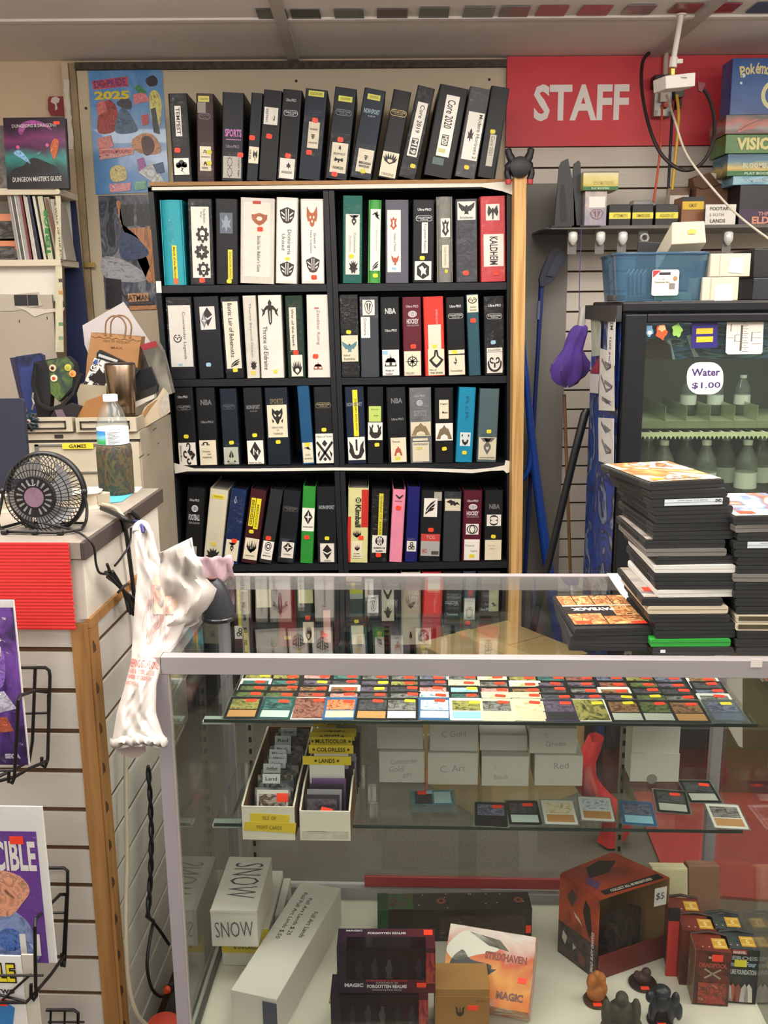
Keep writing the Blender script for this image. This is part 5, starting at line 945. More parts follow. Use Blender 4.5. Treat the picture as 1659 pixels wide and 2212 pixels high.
# ================================================================== WALL SHELVES AT UPPER LEFT
YS = 3.42
us = thing('shelving_unit', 'cream metal shelving with torn panels at the far left', 'shelves', PY(60, 770, YS))
so = us.location.copy()
def SB(u, v, Y=YS): return PY(u, v, Y)-so
cr = mat('d2c7b0', .55); wh = mat('dcdad4', .55)
def sbox(nm, u0, v0, u1, v1, y0, y1, m, l=None):
    p, q = SB(u0, v0), SB(u1, v1); return part(nm, MB().box(p.x, q.x, y0, y1, q.z, p.z), m, us, l)
XLft = -220
sbox('shelf', XLft, 410, 131, 421, -.015, .2, cr); sbox('shelf', XLft, 564, 134, 574, -.015, .2, cr)
p = SB(128, 415); part('shelf_end', MB().lathe([(.009, -.02), (.009, .0)], 14, p, 'y'), cr, us)
sbox('back_panel', XLft, 421, 124, 564, .19, .2, wh); sbox('back_panel', XLft, 574, 132, 650, .02, .03, mat('dddad0', .5))
sbox('lower_panel', XLft, 640, 142, 1000, .0, .012, mat('aaa093', .6, var=.03, scale=5), 'greige panel with slots')
p = SB(142, 700); part('torn_paper', MB().prism([(SB(u, v).x, SB(u, v).z) for u, v in ((30,660),(60,665),(100,668),(140,664),(138,672),(100,676),(75,684),(58,672))], -.004, -.002), mat('c9c2b4', .7), us)
part('torn_paper', MB().prism([(SB(u, v).x, SB(u, v).z) for u, v in ((-60,634),(30,636),(84,631),(92,660),(30,672),(-60,672))], -.003, -.001), mat('b5aca0', .7), us)
sbox('dark_opening', 31, 637, 84, 660, -.005, -.0035, mat('2b2a2a', .7)); sbox('tie', 60, 636, 61.5, 664, -.007, -.0052, mat('8f8a84', .5))
for u, v in ((42, 694), (102, 687)): sbox('slot', u-1, v-3, u+1, v+3, -.002, -.0002, dk)
st_ = part('letter_strip', MB().hexa([SB(122,760)+Vector((0,-.012,0)), SB(140,760)+Vector((0,-.012,0)), SB(140,760)+Vector((0,-.01,0)), SB(122,760)+Vector((0,-.01,0)), SB(122,424)+Vector((0,-.012,0)), SB(133,424)+Vector((0,-.012,0)), SB(133,424)+Vector((0,-.01,0)), SB(122,424)+Vector((0,-.01,0))]), mat('c6c0a6', .6, var=.12, scale=60), us, 'narrow paper strip printed with tiny letters')
text('THE WALK OF THE KOMA', .24, .007, mat('4a4636', .6), st_, SB(130, 520).x, SB(130, 500).z, -.0125, 88)
for v, c in ((632,'b98a4a'),(606,'4a4a3a'),(700,'5f8a6a'),(730,'7a9a7c')):
    p = SB(134, v); part('print_block', MB().box(p.x-.008, p.x+.008, -.0128, -.0122, p.z-.006, p.z+.006), mat(c, .6), st_)
# blue board
Y = 3.64; P = [PY(u, v, Y) for u, v in ((128,412),(161,418),(200,800),(205,960),(150,960),(140,600))]; o = P[0]
single('blue_board', MB().prism([(p.x-o.x, p.z-o.z) for p in P], 0, .008), mat('1e2a52', .55, var=.1, scale=6), 'tall narrow dark blue board beside the shelving', 'board', o)
# guide book
Y = 3.40; p0, p1 = PY(16, 409, Y), PY(137, 252, Y); w, h = p1.x-p0.x, p1.z-p0.z-.0
t = thing('guide_book', 'hardcover game guide with dark purple and teal cover on the top shelf', 'book', (p0.x, Y, SB(60, 410).z+so.z+.001), rot=(R(-4), 0, R(-2)))
part('cover', MB().box(0, w, 0, .003, 0, h), art(51, ['0f1418','12181c','1d4a4c','2f8a84','4a1f48','7a2f6a','2a1530','241426'], 1.6, 1.0, .72, .3), t)
part('pages', MB().box(.002, w-.003, .003, .022, .002, h-.003), mat('6a675f', .7), t); part('cover', MB().box(0, w, .022, .025, 0, h), mat('15161a', .4), t)
for q, c in (([(.05,.19),(.07,.215),(.11,.22),(.15,.205),(.165,.185),(.15,.195),(.11,.205),(.08,.2),(.06,.175)],'a04a96'), ([(.155,.13),(.17,.16),(.185,.15),(.175,.11),(.165,.095)],'c25a2c'), ([(.03,.115),(.05,.125),(.075,.1),(.085,.08),(.06,.095)],'7fb4e0'), ([(.1,.11),(.12,.12),(.125,.13),(.118,.112)],'3fa09a'), ([(.02,.06),(.06,.075),(.075,.09),(.1,.1),(.14,.085),(.17,.07),(.18,.05),(.17,.03),(.03,.03)],'101216'), (circ(.045,.135,.006,8),'d85a9c'), (circ(.145,.14,.006,8),'d85a9c')):
    part('cover_art', MB().prism(blobby([(x, z) for x, z in q]), -.0012, -.0004), paint(c), t)
text('DUNGEONS & DRAGONS', w*.72, .011, mat('d6d2d0', .4), t, w*.5, h*.885, -.0015, -1, .006); text("DUNGEON MASTER'S GUIDE", w*.8, .016, mat('d6d4d0', .4), t, w*.5, h*.135, -.0015, -1, .01)
part('price_sticker', MB().box(w*.82, w*.92, -.002, -.001, h*.895, h*.94), mat('ff5240', .5), t)
Y = 3.41; p0, p1 = PY(-110, 409, Y), PY(13, 268, Y)
t = thing('hardcover_book', 'grey hardcover book cut by the left edge on the top shelf', 'book', (p0.x, Y, SB(60, 410).z+so.z+.001), rot=(R(-4), 0, 0))
part('cover', MB().box(0, p1.x-p0.x, 0, .02, 0, p1.z-p0.z), art(52, ['2c2a2a','6a6764','4a4746','8f8b86'], 2, 1), t); part('page_edge', MB().box(p1.x-p0.x, p1.x-p0.x+.006, .004, .016, 0, (p1.z-p0.z)*.8), mat('b9a98a', .6), t)
# red card
p = PY(105, 250, YW-.012); q = PY(143, 208, YW-.012)
t = thing('red_card', 'small red card with a white shape on the wall above the guide book', 'card', p)
part('card', MB().prism([(0, .02), (.002, q.z-p.z-.01), (.008, q.z-p.z), (q.x-p.x-.006, q.z-p.z), (q.x-p.x, .018), (q.x-p.x-.006, 0), (.008, 0)], 0, .002), mat('8a2630', .5), t)
part('white_shape', MB().prism([(x+.012, z+.018) for x, z in ((0,.03),(.006,.044),(.022,.048),(.034,.04),(.03,.028),(.02,.024),(.024,.006),(.014,.0),(.016,.02))], -.001, -.0002), mat('d8d0ca', .5), t)
# magazines
zM = SB(60, 564).z+so.z+.001
cols = ['8f8b86','4a4644','9a9690','6a2a30','b9b4aa','1a2038','c6c1b4','b9b59c','8f8878']
names = ['grey edged','dark edged','pale edged','red edged','cream edged','navy edged','white edged','green lettered','brown pictured']
for i, (ut, ub) in enumerate(((17,42),(27,52),(36,60),(44,68),(52,76),(62,88),(72,98),(84,108),(97,124))):
    a, b_ = PY(ut, 413+i*1.2, YS+.0), PY(ub, 560, YS+.0)
    wd_ = .009 if i < 7 else .026
    t = thing('magazine', '%s magazine leaning on the lower wall shelf' % names[i], 'magazine', (b_.x, YS-.002-.004*(i % 2), zM), group='magazines on the wall shelf', rot=(0, math.atan2(a.x-b_.x, a.z-zM), R(4)))
    hh = (a.z-zM)*.98
    part('edge' if i < 7 else 'cover', MB().box(-.004, wd_*.5, 0, .17, 0, hh), mat(cols[i], .5, var=.15, scale=50), t)
    if i in (0, 1, 2, 4): part('inner_pages', MB().box(wd_*.5, wd_*.5+.004, .002, .168, 0, hh*.97), mat('d6d2ca', .6), t)
    if i == 7: text('TERROR', .16, .016, mat('2f7a34', .5), t, .009, hh*.45, -.001, -84, .06)
    if i == 8:
        part('cover_art', MB().prism([(.004, .03), (.012, .01), (.014, .1), (.010, .2), (.002, .21), (-.002, .19)], -.0014, -.0004), mat('6a4630', .5), t)
        part('back_pages', MB().box(.014, .03, .003, .16, 0, hh*.96), mat('b0aa9c', .6), t)
for i, (v0, v1, l) in enumerate(((462,516,'upper'),(520,562,'lower'))):
    p, q = PY(-60, v1, 3.45), PY(38+i*6, v0, 3.45)
    t = thing('game_box', '%s dark game box with orange top band on the wall shelf' % l, 'box', p if i else p, group='game boxes on the wall shelf')
    part('box', MB().box(0, q.x-p.x, 0, .12, 0, q.z-p.z), art(60+i, ['4a4644','6a6764','2a2828','55504e'], 3, 1), t); part('band', MB().box(0, q.x-p.x, -.001, 0, (q.z-p.z)*.72, q.z-p.z), mat('d88a66', .5), t)
    part('price_sticker', MB().box(q.x-p.x-.02, q.x-p.x-.003, -.002, -.001, (q.z-p.z)*.55, (q.z-p.z)*.75), mat('ff5a40', .5), t)
# ------------------------------------------------------------------ posters on the cream wall
def poster(label, pix, Y, m, name='poster'):
    P = [PY(u, v, Y) for u, v in pix]; o = P[3]; t = thing(name, label, 'poster', o)
    part('sheet', MB().prism([(p.x-o.x, p.z-o.z) for p in P], 0, .002), m, t)
    def loc(u, v): q = PY(u, v, Y); return (q.x-o.x, q.z-o.z)
    return t, loc
t, L_ = poster('blue poster with red and yellow title words on the cream wall', [(190,153),(350,150),(366,414),(207,420)], YW-.017, art(71, ['5a8fd0','6fa4dc','5a94d6','86b4e0'], 2, 1, 0, .25, coat=.4))
PK = [0]
def pshape(c, pts, k=0):
    PK[0] = (PK[0]+1) % 24; yy = -.0004-.00016*PK[0]; part('print', MB().prism(blobby([L_(u, v) for u, v in pts]), yy-.0002, -.0001), paint(c, len(pts)), t)
pshape('c8454c', [(199,175),(275,165),(278,186),(202,194)])
a_ = L_(238, 180); text('DC PRIDE', .118, .026, mat('6a3a8a', .4), t, a_[0], a_[1], -.0009, -5, .02)
a_ = L_(242, 206); text('2025', .128, .030, mat('e8cf2c', .4), t, a_[0], a_[1], -.0024, -1, .05)
for c, pts in (('a83a34', [(215,240),(232,216),(250,228),(256,262),(245,285),(212,286)]), ('3a3a48', [(252,222),(270,212),(284,220),(282,236),(262,232)]), ('4f6a86', [(258,240),(272,236),(290,262),(296,284),(250,286)]), ('d8706a', [(208,225),(224,216),(232,240),(212,250)]), ('2a2430', [(315,172),(330,163),(340,172),(338,184),(322,186)]), ('3f8a5a', [(290,190),(300,182),(318,200),(300,204)]), ('e0808a', [(287,204),(312,200),(325,218),(290,226)]), ('d8d070', [(324,202),(340,198),(350,230),(340,290),(326,250)]), ('3a3f58', [(326,236),(336,232),(346,290),(332,286)]), ('c9535a', [(305,250),(320,246),(322,268),(308,272)]), ('e08a84', [(210,300),(240,292),(246,316),(214,330)]), ('f0a8a0', [(214,322),(290,318),(288,334),(216,346)]), ('d89a70', [(284,306),(310,288),(336,296),(346,330),(300,330)]), ('5a2f2a', [(306,300),(322,294),(334,310),(330,330),(312,334)]), ('e0cf8a', [(238,370),(250,358),(270,362),(272,388),(244,392)]), ('e09aa0', [(236,398),(284,394),(282,412),(238,416)]), ('7ab89a', [(290,394),(316,390),(318,408),(292,412)]), ('b06ab0', [(296,345),(310,340),(318,362),(300,372)]), ('dfe6ee', [(300,372),(330,350),(358,396),(352,410)]), ('3a5f8a', [(330,356),(352,350),(356,372),(340,376)])): pshape(c, pts, 1)
a_ = L_(250, 328); text('LOVE IS COMPLICATED', .12, .012, mat('d0505a', .4), t, a_[0], a_[1], -.0048, -1, .01)
t, L_ = poster('dark blue and orange poster lettered BATMAN beside the bookcase', [(212,423),(328,420),(345,662),(228,668)], YW-.017, art(72, ['45464e','2b2c34','6a6e78','3a3f58','8f939c','55565c'], 2.4, 1.5, 0, .25, coat=.4))
for c, pts in (('c98a5c', [(252,440),(262,440),(264,490),(326,496),(328,560),(316,600),(330,610),(322,570),(310,540),(296,510),(270,500)]), ('39486f', [(262,505),(290,510),(312,530),(322,548),(300,560),(262,556)]), ('c98a5c', [(320,480),(330,480),(340,606),(322,600),(312,585)]), ('2c2c30', [(262,443),(288,441),(290,488),(266,490)]), ('33363a', [(294,441),(322,440),(325,488),(296,488)]), ('a8a9b0', [(222,556),(262,560),(300,580),(320,600),(290,610),(228,600)]), ('1d1d22', [(228,600),(262,604),(264,664),(230,666)]), ('d8a478', [(276,634),(320,632),(322,650),(278,652)]), ('2a2a3c', [(278,652),(334,650),(334,658),(279,661)]), ('c98a5c', [(279,661),(338,659),(338,668),(280,670)])): pshape(c, pts, 1)
a_ = L_(297, 643); text('BATMAN', .092, .022, mat('5a3a2a', .4), t, a_[0], a_[1], -.0048, -1, .01); a_ = L_(306, 655); text('THE LONG HALLOWEEN', .09, .008, mat('8f6a6a', .4), t, a_[0], a_[1], -.0048, -1, .01)
# ================================================================== POLES BESIDE THE BOOKCASE
Y = 3.385; a, b, c, d = PY(1108, 384, Y), PY(1134, 384, Y), PY(1101, 1236, Y), PY(1124, 1236, Y)
k0 = -c.z/(a.z-c.z); e, f = c+(a-c)*k0, d+(b-d)*k0; o = Vector(((e.x+f.x)/2, Y, 0))
mb = MB().hexa([Vector((x, y, z))-Vector((o.x, 0, 0)) for (x0_, x1_, z) in ((e.x, f.x, 0), (a.x, b.x, a.z)) for x, y in ((x0_, 0), (x1_, 0), (x1_, .06), (x0_, .06))])
single('wood_post', mb, wood('b98a4e', 'd8b072', 2, 2.5), 'pale pine post standing against the right bookcase', 'post', (o.x, Y-.035, 0))
for u, v in ((1106, 546), (1128, 846), (1122, 1000)): pass
cp = PY(1122, 385, Y-.03); t = thing('spring_clamp', 'black spring clamp with red jaw tips on top of the pine post', 'clamp', cp)
bk = mat('17171b', .5)
def q(u, v, yy=0): return PY(u, v, Y-.03+yy)-cp
part('jaws', MB().tube(catmull([q(1099,388), q(1096,372), q(1104,357), q(1122,352), q(1140,357), q(1148,372), q(1144,388)], 4), [.011]*6+[.017]*12+[.011]*7, 10), bk, t, smooth=60)
part('spring', MB().lathe([(.02, -.026), (.034, -.020), (.036, .0), (.034, .02), (.02, .026)], 20, q(1122, 362), 'y'), bk, t, smooth=50)
for s in ((1108,350,1100,334,1097,321), (1137,350,1145,333,1147,320)):
    part('handle', MB().tube(catmull([q(s[0],s[1]), q(s[2],s[3]), q(s[4],s[5])], 4), [.014]*4+[.012]*4+[.008], 10), bk, t, smooth=60)
for u in (1098, 1145): part('jaw_tip', MB().lathe([(.009, -.012), (.011, 0), (.008, .012)], 12, q(u, 390), 'z'), mat('b3353a', .5), t, 'red jaw tip', smooth=40)
bl = mat('1c2c6a', .4, var=.1); Y = 3.62
def pole(name, label, cat, pts, r, m, ext=None, n=10, Yp=None):
    P = [PY(u, v, Yp or Y) for u, v in pts]
    rr = list(r) if isinstance(r, (list, tuple)) else [r]*len(P)
    dlt = P[-1]-P[-2]; k = -(P[-1].z-.012)/dlt.z; P.append(P[-1]+dlt*k); rr.append(rr[-1])
    o = Vector((P[-1].x, P[-1].y, 0)); t = thing(name, label, cat, o)
    part('shaft', MB().tube([p-o for p in P], rr, n), m, t, smooth=60); return t, o
t, o = pole('golf_putter', 'upside-down blue club with a dark angled head above its shaft', 'club', [(1170,610),(1163,740),(1152,930)], [.011,.0085,.0085], bl)
P = [PY(u, v, Y-.01)-o for u, v in ((1166,604),(1172,585),(1184,556),(1193,541),(1203,537),(1212,545),(1219,558),(1217,568),(1203,588),(1192,606),(1178,616),(1168,616))]
part('head', MB().prism([(p.x, p.z) for p in P], P[0].y-.015, P[0].y+.012), mat('15182c', .4), t, bevel=.004)
P = [PY(u, v, Y-.03)-o for u, v in ((1180,596),(1202,546),(1212,552),(1214,562),(1194,598))]
part('face_plate', MB().prism([(p.x, p.z) for p in P], P[0].y-.002, P[0].y+.004), mat('23263c', .35), t)
part('grip_tape', MB().tube([PY(1166,650,Y)-o, PY(1163,690,Y)-o], .0095, 10), mat('6a7486', .5), t, 'silver worn band')
t, o = pole('blue_shovel', 'bright blue plastic handle that forks beside the pine post', 'tool', [(1129,735),(1138,830),(1147,930),(1158,1030),(1178,1180)], [.008,.012,.015,.017,.02], mat('1e47a0', .4), None, 12, 3.56)
part('fork', MB().tube(catmull([PY(1149,930,3.56)-o, PY(1146,990,3.56)-o, PY(1138,1022,3.56)-o, PY(1122,1042,3.56)-o], 4), [.012]*8+[.010]*5, 10), mat('1e47a0', .4), t, smooth=60)
part('upper_grip', MB().tube([PY(1127,690,3.56)-o, PY(1129,737,3.56)-o], [.004,.0075], 10), mat('c6c6c4', .5), t, 'pale upper end')
pole('black_pole', 'thick black pole leaning from the cooler side to the floor', 'pole', [(1268,884),(1263,895),(1240,985),(1183,1225)], [.010,.0145,.0135,.0125], mat('161719', .45), None, 12, 3.2)
pole('brown_stick', 'thin brown wooden stick leaning on the slat wall', 'stick', [(1219,852),(1232,1235)], [.0062,.0062], wood('6a4a30', '7d5a3c'), None, 8, 3.5)
# ------------------------------------------------------------------ wall shelf with game boxes
YSH = 3.45; zsh = PY(1300, 490, YSH).z; xa, xb = PY(1178, 490, YSH).x, 1.62
ws = thing('wall_shelf', 'dark acrylic shelf on the slat wall holding game boxes', 'shelf', (xa, YSH, zsh))
part('plate', MB().box(0, xb-xa, 0, YW-.022-YSH, -.006, 0), mat('26272a', .2, spec=.6), ws)
part('lip', MB().box(.02, xb-xa, -.003, 0, -.007, .004), mat('5a564f', .4), ws)
for u in (1238, 1298, 1346, 1392, 1574):
    p = PY(u, 514, YSH+.02)-Vector((xa, YSH, zsh))
    if u == 1392: part('bracket', MB().torus((p.x, .02, p.z), .013, .005, 18, 8), mat('9a9a98', .2, .2), ws, smooth=60)
    else: part('bracket', MB().lathe([(.010, .022), (.016, .016), (.0165, -.006), (.006, -.024), (0, -.026)], 14, (p.x, .022, p.z)), mat('dcdcd6', .15, .1), ws, 'clear bracket', smooth=50)
    part('bracket_plate', MB().box(p.x-.016, p.x+.016, .036, .04, -.09, -.008), mat('6f6d69', .3, .2), ws)
def xz(u, v, Y, o): p = PY(u, v, Y); return (p.x-o.x, p.z-o.z)
def shelf_box(name, label, cat, u0, v0, u1, v1, m, dep=.1, Y=3.47, base=None, items=(), group=None, side=None):
    a, b = PY(u0, v1, Y), PY(u1, v0, Y); zb_ = a.z if base is None else base
    t = thing(name, label, cat, ((a.x+b.x)/2, Y, zb_+.0005), 0, group); w, h = b.x-a.x, b.z-zb_-.0005
    part('box', MB().box(-w/2, w/2, 0, dep, 0, h), m, t, bevel=.002)
    items_on(t, w, h, items, -.001)
    return t, w, h
for label, P in (('larger black plastic stand on the wall shelf', [(1197,492),(1208,360),(1213,349),(1227,342),(1232,365),(1238,392),(1246,492)]), ('smaller black plastic stand on the wall shelf', [(1240,492),(1238,372),(1240,353),(1250,346),(1254,352),(1256,398),(1258,492)])):
    o = PY(*P[0], 3.5); o.z = zsh+.0005
    t = thing('plastic_stand', label, 'stand', o, group='black plastic stands')
    part('upright', MB().prism([(PY(u, v, 3.5).x-o.x, max(0, PY(u, v, 3.5).z-o.z)) for u, v in P], 0, .012), mat('1e2022', .35), t); u0 = P[0][0]
    part('foot', MB().box(-.02, .08, -.06, .05, 0, .004), mat('1e2022', .35), t)
    if len(label) < 45: part('hollow', MB().prism([(PY(u, v, 3.5).x-o.x, PY(u, v, 3.5).z-o.z) for u, v in ((u0+14,480),(u0+12,430),(u0+16,398),(u0+22,398),(u0+26,440),(u0+28,480))], -.001, 0), mat('0d0e0f', .5), t)
t, w, h = shelf_box('booster_box', 'small mauve card box with a blank white sticker on the wall shelf', 'box', 1262, 412, 1312, 487, art(81, ['a79aa8','8f8a9a','c0b0a8','7a7488'], 2, 1, .4), .14, 3.47, zsh, [('L',.18,.16,.92,.46,'dedcd6'),('e','axis',.2,.5,.9,.8,'7a5f68','9a909a')])
z2 = zsh+h+.001
t, w, h = shelf_box('booster_box', 'open game box with yellow landscape and green foot, above the mauve box', 'box', 1259, 370, 1337, 412, art(82, ['8a7a3a','c9b85a','d8cc8a','e0dcc0'], 2, 1, .6), .12, 3.46, z2+.0, [('L',0,.8,1,1,'2f6a34'),('t','PLAY BOOSTERS',.24,.85,.74,.95,0,'d0dcc8'),('t','BLOOMBURROW',.3,.5,.86,.7,0,'c9b87a'),('L',0,0,1,.06,'6a6a60')])
for i, (a, b, s) in enumerate(((1315,1363,'AFTERMATH'),(1365,1412,'COMMANDER LEGENDS'),(1415,1466,'ASSASSIN SET'))):
    shelf_box('deck_box', ['left','middle','right'][i]+'most of three black deck boxes with yellow strips', 'box', a, 441, b, 488, mat('141415', .4), .08, 3.47, zsh, [('L',.0,.36,1.0,.64,'ddd040'),('t',s,.18,.43,.84,.58,0,'7a7020',.01)], 'black deck boxes')
shelf_box('clear_box', 'clear plastic box behind the middle deck box', 'box', 1367, 432, 1407, 470, glass('c9c9c6', .1, 1.4, .2), .06, 3.57, zsh)
t, w, h = shelf_box('deck_box', 'copper coloured deck box with black lid and yellow label', 'box', 1470, 425, 1523, 488, mat('8a5a38', .45), .09, 3.50, zsh, [('L',.0,.0,1.0,.14,'1a1a1a'),('L',.04,.15,.96,.42,'dbb52c'),('t','ALMOST',.3,.22,.66,.34,0,'7a6a20',.02)])
t, w, h = shelf_box('cardboard_box', 'torn brown box with white tape behind the handwritten card', 'box', 1500, 378, 1588, 488, mat('6a4c36', .75, var=.12, scale=12), .1, 3.58, zsh, [('L',.0,.55,1,1,'8f8c90'),('L',.25,.62,.95,.95,'4c4a5c')])
o = PY(1540, 400, 3.575); part('white_tape', MB().prism([(p[0]-t.location.x, p[1]-t.location.z) for p in [(PY(u, v, 3.575).x, PY(u, v, 3.575).z) for u, v in ((1534,373),(1572,378),(1566,400),(1546,392))]], -.004, -.002), mat('d0cac2', .5), t)
part('torn_flap', MB().prism([(PY(u, v, 3.57).x-t.location.x, PY(u, v, 3.57).z-t.location.z) for u, v in ((1497,385),(1534,372),(1556,398),(1520,408),(1500,402))], -.008, -.005), mat('5f4330', .8), t)
shelf_box('cardboard_box', 'low brown topped white box behind the right deck box', 'box', 1444, 405, 1490, 488, mat('cfc8bc', .6), .05, 3.62, zsh, [('L',0,0,1,.18,'6a4a34')])
t, w, h = shelf_box('sign_card', 'white handwritten card standing at the shelf front', 'card', 1522, 441, 1591, 491, mat('dcd8d0', .6), .002, 3.455, zsh, [('t','FOOTART',.14,.12,.84,.28,0,'5a5650',.02),('t','5 FOTH',.14,.42,.6,.56,0,'77736c',.0),('t','LANDS',.16,.68,.66,.86,0,'5a5650',.02)])
shelf_box('sign_prop', 'small grey box propping the handwritten card', 'box', 1527, 448, 1586, 488, mat('6a6870', .6), .04, 3.47, zsh)
t, w, h = shelf_box('booster_box', 'large black box with pink lettering under the box tower', 'box', 1594, 398, 1760, 490, mat('17161a', .4), .16, 3.46, zsh, [('L',0,.6,1,1,'3a2440'),('t','THRONE OF',.26,.66,.7,.76,0,'b07a78',.03),('t','ELDRAINE',.18,.78,.8,.96,0,'c98a70',.04)])
zz = zsh+h+.001
for (u0, v0, u1, v1, cols, lab, its, dep) in (
    (1583,379,1760,398,['3a6a80','6a9ab0','8fb8c4','4a5f6a'],'thin pale blue box in the tower at the right edge',[('t','BLOOMBURROW COLLECTOR',.1,.3,.7,.7,0,'b9d0d8')],.15),
    (1570,331,1760,379,['2f6a3a','7a6a2a','c9b060','4a7a8a','2a4f70','6a9ab0'],'blue sky box with green foot in the tower',[('L',0,.78,1,1,'2a6a3a'),('t','BLOOMBURROW',.18,.42,.7,.66,0,'c3c9b0',.03),('t','PLAY BOOSTERS',.2,.84,.6,.95,0,'c9d4c4',.02)],.15),
    (1566,289,1760,335,['2f5a22','3f6a2c','4a7a34','35602a'],'green box with cream capital letters in the tower',[('t','VISIONS',.12,.16,.72,.82,0,'d0c98a',.05)],.16),
    (1566,246,1760,292,['5a5654','6a4a48','8f8a88','b0645a','4a4646','77716c'],'film wrapped box with a reddish shape in the tower',[('e','wing',.12,.2,.4,.95,'c0786c','5a5654')],.16)):
    t, w, h = shelf_box('booster_box', lab, 'box', u0, v0, u1, v1, art(90+v0 % 7, cols, 1.6, 1, .55 if len(cols) > 4 else 0), dep, 3.47, zz, its, 'tower of game boxes'); zz += h+.001
t, w, h = shelf_box('booster_box', 'tall blue box with arched yellow lettering on top of the tower', 'box', 1576, 124, 1790, 246, art(99, ['1d3f80','24508f','2f5f9c','1f4788'], 1.2, .6), .1, 3.5, zz, [])
for i, ch in enumerate('Pokémon'):
    f_ = (i-3)/3; text(ch, (.019,.016,.017,.015,.022,.016,.016)[i], (.036,.026,.034,.036,.027,.026,.026)[i], mat('d8c98a', .4), t, -w/2+.036+i*.0172, h*.80-.010*f_*f_+(.004 if ch in 'Pké' else 0), -.001, f_*12, .03)
for (fx, fz, rr) in ((.12,.70,.007),(.10,.57,.0045)): part('dot', MB().lathe([(rr, -.001), (rr, 0)], 14, (-w/2+fx*w, 0, fz*h), 'y'), mat('c9dbe4', .4), t)
part('ring', MB().ring(circ(-w/2+.155, h*.36, .05, 24), circ(-w/2+.155, h*.36, .036, 24), -.001), mat('cfcf9a', .4), t)
# ------------------------------------------------------------------ electrics on the sign
YE = YS if False else YW-.045
o = PY(1427, 255, YE); t = thing('outlet_box', 'silver outlet box with plugs on the red sign', 'outlet', o)
def eb(nm, u0, v0, u1, v1, y0, y1, m, l=None): a, b = PY(u0, v1, YE)-o, PY(u1, v0, YE)-o; return part(nm, MB().box(a.x, b.x, y0, y1, a.z, b.z), m, t, l, bevel=.002)
eb('box', 1407, 192, 1448, 255, -.03, .012, mat('8d8a84', .35, .6)); eb('adapter', 1404, 169, 1442, 194, -.06, -.0, mat('1b1b1d', .5)); eb('plug', 1418, 198, 1440, 226, -.05, -.031, mat('b9b2a6', .5)); eb('plug', 1452, 222, 1464, 240, -.05, -.02, mat('1d1b20', .5)); eb('adapter', 1449, 188, 1470, 216, -.05, 0, mat('55524e', .5))
part('plug', MB().lathe([(.010, -.054), (.012, -.032)], 14, PY(1430, 232, YE)-o, 'y'), mat('b0452f', .5), t, 'orange plug')
p0 = PY(1439, 112, YE)-o; p1 = PY(1437, 165, YE)-o; part('conduit', MB().tube([p0, p1], .0095, 12), mat('c2b3a2', .5), t, smooth=60)
YP = 3.2; o = PY(1470, 66, YP); o.z = 2.401; t = thing('wireless_box', 'white box hanging from the ceiling on a white pipe', 'device', o)
def g_(u, v, y=0): return PY(u, v, YP+y)-o
wp = mat('dad4cc', .4)
part('pipe', MB().tube([Vector((0, 0, 0)), g_(1455, 128)], .0085, 12), wp, t, smooth=60); part('ceiling_plate', MB().lathe([(.016, -.004), (.016, .0)], 16), wp, t)
part('coupling', MB().tube([g_(1456, 124), g_(1453, 146)], .0125, 12), wp, t, smooth=60); part('thumb_screw', MB().box(*[x for p in ((g_(1462,131).x, g_(1474,131).x),) for x in p], -.006, .006, g_(1465,137).z, g_(1465,128).z), wp, t)
part('nut', MB().lathe([(.0105, -.012), (.0105, .006), (.004, .012)], 6, g_(1452, 154)), mat('c9a050', .3, .8), t, 'brass nut')
P0, P1, P2, P3 = g_(1438, 163, -.02), g_(1503, 156, -.02), g_(1502, 186, -.02), g_(1439, 192, -.02); bk_ = Vector((-.02, .07, 0))
part('box', MB().hexa([P3, P2, P2+bk_, P3+bk_, P0, P1, P1+bk_, P0+bk_]), mat('e0dad4', .45), t, bevel=.003)
part('logo', txt_mb('router', .02, .005, g_(1473,171).x, g_(1473,171).z, P0.y-.001, 3, .03), mat('55524e', .5), t)
part('antenna', MB().prism([(g_(u, v).x, g_(u, v).z) for u, v in ((1506,178),(1524,180),(1515,200),(1508,196))], -.005, .005), mat('6a2a34', .6), t)
def wirep(label, pts, r, m): 
    P = [PY(u, v, Yv) for u, v, Yv in pts]; o = P[0]
    single('cable', MB().tube(catmull([p-o for p in P], 6), r, 7), m, label, 'cable', o, smooth=60, group=None)
wirep('orange cord hanging from the silver outlet box', [(1430,232,3.66),(1428,300,3.6),(1421,370,3.6),(1412,436,3.58)], .0042, mat('c4553a', .5))
wirep('straight black cord hanging beside the yellow one', [(1453,238,3.68),(1449,300,3.66),(1446,360,3.66),(1443,420,3.66)], .0052, mat('2a2530', .5))
wirep('yellow cord hanging from the outlet box', [(1462,206,3.66),(1466,250,3.62),(1462,310,3.62),(1456,370,3.62),(1452,410,3.62)], .0055, mat('d9b13e', .5))
wirep('white cord slanting across to the right edge', [(1440,206,3.64),(1458,262,3.4),(1484,335,3.38),(1540,408,3.36),(1600,470,3.34),(1680,530,3.3)], .0042, mat('cfc6b4', .5))
wirep('big looping black cable from the ceiling to the white box', [(1402,114,3.7),(1388,135,3.68),(1386,190,3.6),(1399,262,3.5),(1425,328,3.45),(1465,364,3.42),(1500,364,3.4),(1527,338,3.38),(1542,295,3.36),(1541,245,3.32),(1528,205,3.28),(1512,186,3.26)], .0062, mat('2b2224', .5))
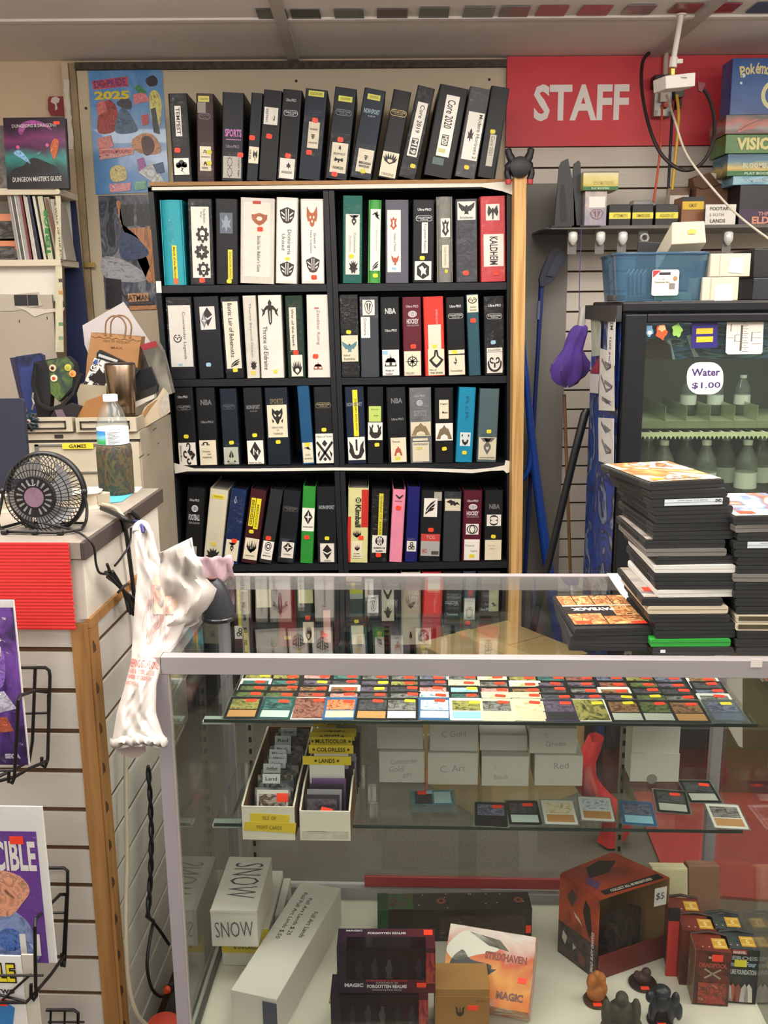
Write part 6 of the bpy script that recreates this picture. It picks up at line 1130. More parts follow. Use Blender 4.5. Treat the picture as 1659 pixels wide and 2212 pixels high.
# ------------------------------------------------------------------ purple umbrella
Y = 3.42; o = PY(1255, 490, Y); t = thing('umbrella', 'folded purple umbrella hanging by a cord from the wall shelf', 'umbrella', o)
pu = mat('4a2a86', .75, var=.12, scale=20, sheen=.3)
part('cord', MB().tube([PY(1256, 493, Y)-o, PY(1252, 600, Y)-o, PY(1251, 668, Y)-o], .0016, 5), mat('4a3a7a', .7), t)
part('handle', MB().tube([PY(1261, 664, Y)-o, PY(1255, 704, Y)-o], [.0155, .014], 16), mat('b9b6b2', .3, .25), t, smooth=50)
ax0, ax1 = PY(1255, 702, Y)-o, PY(1226, 834, Y)-o; G2 = []
prof = [(0,.018),(.03,.026),(.12,.031),(.25,.031),(.4,.032),(.5,.044),(.62,.062),(.75,.064),(.86,.056),(.94,.036),(1,.008)]
for f, r_ in prof:
    cc = ax0+(ax1-ax0)*f+Vector((-.010*math.sin(f*3.1), 0, 0)); row = []
    for k in range(33):
        a = 2*math.pi*k/32; rr = r_*(1+.17*math.sin(a*7+f*4)*(1 if f > .1 else .3)+.10*math.sin(a*4+f*13)*f+.05*math.sin(f*40+a*2)*f); row.append(cc+Vector((rr*math.cos(a), rr*.6*math.sin(a), -.006*math.sin(a*4)*f)))
    G2.append(row)
part('canopy', MB().sheet(G2), pu, t, smooth=40)
# ================================================================== COOLER
ko = PY(1338, 900, 2.72); MK = frame(ko.x, 2.72); MKi = MK.inverted(); nK = MK.to_3x3() @ Vector((0, -1, 0)); eK = MK.to_3x3() @ Vector((-1, 0, 0))
def KF(u, v, off=0): return MKi @ hit(u, v, MK.translation+nK*off, nK)
def KS(u, v, off=0): return MKi @ hit(u, v, MK.translation+eK*off, eK)
kz = KF(1345, 652).z; kb = .165
ck = thing('drinks_cooler', 'black glass-door drinks cooler with stickers at the right', 'cooler', MK @ Vector((0, 0, 0)), ROT)
ckm = mat('15161a', .35, spec=.4); gl, gt = KF(1386, 840).x, KF(1450, 697).z; KW = .82
part('base', MB().box(0, KW, .03, .5, 0, kb), mat('4a1a1c', .6), ck, 'dark red plinth')
part('side_wall', MB().box(0, .03, .012, .5, kb, kz-.03), ckm, ck); part('side_wall', MB().box(KW-.03, KW, .012, .5, kb, kz-.03), ckm, ck)
part('back_wall', MB().box(.03, KW-.03, .48, .5, kb, kz-.03), mat('55574f', .5), ck); part('floor', MB().box(.03, KW-.03, .03, .48, kb, kb+.04), mat('4a4e44', .5), ck)
part('top', MB().box(-.004, KW, -.0, .5, kz-.03, kz), ckm, ck, bevel=.006)
part('inner_wall', MB().box(.031, .036, .03, .48, kb+.04, kz-.031), mat('5f625a', .5), ck)
part('door_frame', MB().box(.0, gl, -.03, .0, kb+.02, kz-.034).box(gl, KW, -.03, 0, gt, kz-.034).box(gl, KW, -.03, 0, kb+.02, kb+.09).box(KW-.05, KW, -.03, 0, kb+.09, gt), ckm, ck, bevel=.004)
part('door_glass', MB().box(gl, KW-.05, -.014, -.009, kb+.09, gt), glass('eef3ea', .03, 1.5), ck)
a = KF(1385, 776, -.05)
part('header_card', MB().box(gl-.02, KW-.03, .04, .045, a.z, gt+.03), art(101, ['1b2430','243a55','2a4a78','4a6a8a','1a1e28','6a8a9a','26303c'], 2.5, 2), ck, 'dark blue picture strip')
part('header_print', MB().prism([(KF(u, v, -.04).x, KF(u, v, -.04).z) for u, v in ((1448,735),(1458,776),(1452,776),(1440,735))], .036, .0385), mat('8fa4b4', .4), ck); part('header_print', MB().prism([(KF(u, v, -.04).x, KF(u, v, -.04).z) for u, v in ((1482,725),(1492,722),(1500,755),(1510,770),(1498,772),(1490,750))], .036, .0385), mat('9aa8b0', .4), ck); part('header_print', MB().prism([(KF(u, v, -.04).x, KF(u, v, -.04).z) for u, v in ((1388,740),(1420,728),(1448,745),(1452,776),(1390,776))], .036, .0383), mat('2a1c16', .5), ck)
zs1 = KF(1500, 938, -.03).z; zs2 = KF(1500, 1108, -.03).z; zs0_ = KF(1500, 858, -.2).z
shm = mat('c9d0b4', .4)
for z in (zs1, zs2):
    sh = part('wire_shelf', MB().box(.04, KW-.04, .03, .034, z-.006, z+.006), shm, ck); tt = MB()
    for i in range(58): x = .045+i*.0125; tt.prism([(x-.004, z-.006), (x+.004, z-.006), (x, z-.015)], .029, .032)
    part('teeth', tt, shm, sh)
    tt = MB()
    for i in range(24): tt.box(.05+i*.03, .053+i*.03, .034, .47, z-.003, z+.001)
    part('rods', tt, shm, sh)
for i, u in enumerate((1440, 1486, 1537, 1590, 1640)):
    x = KF(u, 850, -.1).x; part('divider', MB().box(x-.001, x+.001, .1, .4, zs1+.008, zs1+.075), glass('d4dac8', .1, 1.4, .35, 'c4ccae'), ck)
part('tray', MB().box(.06, KW-.05, .10, .42, zs1+.008, zs1+.03), mat('7d846c', .4), ck)
part('lamp_strip', MB().box(.04, .05, .03, .05, kb+.1, gt-.05), mat('aab09a', .4), ck)
def tree(o, par=None):
    c = o.copy(); C.objects.link(c); c.parent = par
    for ch in list(o.children): tree(ch, c)
    return c
cl_ = bpy.data.lights.new('cooler_lamp', 'AREA'); cl_.shape = 'RECTANGLE'; cl_.size = .7; cl_.size_y = .06; cl_.energy = 2.2; cl_.color = (.98, 1, .9)
co_ = bpy.data.objects.new('cooler_lamp', cl_); co_.location = (KW/2, .07, kz-.04); C.objects.link(co_); co_.parent = ck
# water bottles inside the cooler
first = None; kbt = []
def cool_bottle(x, y, z, lab):
    global first
    if first is None:
        t = thing('water_bottle', '', 'bottle'); first = t; kbt.append(t)
        part('bottle_body', MB().lathe([(.026, 0), (.031, .006), (.031, .09), (.0325, .1), (.0325, .125), (.03, .14), (.013, .178), (.0125, .184)], 18), glass('c9cfc9', .05, 1.4, .16, 'c0c6c0'), t, smooth=60)
        part('bottle_label', MB().lathe([(.0328, .052), (.0328, .1)], 18), mat('c3c7c4', .4), t, smooth=60); part('cap', MB().lathe([(.0138, .182), (.0142, .196), (0, .197)], 14), mat('b4bab2', .4), t, smooth=40)
    else: t = tree(first); kbt.append(t)
    t.location = MK @ Vector((x, y, z)); t['label'] = lab; t['group'] = 'bottles in the drinks cooler'
zl = KF(1430, 1082, -.13).z
zl = zs2+.008
n_ = 0
for v_, us_ in ((.12, (1430, 1521, 1609)), (.22, (1396, 1478, 1562, 1640))):
    for u in us_:
        x = KF(u, 1050, -v_).x; n_ += 1
        cool_bottle(x, v_, zl, 'clear water bottle in the %s row of the lower cooler shelf, %s from the left' % ('front' if v_ < .2 else 'rear', ordn[us_.index(u)]))
for u in (1505, 1565, 1625):
    x = KF(u, 850, -.16).x; cool_bottle(x, .25, zs1+.032, 'clear water bottle on the upper cooler shelf, %s from the left' % ordn[(u-1505)//60]); kbt[-1].scale = (.75, .75, .62)
# stickers on the door
yst = -.0155
def KL(u, v): p = KF(u, v, .0305); return p.x, p.z
def sticker(poly, m, nm='sticker', l=None, k=0): return part(nm, MB().prism([KL(u, v) for u, v in poly], yst-.0006-.0005*k, yst-.0001-.0005*k), m, ck, l)
def blob(u, v, r, s=1.3, n=14, w=.18, ph=0): return [(u+(r*(1+w*math.sin(k*2*math.pi/n*5+ph)))*math.cos(2*math.pi*k/n), v+s*(r*(1+w*math.sin(k*2*math.pi/n*5+ph)))*math.sin(2*math.pi*k/n)) for k in range(n)]
yst = -.0145
sticker(blob(1405,715,9,1.4), mat('6aa0c0', .4), 'sticker', 'small plain pale blue sticker'); sticker(blob(1432,717,12,1.35,14,.2,1), mat('d9562c', .4), 'sticker', 'small plain orange red sticker'); sticker(blob(1466,714,11,1.3,14,.2,2), mat('8fbf5a', .4), 'sticker', 'small plain green sticker')
sticker(blob(1406,719,5,.9), mat('d9d8d0', .4), 'sticker_print', None, 1); sticker(blob(1433,709,8,.9), mat('e0b98a', .4), 'sticker_print', None, 1)
s_ = sticker([(1498,696),(1553,694),(1554,751),(1497,753)], mat('2a2170', .4), 'sticker', 'navy square sticker with two yellow bars')
for v in (716, 734): sticker([(1508,v-6),(1544,v-7),(1543,v+5),(1507,v+6)], mat('f2b52c', .4), 'sticker_print', None, 1)
sticker([(1574,694),(1578,691),(1650,689),(1654,692),(1651,761),(1648,765),(1576,766),(1571,762)], mat('dcd3c8', .5), 'sticker', 'white sticker with a printed bracket chart')
chart = MB()
def cl(u0, v0, u1, v1): a, b = KL(u0, v0), KL(u1, v1); chart.box(min(a[0], b[0])-.0004, max(a[0], b[0])+.0004, yst-.0012, yst-.0009, min(a[1], b[1])-.0004, max(a[1], b[1])+.0004)
for v in (703, 711, 721, 730, 741, 751, 760): cl(1606, v, 1620, v); cl(1610, v-5, 1616, v-5)
cl(1605, 703, 1605, 758)
for v in (724, 738): cl(1592, v, 1602, v)
cl(1591, 724, 1591, 738)
for v in (718, 730, 743): cl(1628, v, 1648, v)
cl(1628, 718, 1628, 738); cl(1583, 700, 1583, 716); cl(1575, 730, 1588, 730)
part('sticker_print', chart, mat('55504c', .5), ck)
wpoly = rrect(1487, 1566, 783, 853, 28, 5)
sticker(wpoly, mat('e6ddd2', .5), 'sticker', 'round white price sticker for water')
a = KL(1528, 805); b = KL(1528, 834); u1 = KL(1559, 805)[0]-KL(1497, 805)[0]
text('Water', u1, .0215, mat('3d2f72', .5), ck, a[0], a[1], yst-.0012, -1, .025); text('$1.00', u1, .0195, mat('3d2f72', .5), ck, b[0]+.001, b[1], yst-.0012, -1, .015)
# printed side of the cooler
G3 = []
for i in range(11):
    f = i/10; z = kb+.01+(kz-.045-kb)*f
    G3.append([Vector((-.004-.012*math.sin(math.pi*min(1, j/8)), .004+.49*j/12, z)) for j in range(13)])
part('side_print', MB().sheet(G3), art(103, ['14161f','1c2c66','2346a0','1d3a86','15171f','7a8fb0','2a3a6a','2a2030'], 9, 1.2, 0, .35, 2, False, 0, 'Object'), ck, 'blue and white printed side', smooth=60)
part('side_cap', MB().prism([(-.02, .0), (-.006, -.0), (-.004, .5), (-.03, .49), (-.03, .1)], kz-.055, kz-.01, 'z'), mat('2c2d30', .5), ck)
def SS(u, v): p = KS(u, v, .018); return (p.y, p.z)
def sst(poly, m, x=-.0205, l=None, nm='side_label'): return part(nm, MB().prism([SS(u, v) for u, v in poly], x-.0005, x, 'x'), m, ck, l)
sst([(1316,686),(1332,683),(1330,790),(1312,792)], mat('dcdad6', .5), -.0205, 'white strip lettered Core 2021')
sst([(1298,752),(1328,762),(1329,888),(1295,886)], mat('cfcdc8', .5, var=.1, scale=40), -.0200); sst([(1294,902),(1328,904),(1327,1006),(1295,996)], mat('cdccca', .5, var=.12, scale=40), -.0200)
sst([(1278,690),(1290,676),(1300,700),(1298,768),(1280,770)], mat('a8b0a4', .5, var=.3, scale=20), -.0202); sst([(1276,806),(1296,770),(1296,806)], mat('8f2430', .5), -.0204); sst([(1276,808),(1296,808),(1294,850),(1276,848)], mat('c4c0c0', .5), -.0204)
for (s, u, v, w_, h_) in (('M21', 1324, 702, .05, .05), ('Core 2021', 1320, 760, .15, .035)):
    cy, cz = SS(u, v); vs_, fs = text_geo(s, .02); part('lettering', MB().add([(-.0212, cy-p[1]*h_*.9, cz+p[0]*w_*.55) for p in vs_], fs), mat('2a2a2c', .5), ck)
for (u0, v0, u1, v1) in ((1302,776,1322,800),(1300,812,1324,850),(1302,860,1324,874),(1300,912,1322,940),(1302,950,1322,985)):
    cy, cz = SS(u0, v0); cy1, cz1 = SS(u1, v1); pr = stroke([(cy, cz), ((cy+cy1)/2, cz1), (cy1, (cz+cz1)/2), ((cy*2+cy1)/3, (cz*2+cz1)/3)], .006)
    part('ink_drawing', MB().prism(pr, -.0212, -.0209, 'x'), mat('77757a', .5), ck)
# ------------------------------------------------------------------ things on the cooler top
KT = kz+.0008
def on_top(u, v, off): p = KF(u, v, -off); return p
o = MK @ Vector((0, 0, KT))
bx0, bx1 = KF(1332, 640, -.03).x, KF(1528, 640, -.03).x; bh = KF(1430, 547, -.03).z-KT
bin_ = thing('storage_bin', 'translucent blue storage bin on the cooler', 'bin', MK @ Vector(((bx0+bx1)/2, .16, KT)), ROT)
w2 = (bx1-bx0)/2; bm = glass('8fb4cc', .08, 1.4, .28, '5f86a4')
lo = rrect(-w2*.93, w2*.93, -.12, .14, .03, 4); hi = rrect(-w2*1.02, w2*1.04, -.13, .16, .035, 4); n = len(lo)
mb = MB(); mb.add([(p[0], p[1], 0) for p in lo]+[(p[0], p[1], bh) for p in hi], [tuple(range(n))]+[(i, (i+1) % n, n+(i+1) % n, n+i) for i in range(n)])
part('tub', mb, bm, bin_, smooth=40); part('rim', MB().tube([(p[0], p[1], bh) for p in hi], .004, 6, True), bm, bin_, smooth=60)
p = KF(1409, 583, -.03); q_ = KF(1464, 638, -.03); cxb = (bx0+bx1)/2
lab_ = part('bin_label', MB().prism(rrect(p.x-cxb, q_.x-cxb, q_.z-KT, p.z-KT, .006), -.1335, -.1325), mat('ded8c6', .45), bin_, 'cream product label')
wl = q_.x-p.x; hl = p.z-q_.z; lx, lz = p.x-cxb, q_.z-KT
part('label_corner', MB().prism([(lx+.002, lz+hl*.7), (lx+.002, lz+hl-.002), (lx+wl*.32, lz+hl-.002)], -.1342, -.1338), mat('a52a34', .5), lab_); part('label_band', MB().box(lx+wl*.26, lx+wl*.68, -.1342, -.1338, lz+hl*.8, lz+hl*.9), mat('2f2a30', .5), lab_)
text('17 Qt', wl*.25, hl*.07, mat('55504a', .5), lab_, lx+wl*.36, lz+hl*.62, -.134); text('Essential Bin', wl*.55, hl*.07, mat('55504a', .5), lab_, lx+wl*.38, lz+hl*.52, -.134)
part('bar_code', MB().box(lx+wl*.64, lx+wl*.86, -.1342, -.1338, lz+hl*.24, lz+hl*.48), mat('77726a', .5), lab_); part('seal', MB().lathe([(hl*.09, -.0005), (hl*.09, .0005)], 14, (lx+wl*.86, -.134, lz+hl*.66), 'y'), mat('9a7a5a', .5), lab_)
for i in range(5):
    single('card_pack', MB().box(-.035, .035, -.0015, .0015, 0, .085), mat('8f98a0', .4), 'thin card pack standing in the blue bin, %s from the left' % ordn[i], 'card pack', MK @ Vector((bx0+.05+.014*i, .12+.01*i, KT+.002)), (0, R(-14), ROT+R(70)), 'card packs in the blue bin')
single('yellow_box', MB().box(-.055, .055, -.03, .03, 0, .022), mat('c9c78a', .5), 'flat pale yellow box lying in the blue bin', 'box', MK @ Vector((bx1-.08, .12, KT+.002)), (0, 0, ROT), bevel=.003)
single('black_folder', MB().box(-.045, .045, -.006, .006, 0, KF(1390, 524, -.2).z-KT), mat('1b1c20', .4), 'black folder standing up in the blue bin', 'folder', MK @ Vector((KF(1402, 540, -.2).x, .2, KT+.002)), (0, R(4), ROT), bevel=.003)
wb_ = mat('beb5a2', .6, var=.03)
def hb(name, label, F, off, back, offb, group=None, its=None):
    A = [MK @ KF(u, v, -off) for u, v in F]; B = [MK @ KF(u, v, -offb) for u, v in back]; o = A[3]
    return single(name, MB().hexa([x-o for x in (A[3], A[2], B[2], B[3], A[0], A[1], B[1], B[0])]), wb_, label, 'box', o, group=group, bevel=.002), o
t, o = hb('card_box', 'long white card box slanting up out of the blue bin', [(1452,480),(1522,477),(1526,524),(1451,528)], .07, [(1405,566),(1462,566),(1464,612),(1404,612)], .24)
p = MK @ KF(1495, 500, -.069)-o; part('label_dot', MB().box(p.x-.01, p.x+.01, p.y-.002, p.y-.0012, p.z-.006, p.z+.006), mat('dcc84a', .5), t)
p = MK @ KF(1480, 466, -.078)-o
t2 = thing('card_box', 'lower white card box at the right of the blue bin', 'box', MK @ Vector((0, .03, KT)), ROT)
def kbox(t2, u0, v0, u1, v1, z0, dep=.16):
    a, b = KF(u0, v1, -.03), KF(u1, v0, -.03); part('box', MB().box(a.x, b.x, 0, dep, z0, b.z-KT), wb_, t2, bevel=.002); return a.x, b.x, z0, b.z-KT
a0, a1, c0, c1 = kbox(t2, 1516, 598, 1597, 645, 0); part('lid_seam', MB().box(a0+.022, a0+.0235, -.0012, -.0002, c0, c1), mat('a8a090', .6), t2); part('paper_label', MB().box(a0+.035, a0+.085, -.0014, -.0002, c0+.0, c1-.02), mat('d9d8d6', .5), t2)
t3 = thing('card_box', 'upper white card box at the right of the blue bin', 'box', MK @ Vector((0, .03, KT+c1+.0008)), ROT)
a, b = KF(1533, 597, -.03), KF(1623, 547, -.03); part('box', MB().box(a.x, b.x, 0, .17, 0, b.z-KT-c1-.0008), wb_, t3, bevel=.002); part('lid_seam', MB().box(a.x+.026, a.x+.0275, -.0012, -.0002, 0, .06), mat('a8a090', .6), t3); part('paper_label', MB().prism([(a.x+.05, .012), (a.x+.09, .008), (a.x+.09, .05), (a.x+.055, .052)], -.0014, -.0002), mat('d9d6d0', .5), t3)
t4 = thing('black_case', 'black boxy case at the far right of the cooler top', 'case', MK @ Vector((KF(1625, 640, -.06).x, .06, KT)), ROT)
part('box', MB().box(.0, .2, 0, .2, 0, KF(1640, 600, -.06).z-KT), mat('1f232c', .4), t4, bevel=.003); part('box', MB().box(.004, .2, .02, .22, KF(1640, 600, -.06).z-KT, KF(1640, 536, -.06).z-KT), mat('15161a', .4), t4, bevel=.003)
single('grey_tray', MB().box(-.06, .06, -.05, .05, 0, .018), mat('3c3b3a', .5), 'flat grey tray at the left corner of the cooler top', 'tray', MK @ Vector((.045, .14, KT)), (0, 0, ROT), bevel=.004)
# ================================================================== GLASS DISPLAY CASE
RD = R(-3.3); MD = frame(-.361, 1.469, 0, RD); MDi = MD.inverted(); CW, CD = 1.085, .495
def DL(u, v, z): return MDi @ PZ(u, v, z)
def DW(x, y, z): return MD @ Vector((x, y, z))
alu = mat('9c9799', .42, .12, var=.03, scale=6); alud = mat('a39da6', .42, .15); gls = glass('f8fbf9', .015, 1.5); gedge = mat('2e3a35', .2)
dc = thing('display_case', 'aluminium framed glass display case with two glass shelves', 'display case', DW(0, 0, 0), RD)
def db(nm, x0, x1, y0, y1, z0, z1, m=alu, l=None, bevel=0): return part(nm, MB().box(x0, x1, y0, y1, z0, z1), m, dc, l, bevel=bevel)
db('front_rail', .0125, CW-.0125, 0, .021, .940, .9705, alu, None, .0012); db('rear_rail', .0, CW, CD-.02, CD, .940, .9705)
db('side_rail', 0, .024, .0215, CD-.0205, .945, .9705); db('side_rail', CW-.024, CW, .0215, CD-.0205, .945, .9705)
db('corner_block', -.001, .012, -.001, .0212, .9395, .971, mat('b3aaa4', .4, .4), None, .0012)
p = MDi @ hit(1634, 1431, DW(0, 0, 0), MD.to_3x3() @ Vector((0, -1, 0)))
db('paper_scrap', p.x-.009, p.x+.009, -.0012, -.0002, p.z-.008, p.z+.006, mat('d6cfc8', .6))
for x, y in ((0, 0), (CW-.022, 0), (.001, CD-.024), (CW-.023, CD-.024)): db('post', x, x+.022, y+.001, y+.022, .06, .940, alud)
db('post_lip', .0222, .0245, .002, .006, .21, .94, mat('c3bbb0', .4, .4))
db('top_glass', .0245, CW-.0245, .0215, CD-.0205, .9625, .9695, gls); db('front_glass', .0225, CW-.0225, .008, .012, .21, .9395, gls)
db('side_glass', .008, .012, .023, CD-.025, .21, .9395, gls); db('side_glass', CW-.012, CW-.008, .023, CD-.025, .21, .9395, gls)
db('sliding_glass', .03, .56, CD-.016, CD-.012, .245, .9395, gls); db('sliding_glass', .52, CW-.03, CD-.009, CD-.005, .245, .9395, gls)
db('base_deck', .004, CW-.004, .004, CD-.004, .17, .2095, mat('d3cfc0', .5, var=.03, scale=5), 'white deck board')
db('kick_base', .02, CW-.02, .03, CD-.02, 0, .1695, mat('3a3834', .7))
db('rear_track', .03, .57, CD-.03, CD-.004, .21, .238, alu); db('rear_track', .57, CW-.03, CD-.036, CD-.01, .21, .232, alu)
db('side_track', .014, .022, .03, CD-.03, .21, .22, mat('4c4a48', .5))
for x in (.055, .865):
    s_ = db('shelf_standard', x, x+.014, CD-.034, CD-.026, .24, .94, mat('a9a59a', .4, .5)); ss = MB()
    for k in range(24): ss.box(x+.004, x+.010, CD-.0348, CD-.0338, .26+.028*k, .272+.028*k)
    part('slots', ss, mat('1f1e1d', .6), s_)
def shelf(z, y0, x0=.035, x1=CW-.04):
    s_ = db('glass_shelf', x0, x1, y0+.0022, CD-.04, z-.006, z, gls); part('polished_edge', MB().box(x0, x1, y0, y0+.002, z-.006, z), gedge, s_)
    for x in (.062, .872, .45) if False else (.062, .872): part('bracket', MB().prism([(y0+.03, z-.0065), (CD-.034, z-.0065), (CD-.034, z-.05), (y0+.06, z-.014)], x-.001, x+.001, 'x'), mat('77736b', .4, .5), s_)
    part('clip', MB().box(x0-.004, x0+.05, y0+.005, y0+.03, z-.012, z-.0065), mat('b9c4be', .2, 0), s_)
shelf(.782, .172); shelf(.55, .205)
# red plastic rail at the back
p, q_ = DL(787, 1895, .262), DL(1212, 1900, .262)
single('red_tube', MB().box(0, q_.x-p.x, -.004, .004, 0, .026), mat('a8323a', .4), 'glossy red strip lying along the rear track of the case', 'strip', DW(p.x, CD-.02, .2385), (0, 0, RD), bevel=.002)
# ------------------------------------------------------------------ trading cards
cc = {}
def cmesh(kind, m, b): 
    if kind not in cc: cc[kind] = {}
    if m.name not in cc[kind]: cc[kind][m.name] = mesh_of(kind, b, m)
    return cc[kind][m.name]
def card(x, y, z, lab, border, artm, tb=None, tilt=3, rz=0, sleeve=None, stick='s', group='cards on the upper glass shelf', full=False, cat='trading card', st=(.012, .073)):
    t = thing('trading_card', lab, cat, DW(x, y, z), 0, group, rot=(R(tilt), 0, RD+rz))
    if sleeve: part('sleeve', cmesh('sleeve', sleeve, MB().box(-.0345, .0345, -.003, .0925, 0, .0006)), None, t)
    part('card_body', cmesh('card_body', border, MB().prism(rrect(-.0315, .0315, 0, .088, .003, 2), .0007, .0012, 'z')), None, t)
    if full: part('art', cmesh('full_art', artm, MB().box(-.0285, .0285, .003, .085, .00121, .0014)), None, t)
    else:
        part('art', cmesh('art', artm, MB().box(-.0262, .0262, .038, .078, .00121, .0014)), None, t)
        if tb: part('text_box', cmesh('text_box', tb, MB().box(-.0262, .0262, .0075, .034, .00121, .0015)), None, t)
    if stick: part('price_sticker', cmesh('price_sticker', mat(ORG if stick == 's' else YEL, .5), MB().prism(rrect(-.0105, .0105, -.0055, .0055, .0025, 2), .0015, .0021, 'z')), None, t, loc=(st[0]+rng.uniform(-.003, .005), st[1]+rng.uniform(-.004, .003), 0), rot=(0, 0, R(rng.uniform(-8, 8))))
    return t
bkb, whb = mat('17191a', .35), mat('d9d8d2', .4); bsl = glass('e4e8e8', .08, 1.4, .05)
B_ = {'k': bkb, 'w': whb, 'b': mat('2f5f8f', .4), 'c': mat('d3cbae', .4), 'g': mat('4a5658', .4), 'r': mat('6f3a3a', .4), 'p': mat('3a2f4a', .4), 't': mat('1f4a4a', .4)}
PAL = {'green': ['1c2418','3a4f2c','6a7848','263a28'], 'teal': ['13282a','26504f','4f7f7a','1a3436'], 'red': ['3a1c1c','6a3a34','9a6a5a','4a2422'], 'orange': ['6a2a1a','c25a34','d99a6a','7a3a22'], 'violet': ['241f2c','453a50','756a7c','2f2838'], 'grey': ['2a2a2a','5f5f5c','8f8f8a','3f3f3e'], 'ice': ['5a7a94','a9c0cc','dfe6e8','6a8aa0'], 'olive': ['3a3a22','6a6a3a','a8a05a','4a4a2a'], 'cream': ['a99a72','d3c79a','e6dfc0','b9a97a'], 'brown': ['3a2a1c','6a4a34','a07a54','4a3424'], 'rose': ['6a3f44','a86a6a','d0a8a0','7a4a4c'], 'dusk': ['24283a','4a5068','7a8094','2f344a'], 'dark': ['15161a','33343a','55565c','1f2024'], 'sea': ['4a9ab0','7ac0d0','b9dce0','5aa8bc']}
def pa(n, s): return art(200+s % 3+10*sorted(PAL).index(n), PAL[n], 2.6, 1.8)
TBX = {'tan': 'b98a54', 'pale': 'b9c9c2', 'cream': 'd9c9a8', 'white': 'd9dad4', 'sky': '8fc6d6', 'ink': '26282c', 'olive': '8a8a5a', 'grey': 'b4b8ae', 'slate': '5a6478'}
uc = [519, 591, 661, 732, 801, 869, 937, 1011, 1080, 1152, 1216, 1289, 1361, 1431, 1501, 1582]
front = [('k','olive','tan','green and gold'),('t','teal','pale','deep teal'),('w','red',None,'white bordered maroon'),('b','orange','cream','blue bordered orange'),('k','dark','tan','dark with tan box'),('k','grey','white','grey with white box'),('b','ice','white','icy blue'),('w','olive','sky','white bordered with sky blue box'),('c','grey','cream','cream framed grey'),('c','cream','cream','pale cream'),('p','violet','ink','violet black'),('w','olive',None,'white bordered olive'),('k','brown','grey','brown with pale box'),('k','green','grey','dark green with pale box'),('k','brown','tan','dim brown with tan box'),('g','dusk','slate','dim blue grey')]
rest = [['green','green','teal','olive'],['green','brown','teal','olive'],['red','brown','violet','rose'],['rose','brown','dark','teal'],['dark','violet','violet','grey'],['grey','dark','olive','grey'],['ice','rose','violet','dusk'],['teal','sea','cream','grey'],['cream','rose','grey','cream'],['cream','brown','cream','olive'],['dark','dark','violet','teal'],['violet','grey','violet','red'],['violet','brown','red','dusk'],['green','dark','green','olive'],['grey','dark','violet','dusk'],['grey','dusk','dark','brown']]
ye = {(0,4),(2,3),(4,2),(4,3),(5,0),(7,0),(7,2),(11,0),(12,0),(12,1),(13,1),(15,0)}
rown = ['front','second','third','fourth','fifth','sixth','seventh']
for i, u in enumerate(uc):
    f0 = DL(u, 1551+.011*(u-480), .7835)
    for j in range(7):
        y = .174+.0305*j+rng.uniform(-.002, .002); x = f0.x+rng.uniform(-.002, .002)
        bd, am, tb, desc = front[i]
        if j: am = rest[i][(j-1) % 4]; bd = 'w' if (i*7+j*3) % 9 == 0 else ('c' if am in ('cream',) else 'k'); desc = {'ice': 'icy blue', 'sea': 'sea blue', 'dusk': 'dusky blue'}.get(am, am)+' trading card'; tb = None
        else: desc += ' trading card'
        card(x, y, .7826, '%s, %s row, %s column from left, upper shelf' % (desc, rown[j], ordn[i]), B_[bd], pa(am, i+j), mat(TBX[tb], .45) if tb else None, 3.4, R(rng.uniform(-1.2, 1.2)), bsl if j == 0 else None, 'y' if (i, j) in ye else 's', full=(j == 0 and front[i][2] is None))
# ------------------------------------------------------------------ boxes on the middle shelf
ZM2 = .5505; cb_ = mat('d8d2c2', .65, var=.04, scale=20); kraft = mat('7d5a3c', .8, var=.08); 
def card_tray(label, xL, xR, y0, y1, hf, hb, lab=None):
    t = thing('card_tray', label, 'card box', DW(xL, y0, ZM2), RD, 'open card trays'); w = xR-xL
    part('front_panel', MB().box(0, w, 0, .003, 0, hf), cb_, t)
    sd = [(.003, 0), (y1-y0, 0), (y1-y0, hb), (.07, hb*.93), (.003, hf)]
    part('side_panel', MB().prism(sd, 0, .0025, 'x'), kraft, t); part('side_panel', MB().prism(sd, w-.0025, w, 'x'), kraft, t)
    part('rim', MB().prism([(.003, hf), (.07, hb*.93), (y1-y0, hb), (y1-y0, hb+.001), (.07, hb*.93+.001), (.003, hf+.001)], -.0005, .003, 'x').prism([(.003, hf), (.07, hb*.93), (y1-y0, hb), (y1-y0, hb+.001), (.07, hb*.93+.001), (.003, hf+.001)], w-.003, w+.0005, 'x'), cb_, t)
    part('bottom', MB().box(.003, w-.003, .003, y1-y0, 0, .003), kraft, t); part('back_panel', MB().box(0, w, y1-y0, y1-y0+.003, 0, hb), kraft, t)
    return t, w
pA = DL(525, 1813, .55); pB = DL(638, 1815, .55)
tA, wA = card_tray('open white card tray labelled ISLE OF MISFIT CARDS', pA.x, pB.x, .150, .455, .068, .085)
nF = MD.to_3x3() @ Vector((0, -1, 0))
def TF(u, v): q = MDi @ hit(u, v, DW(0, .1495, 0), nF); return q.x-pA.x, q.z-ZM2
def tp(pix, c, y=-.0006): part('yellow_label', MB().prism([TF(u, v) for u, v in pix], y, y+.0005), mat(c, .5), tA)
tp([(540,1756),(626,1761),(625,1781),(541,1778)], 'dcc238'); tp([(528,1775),(640,1778),(638,1800),(527,1793)], 'd9be32', -.0009)
a = TF(582, 1767); text('ISLE OF', .025, .0075, mat('4a4018', .5), tA, a[0], a[1], -.0013, 2, -.005); a = TF(582, 1787); text('MISFIT CARDS', .047, .0075, mat('4a4018', .5), tA, a[0], a[1], -.0016, 2, -.005)
pC = DL(649, 1814, .55); pD = DL(757, 1820, .55)
tB, wB = card_tray('open white card tray with worn blank front beside the labelled one', pC.x, pD.x, .150, .455, .060, .085)
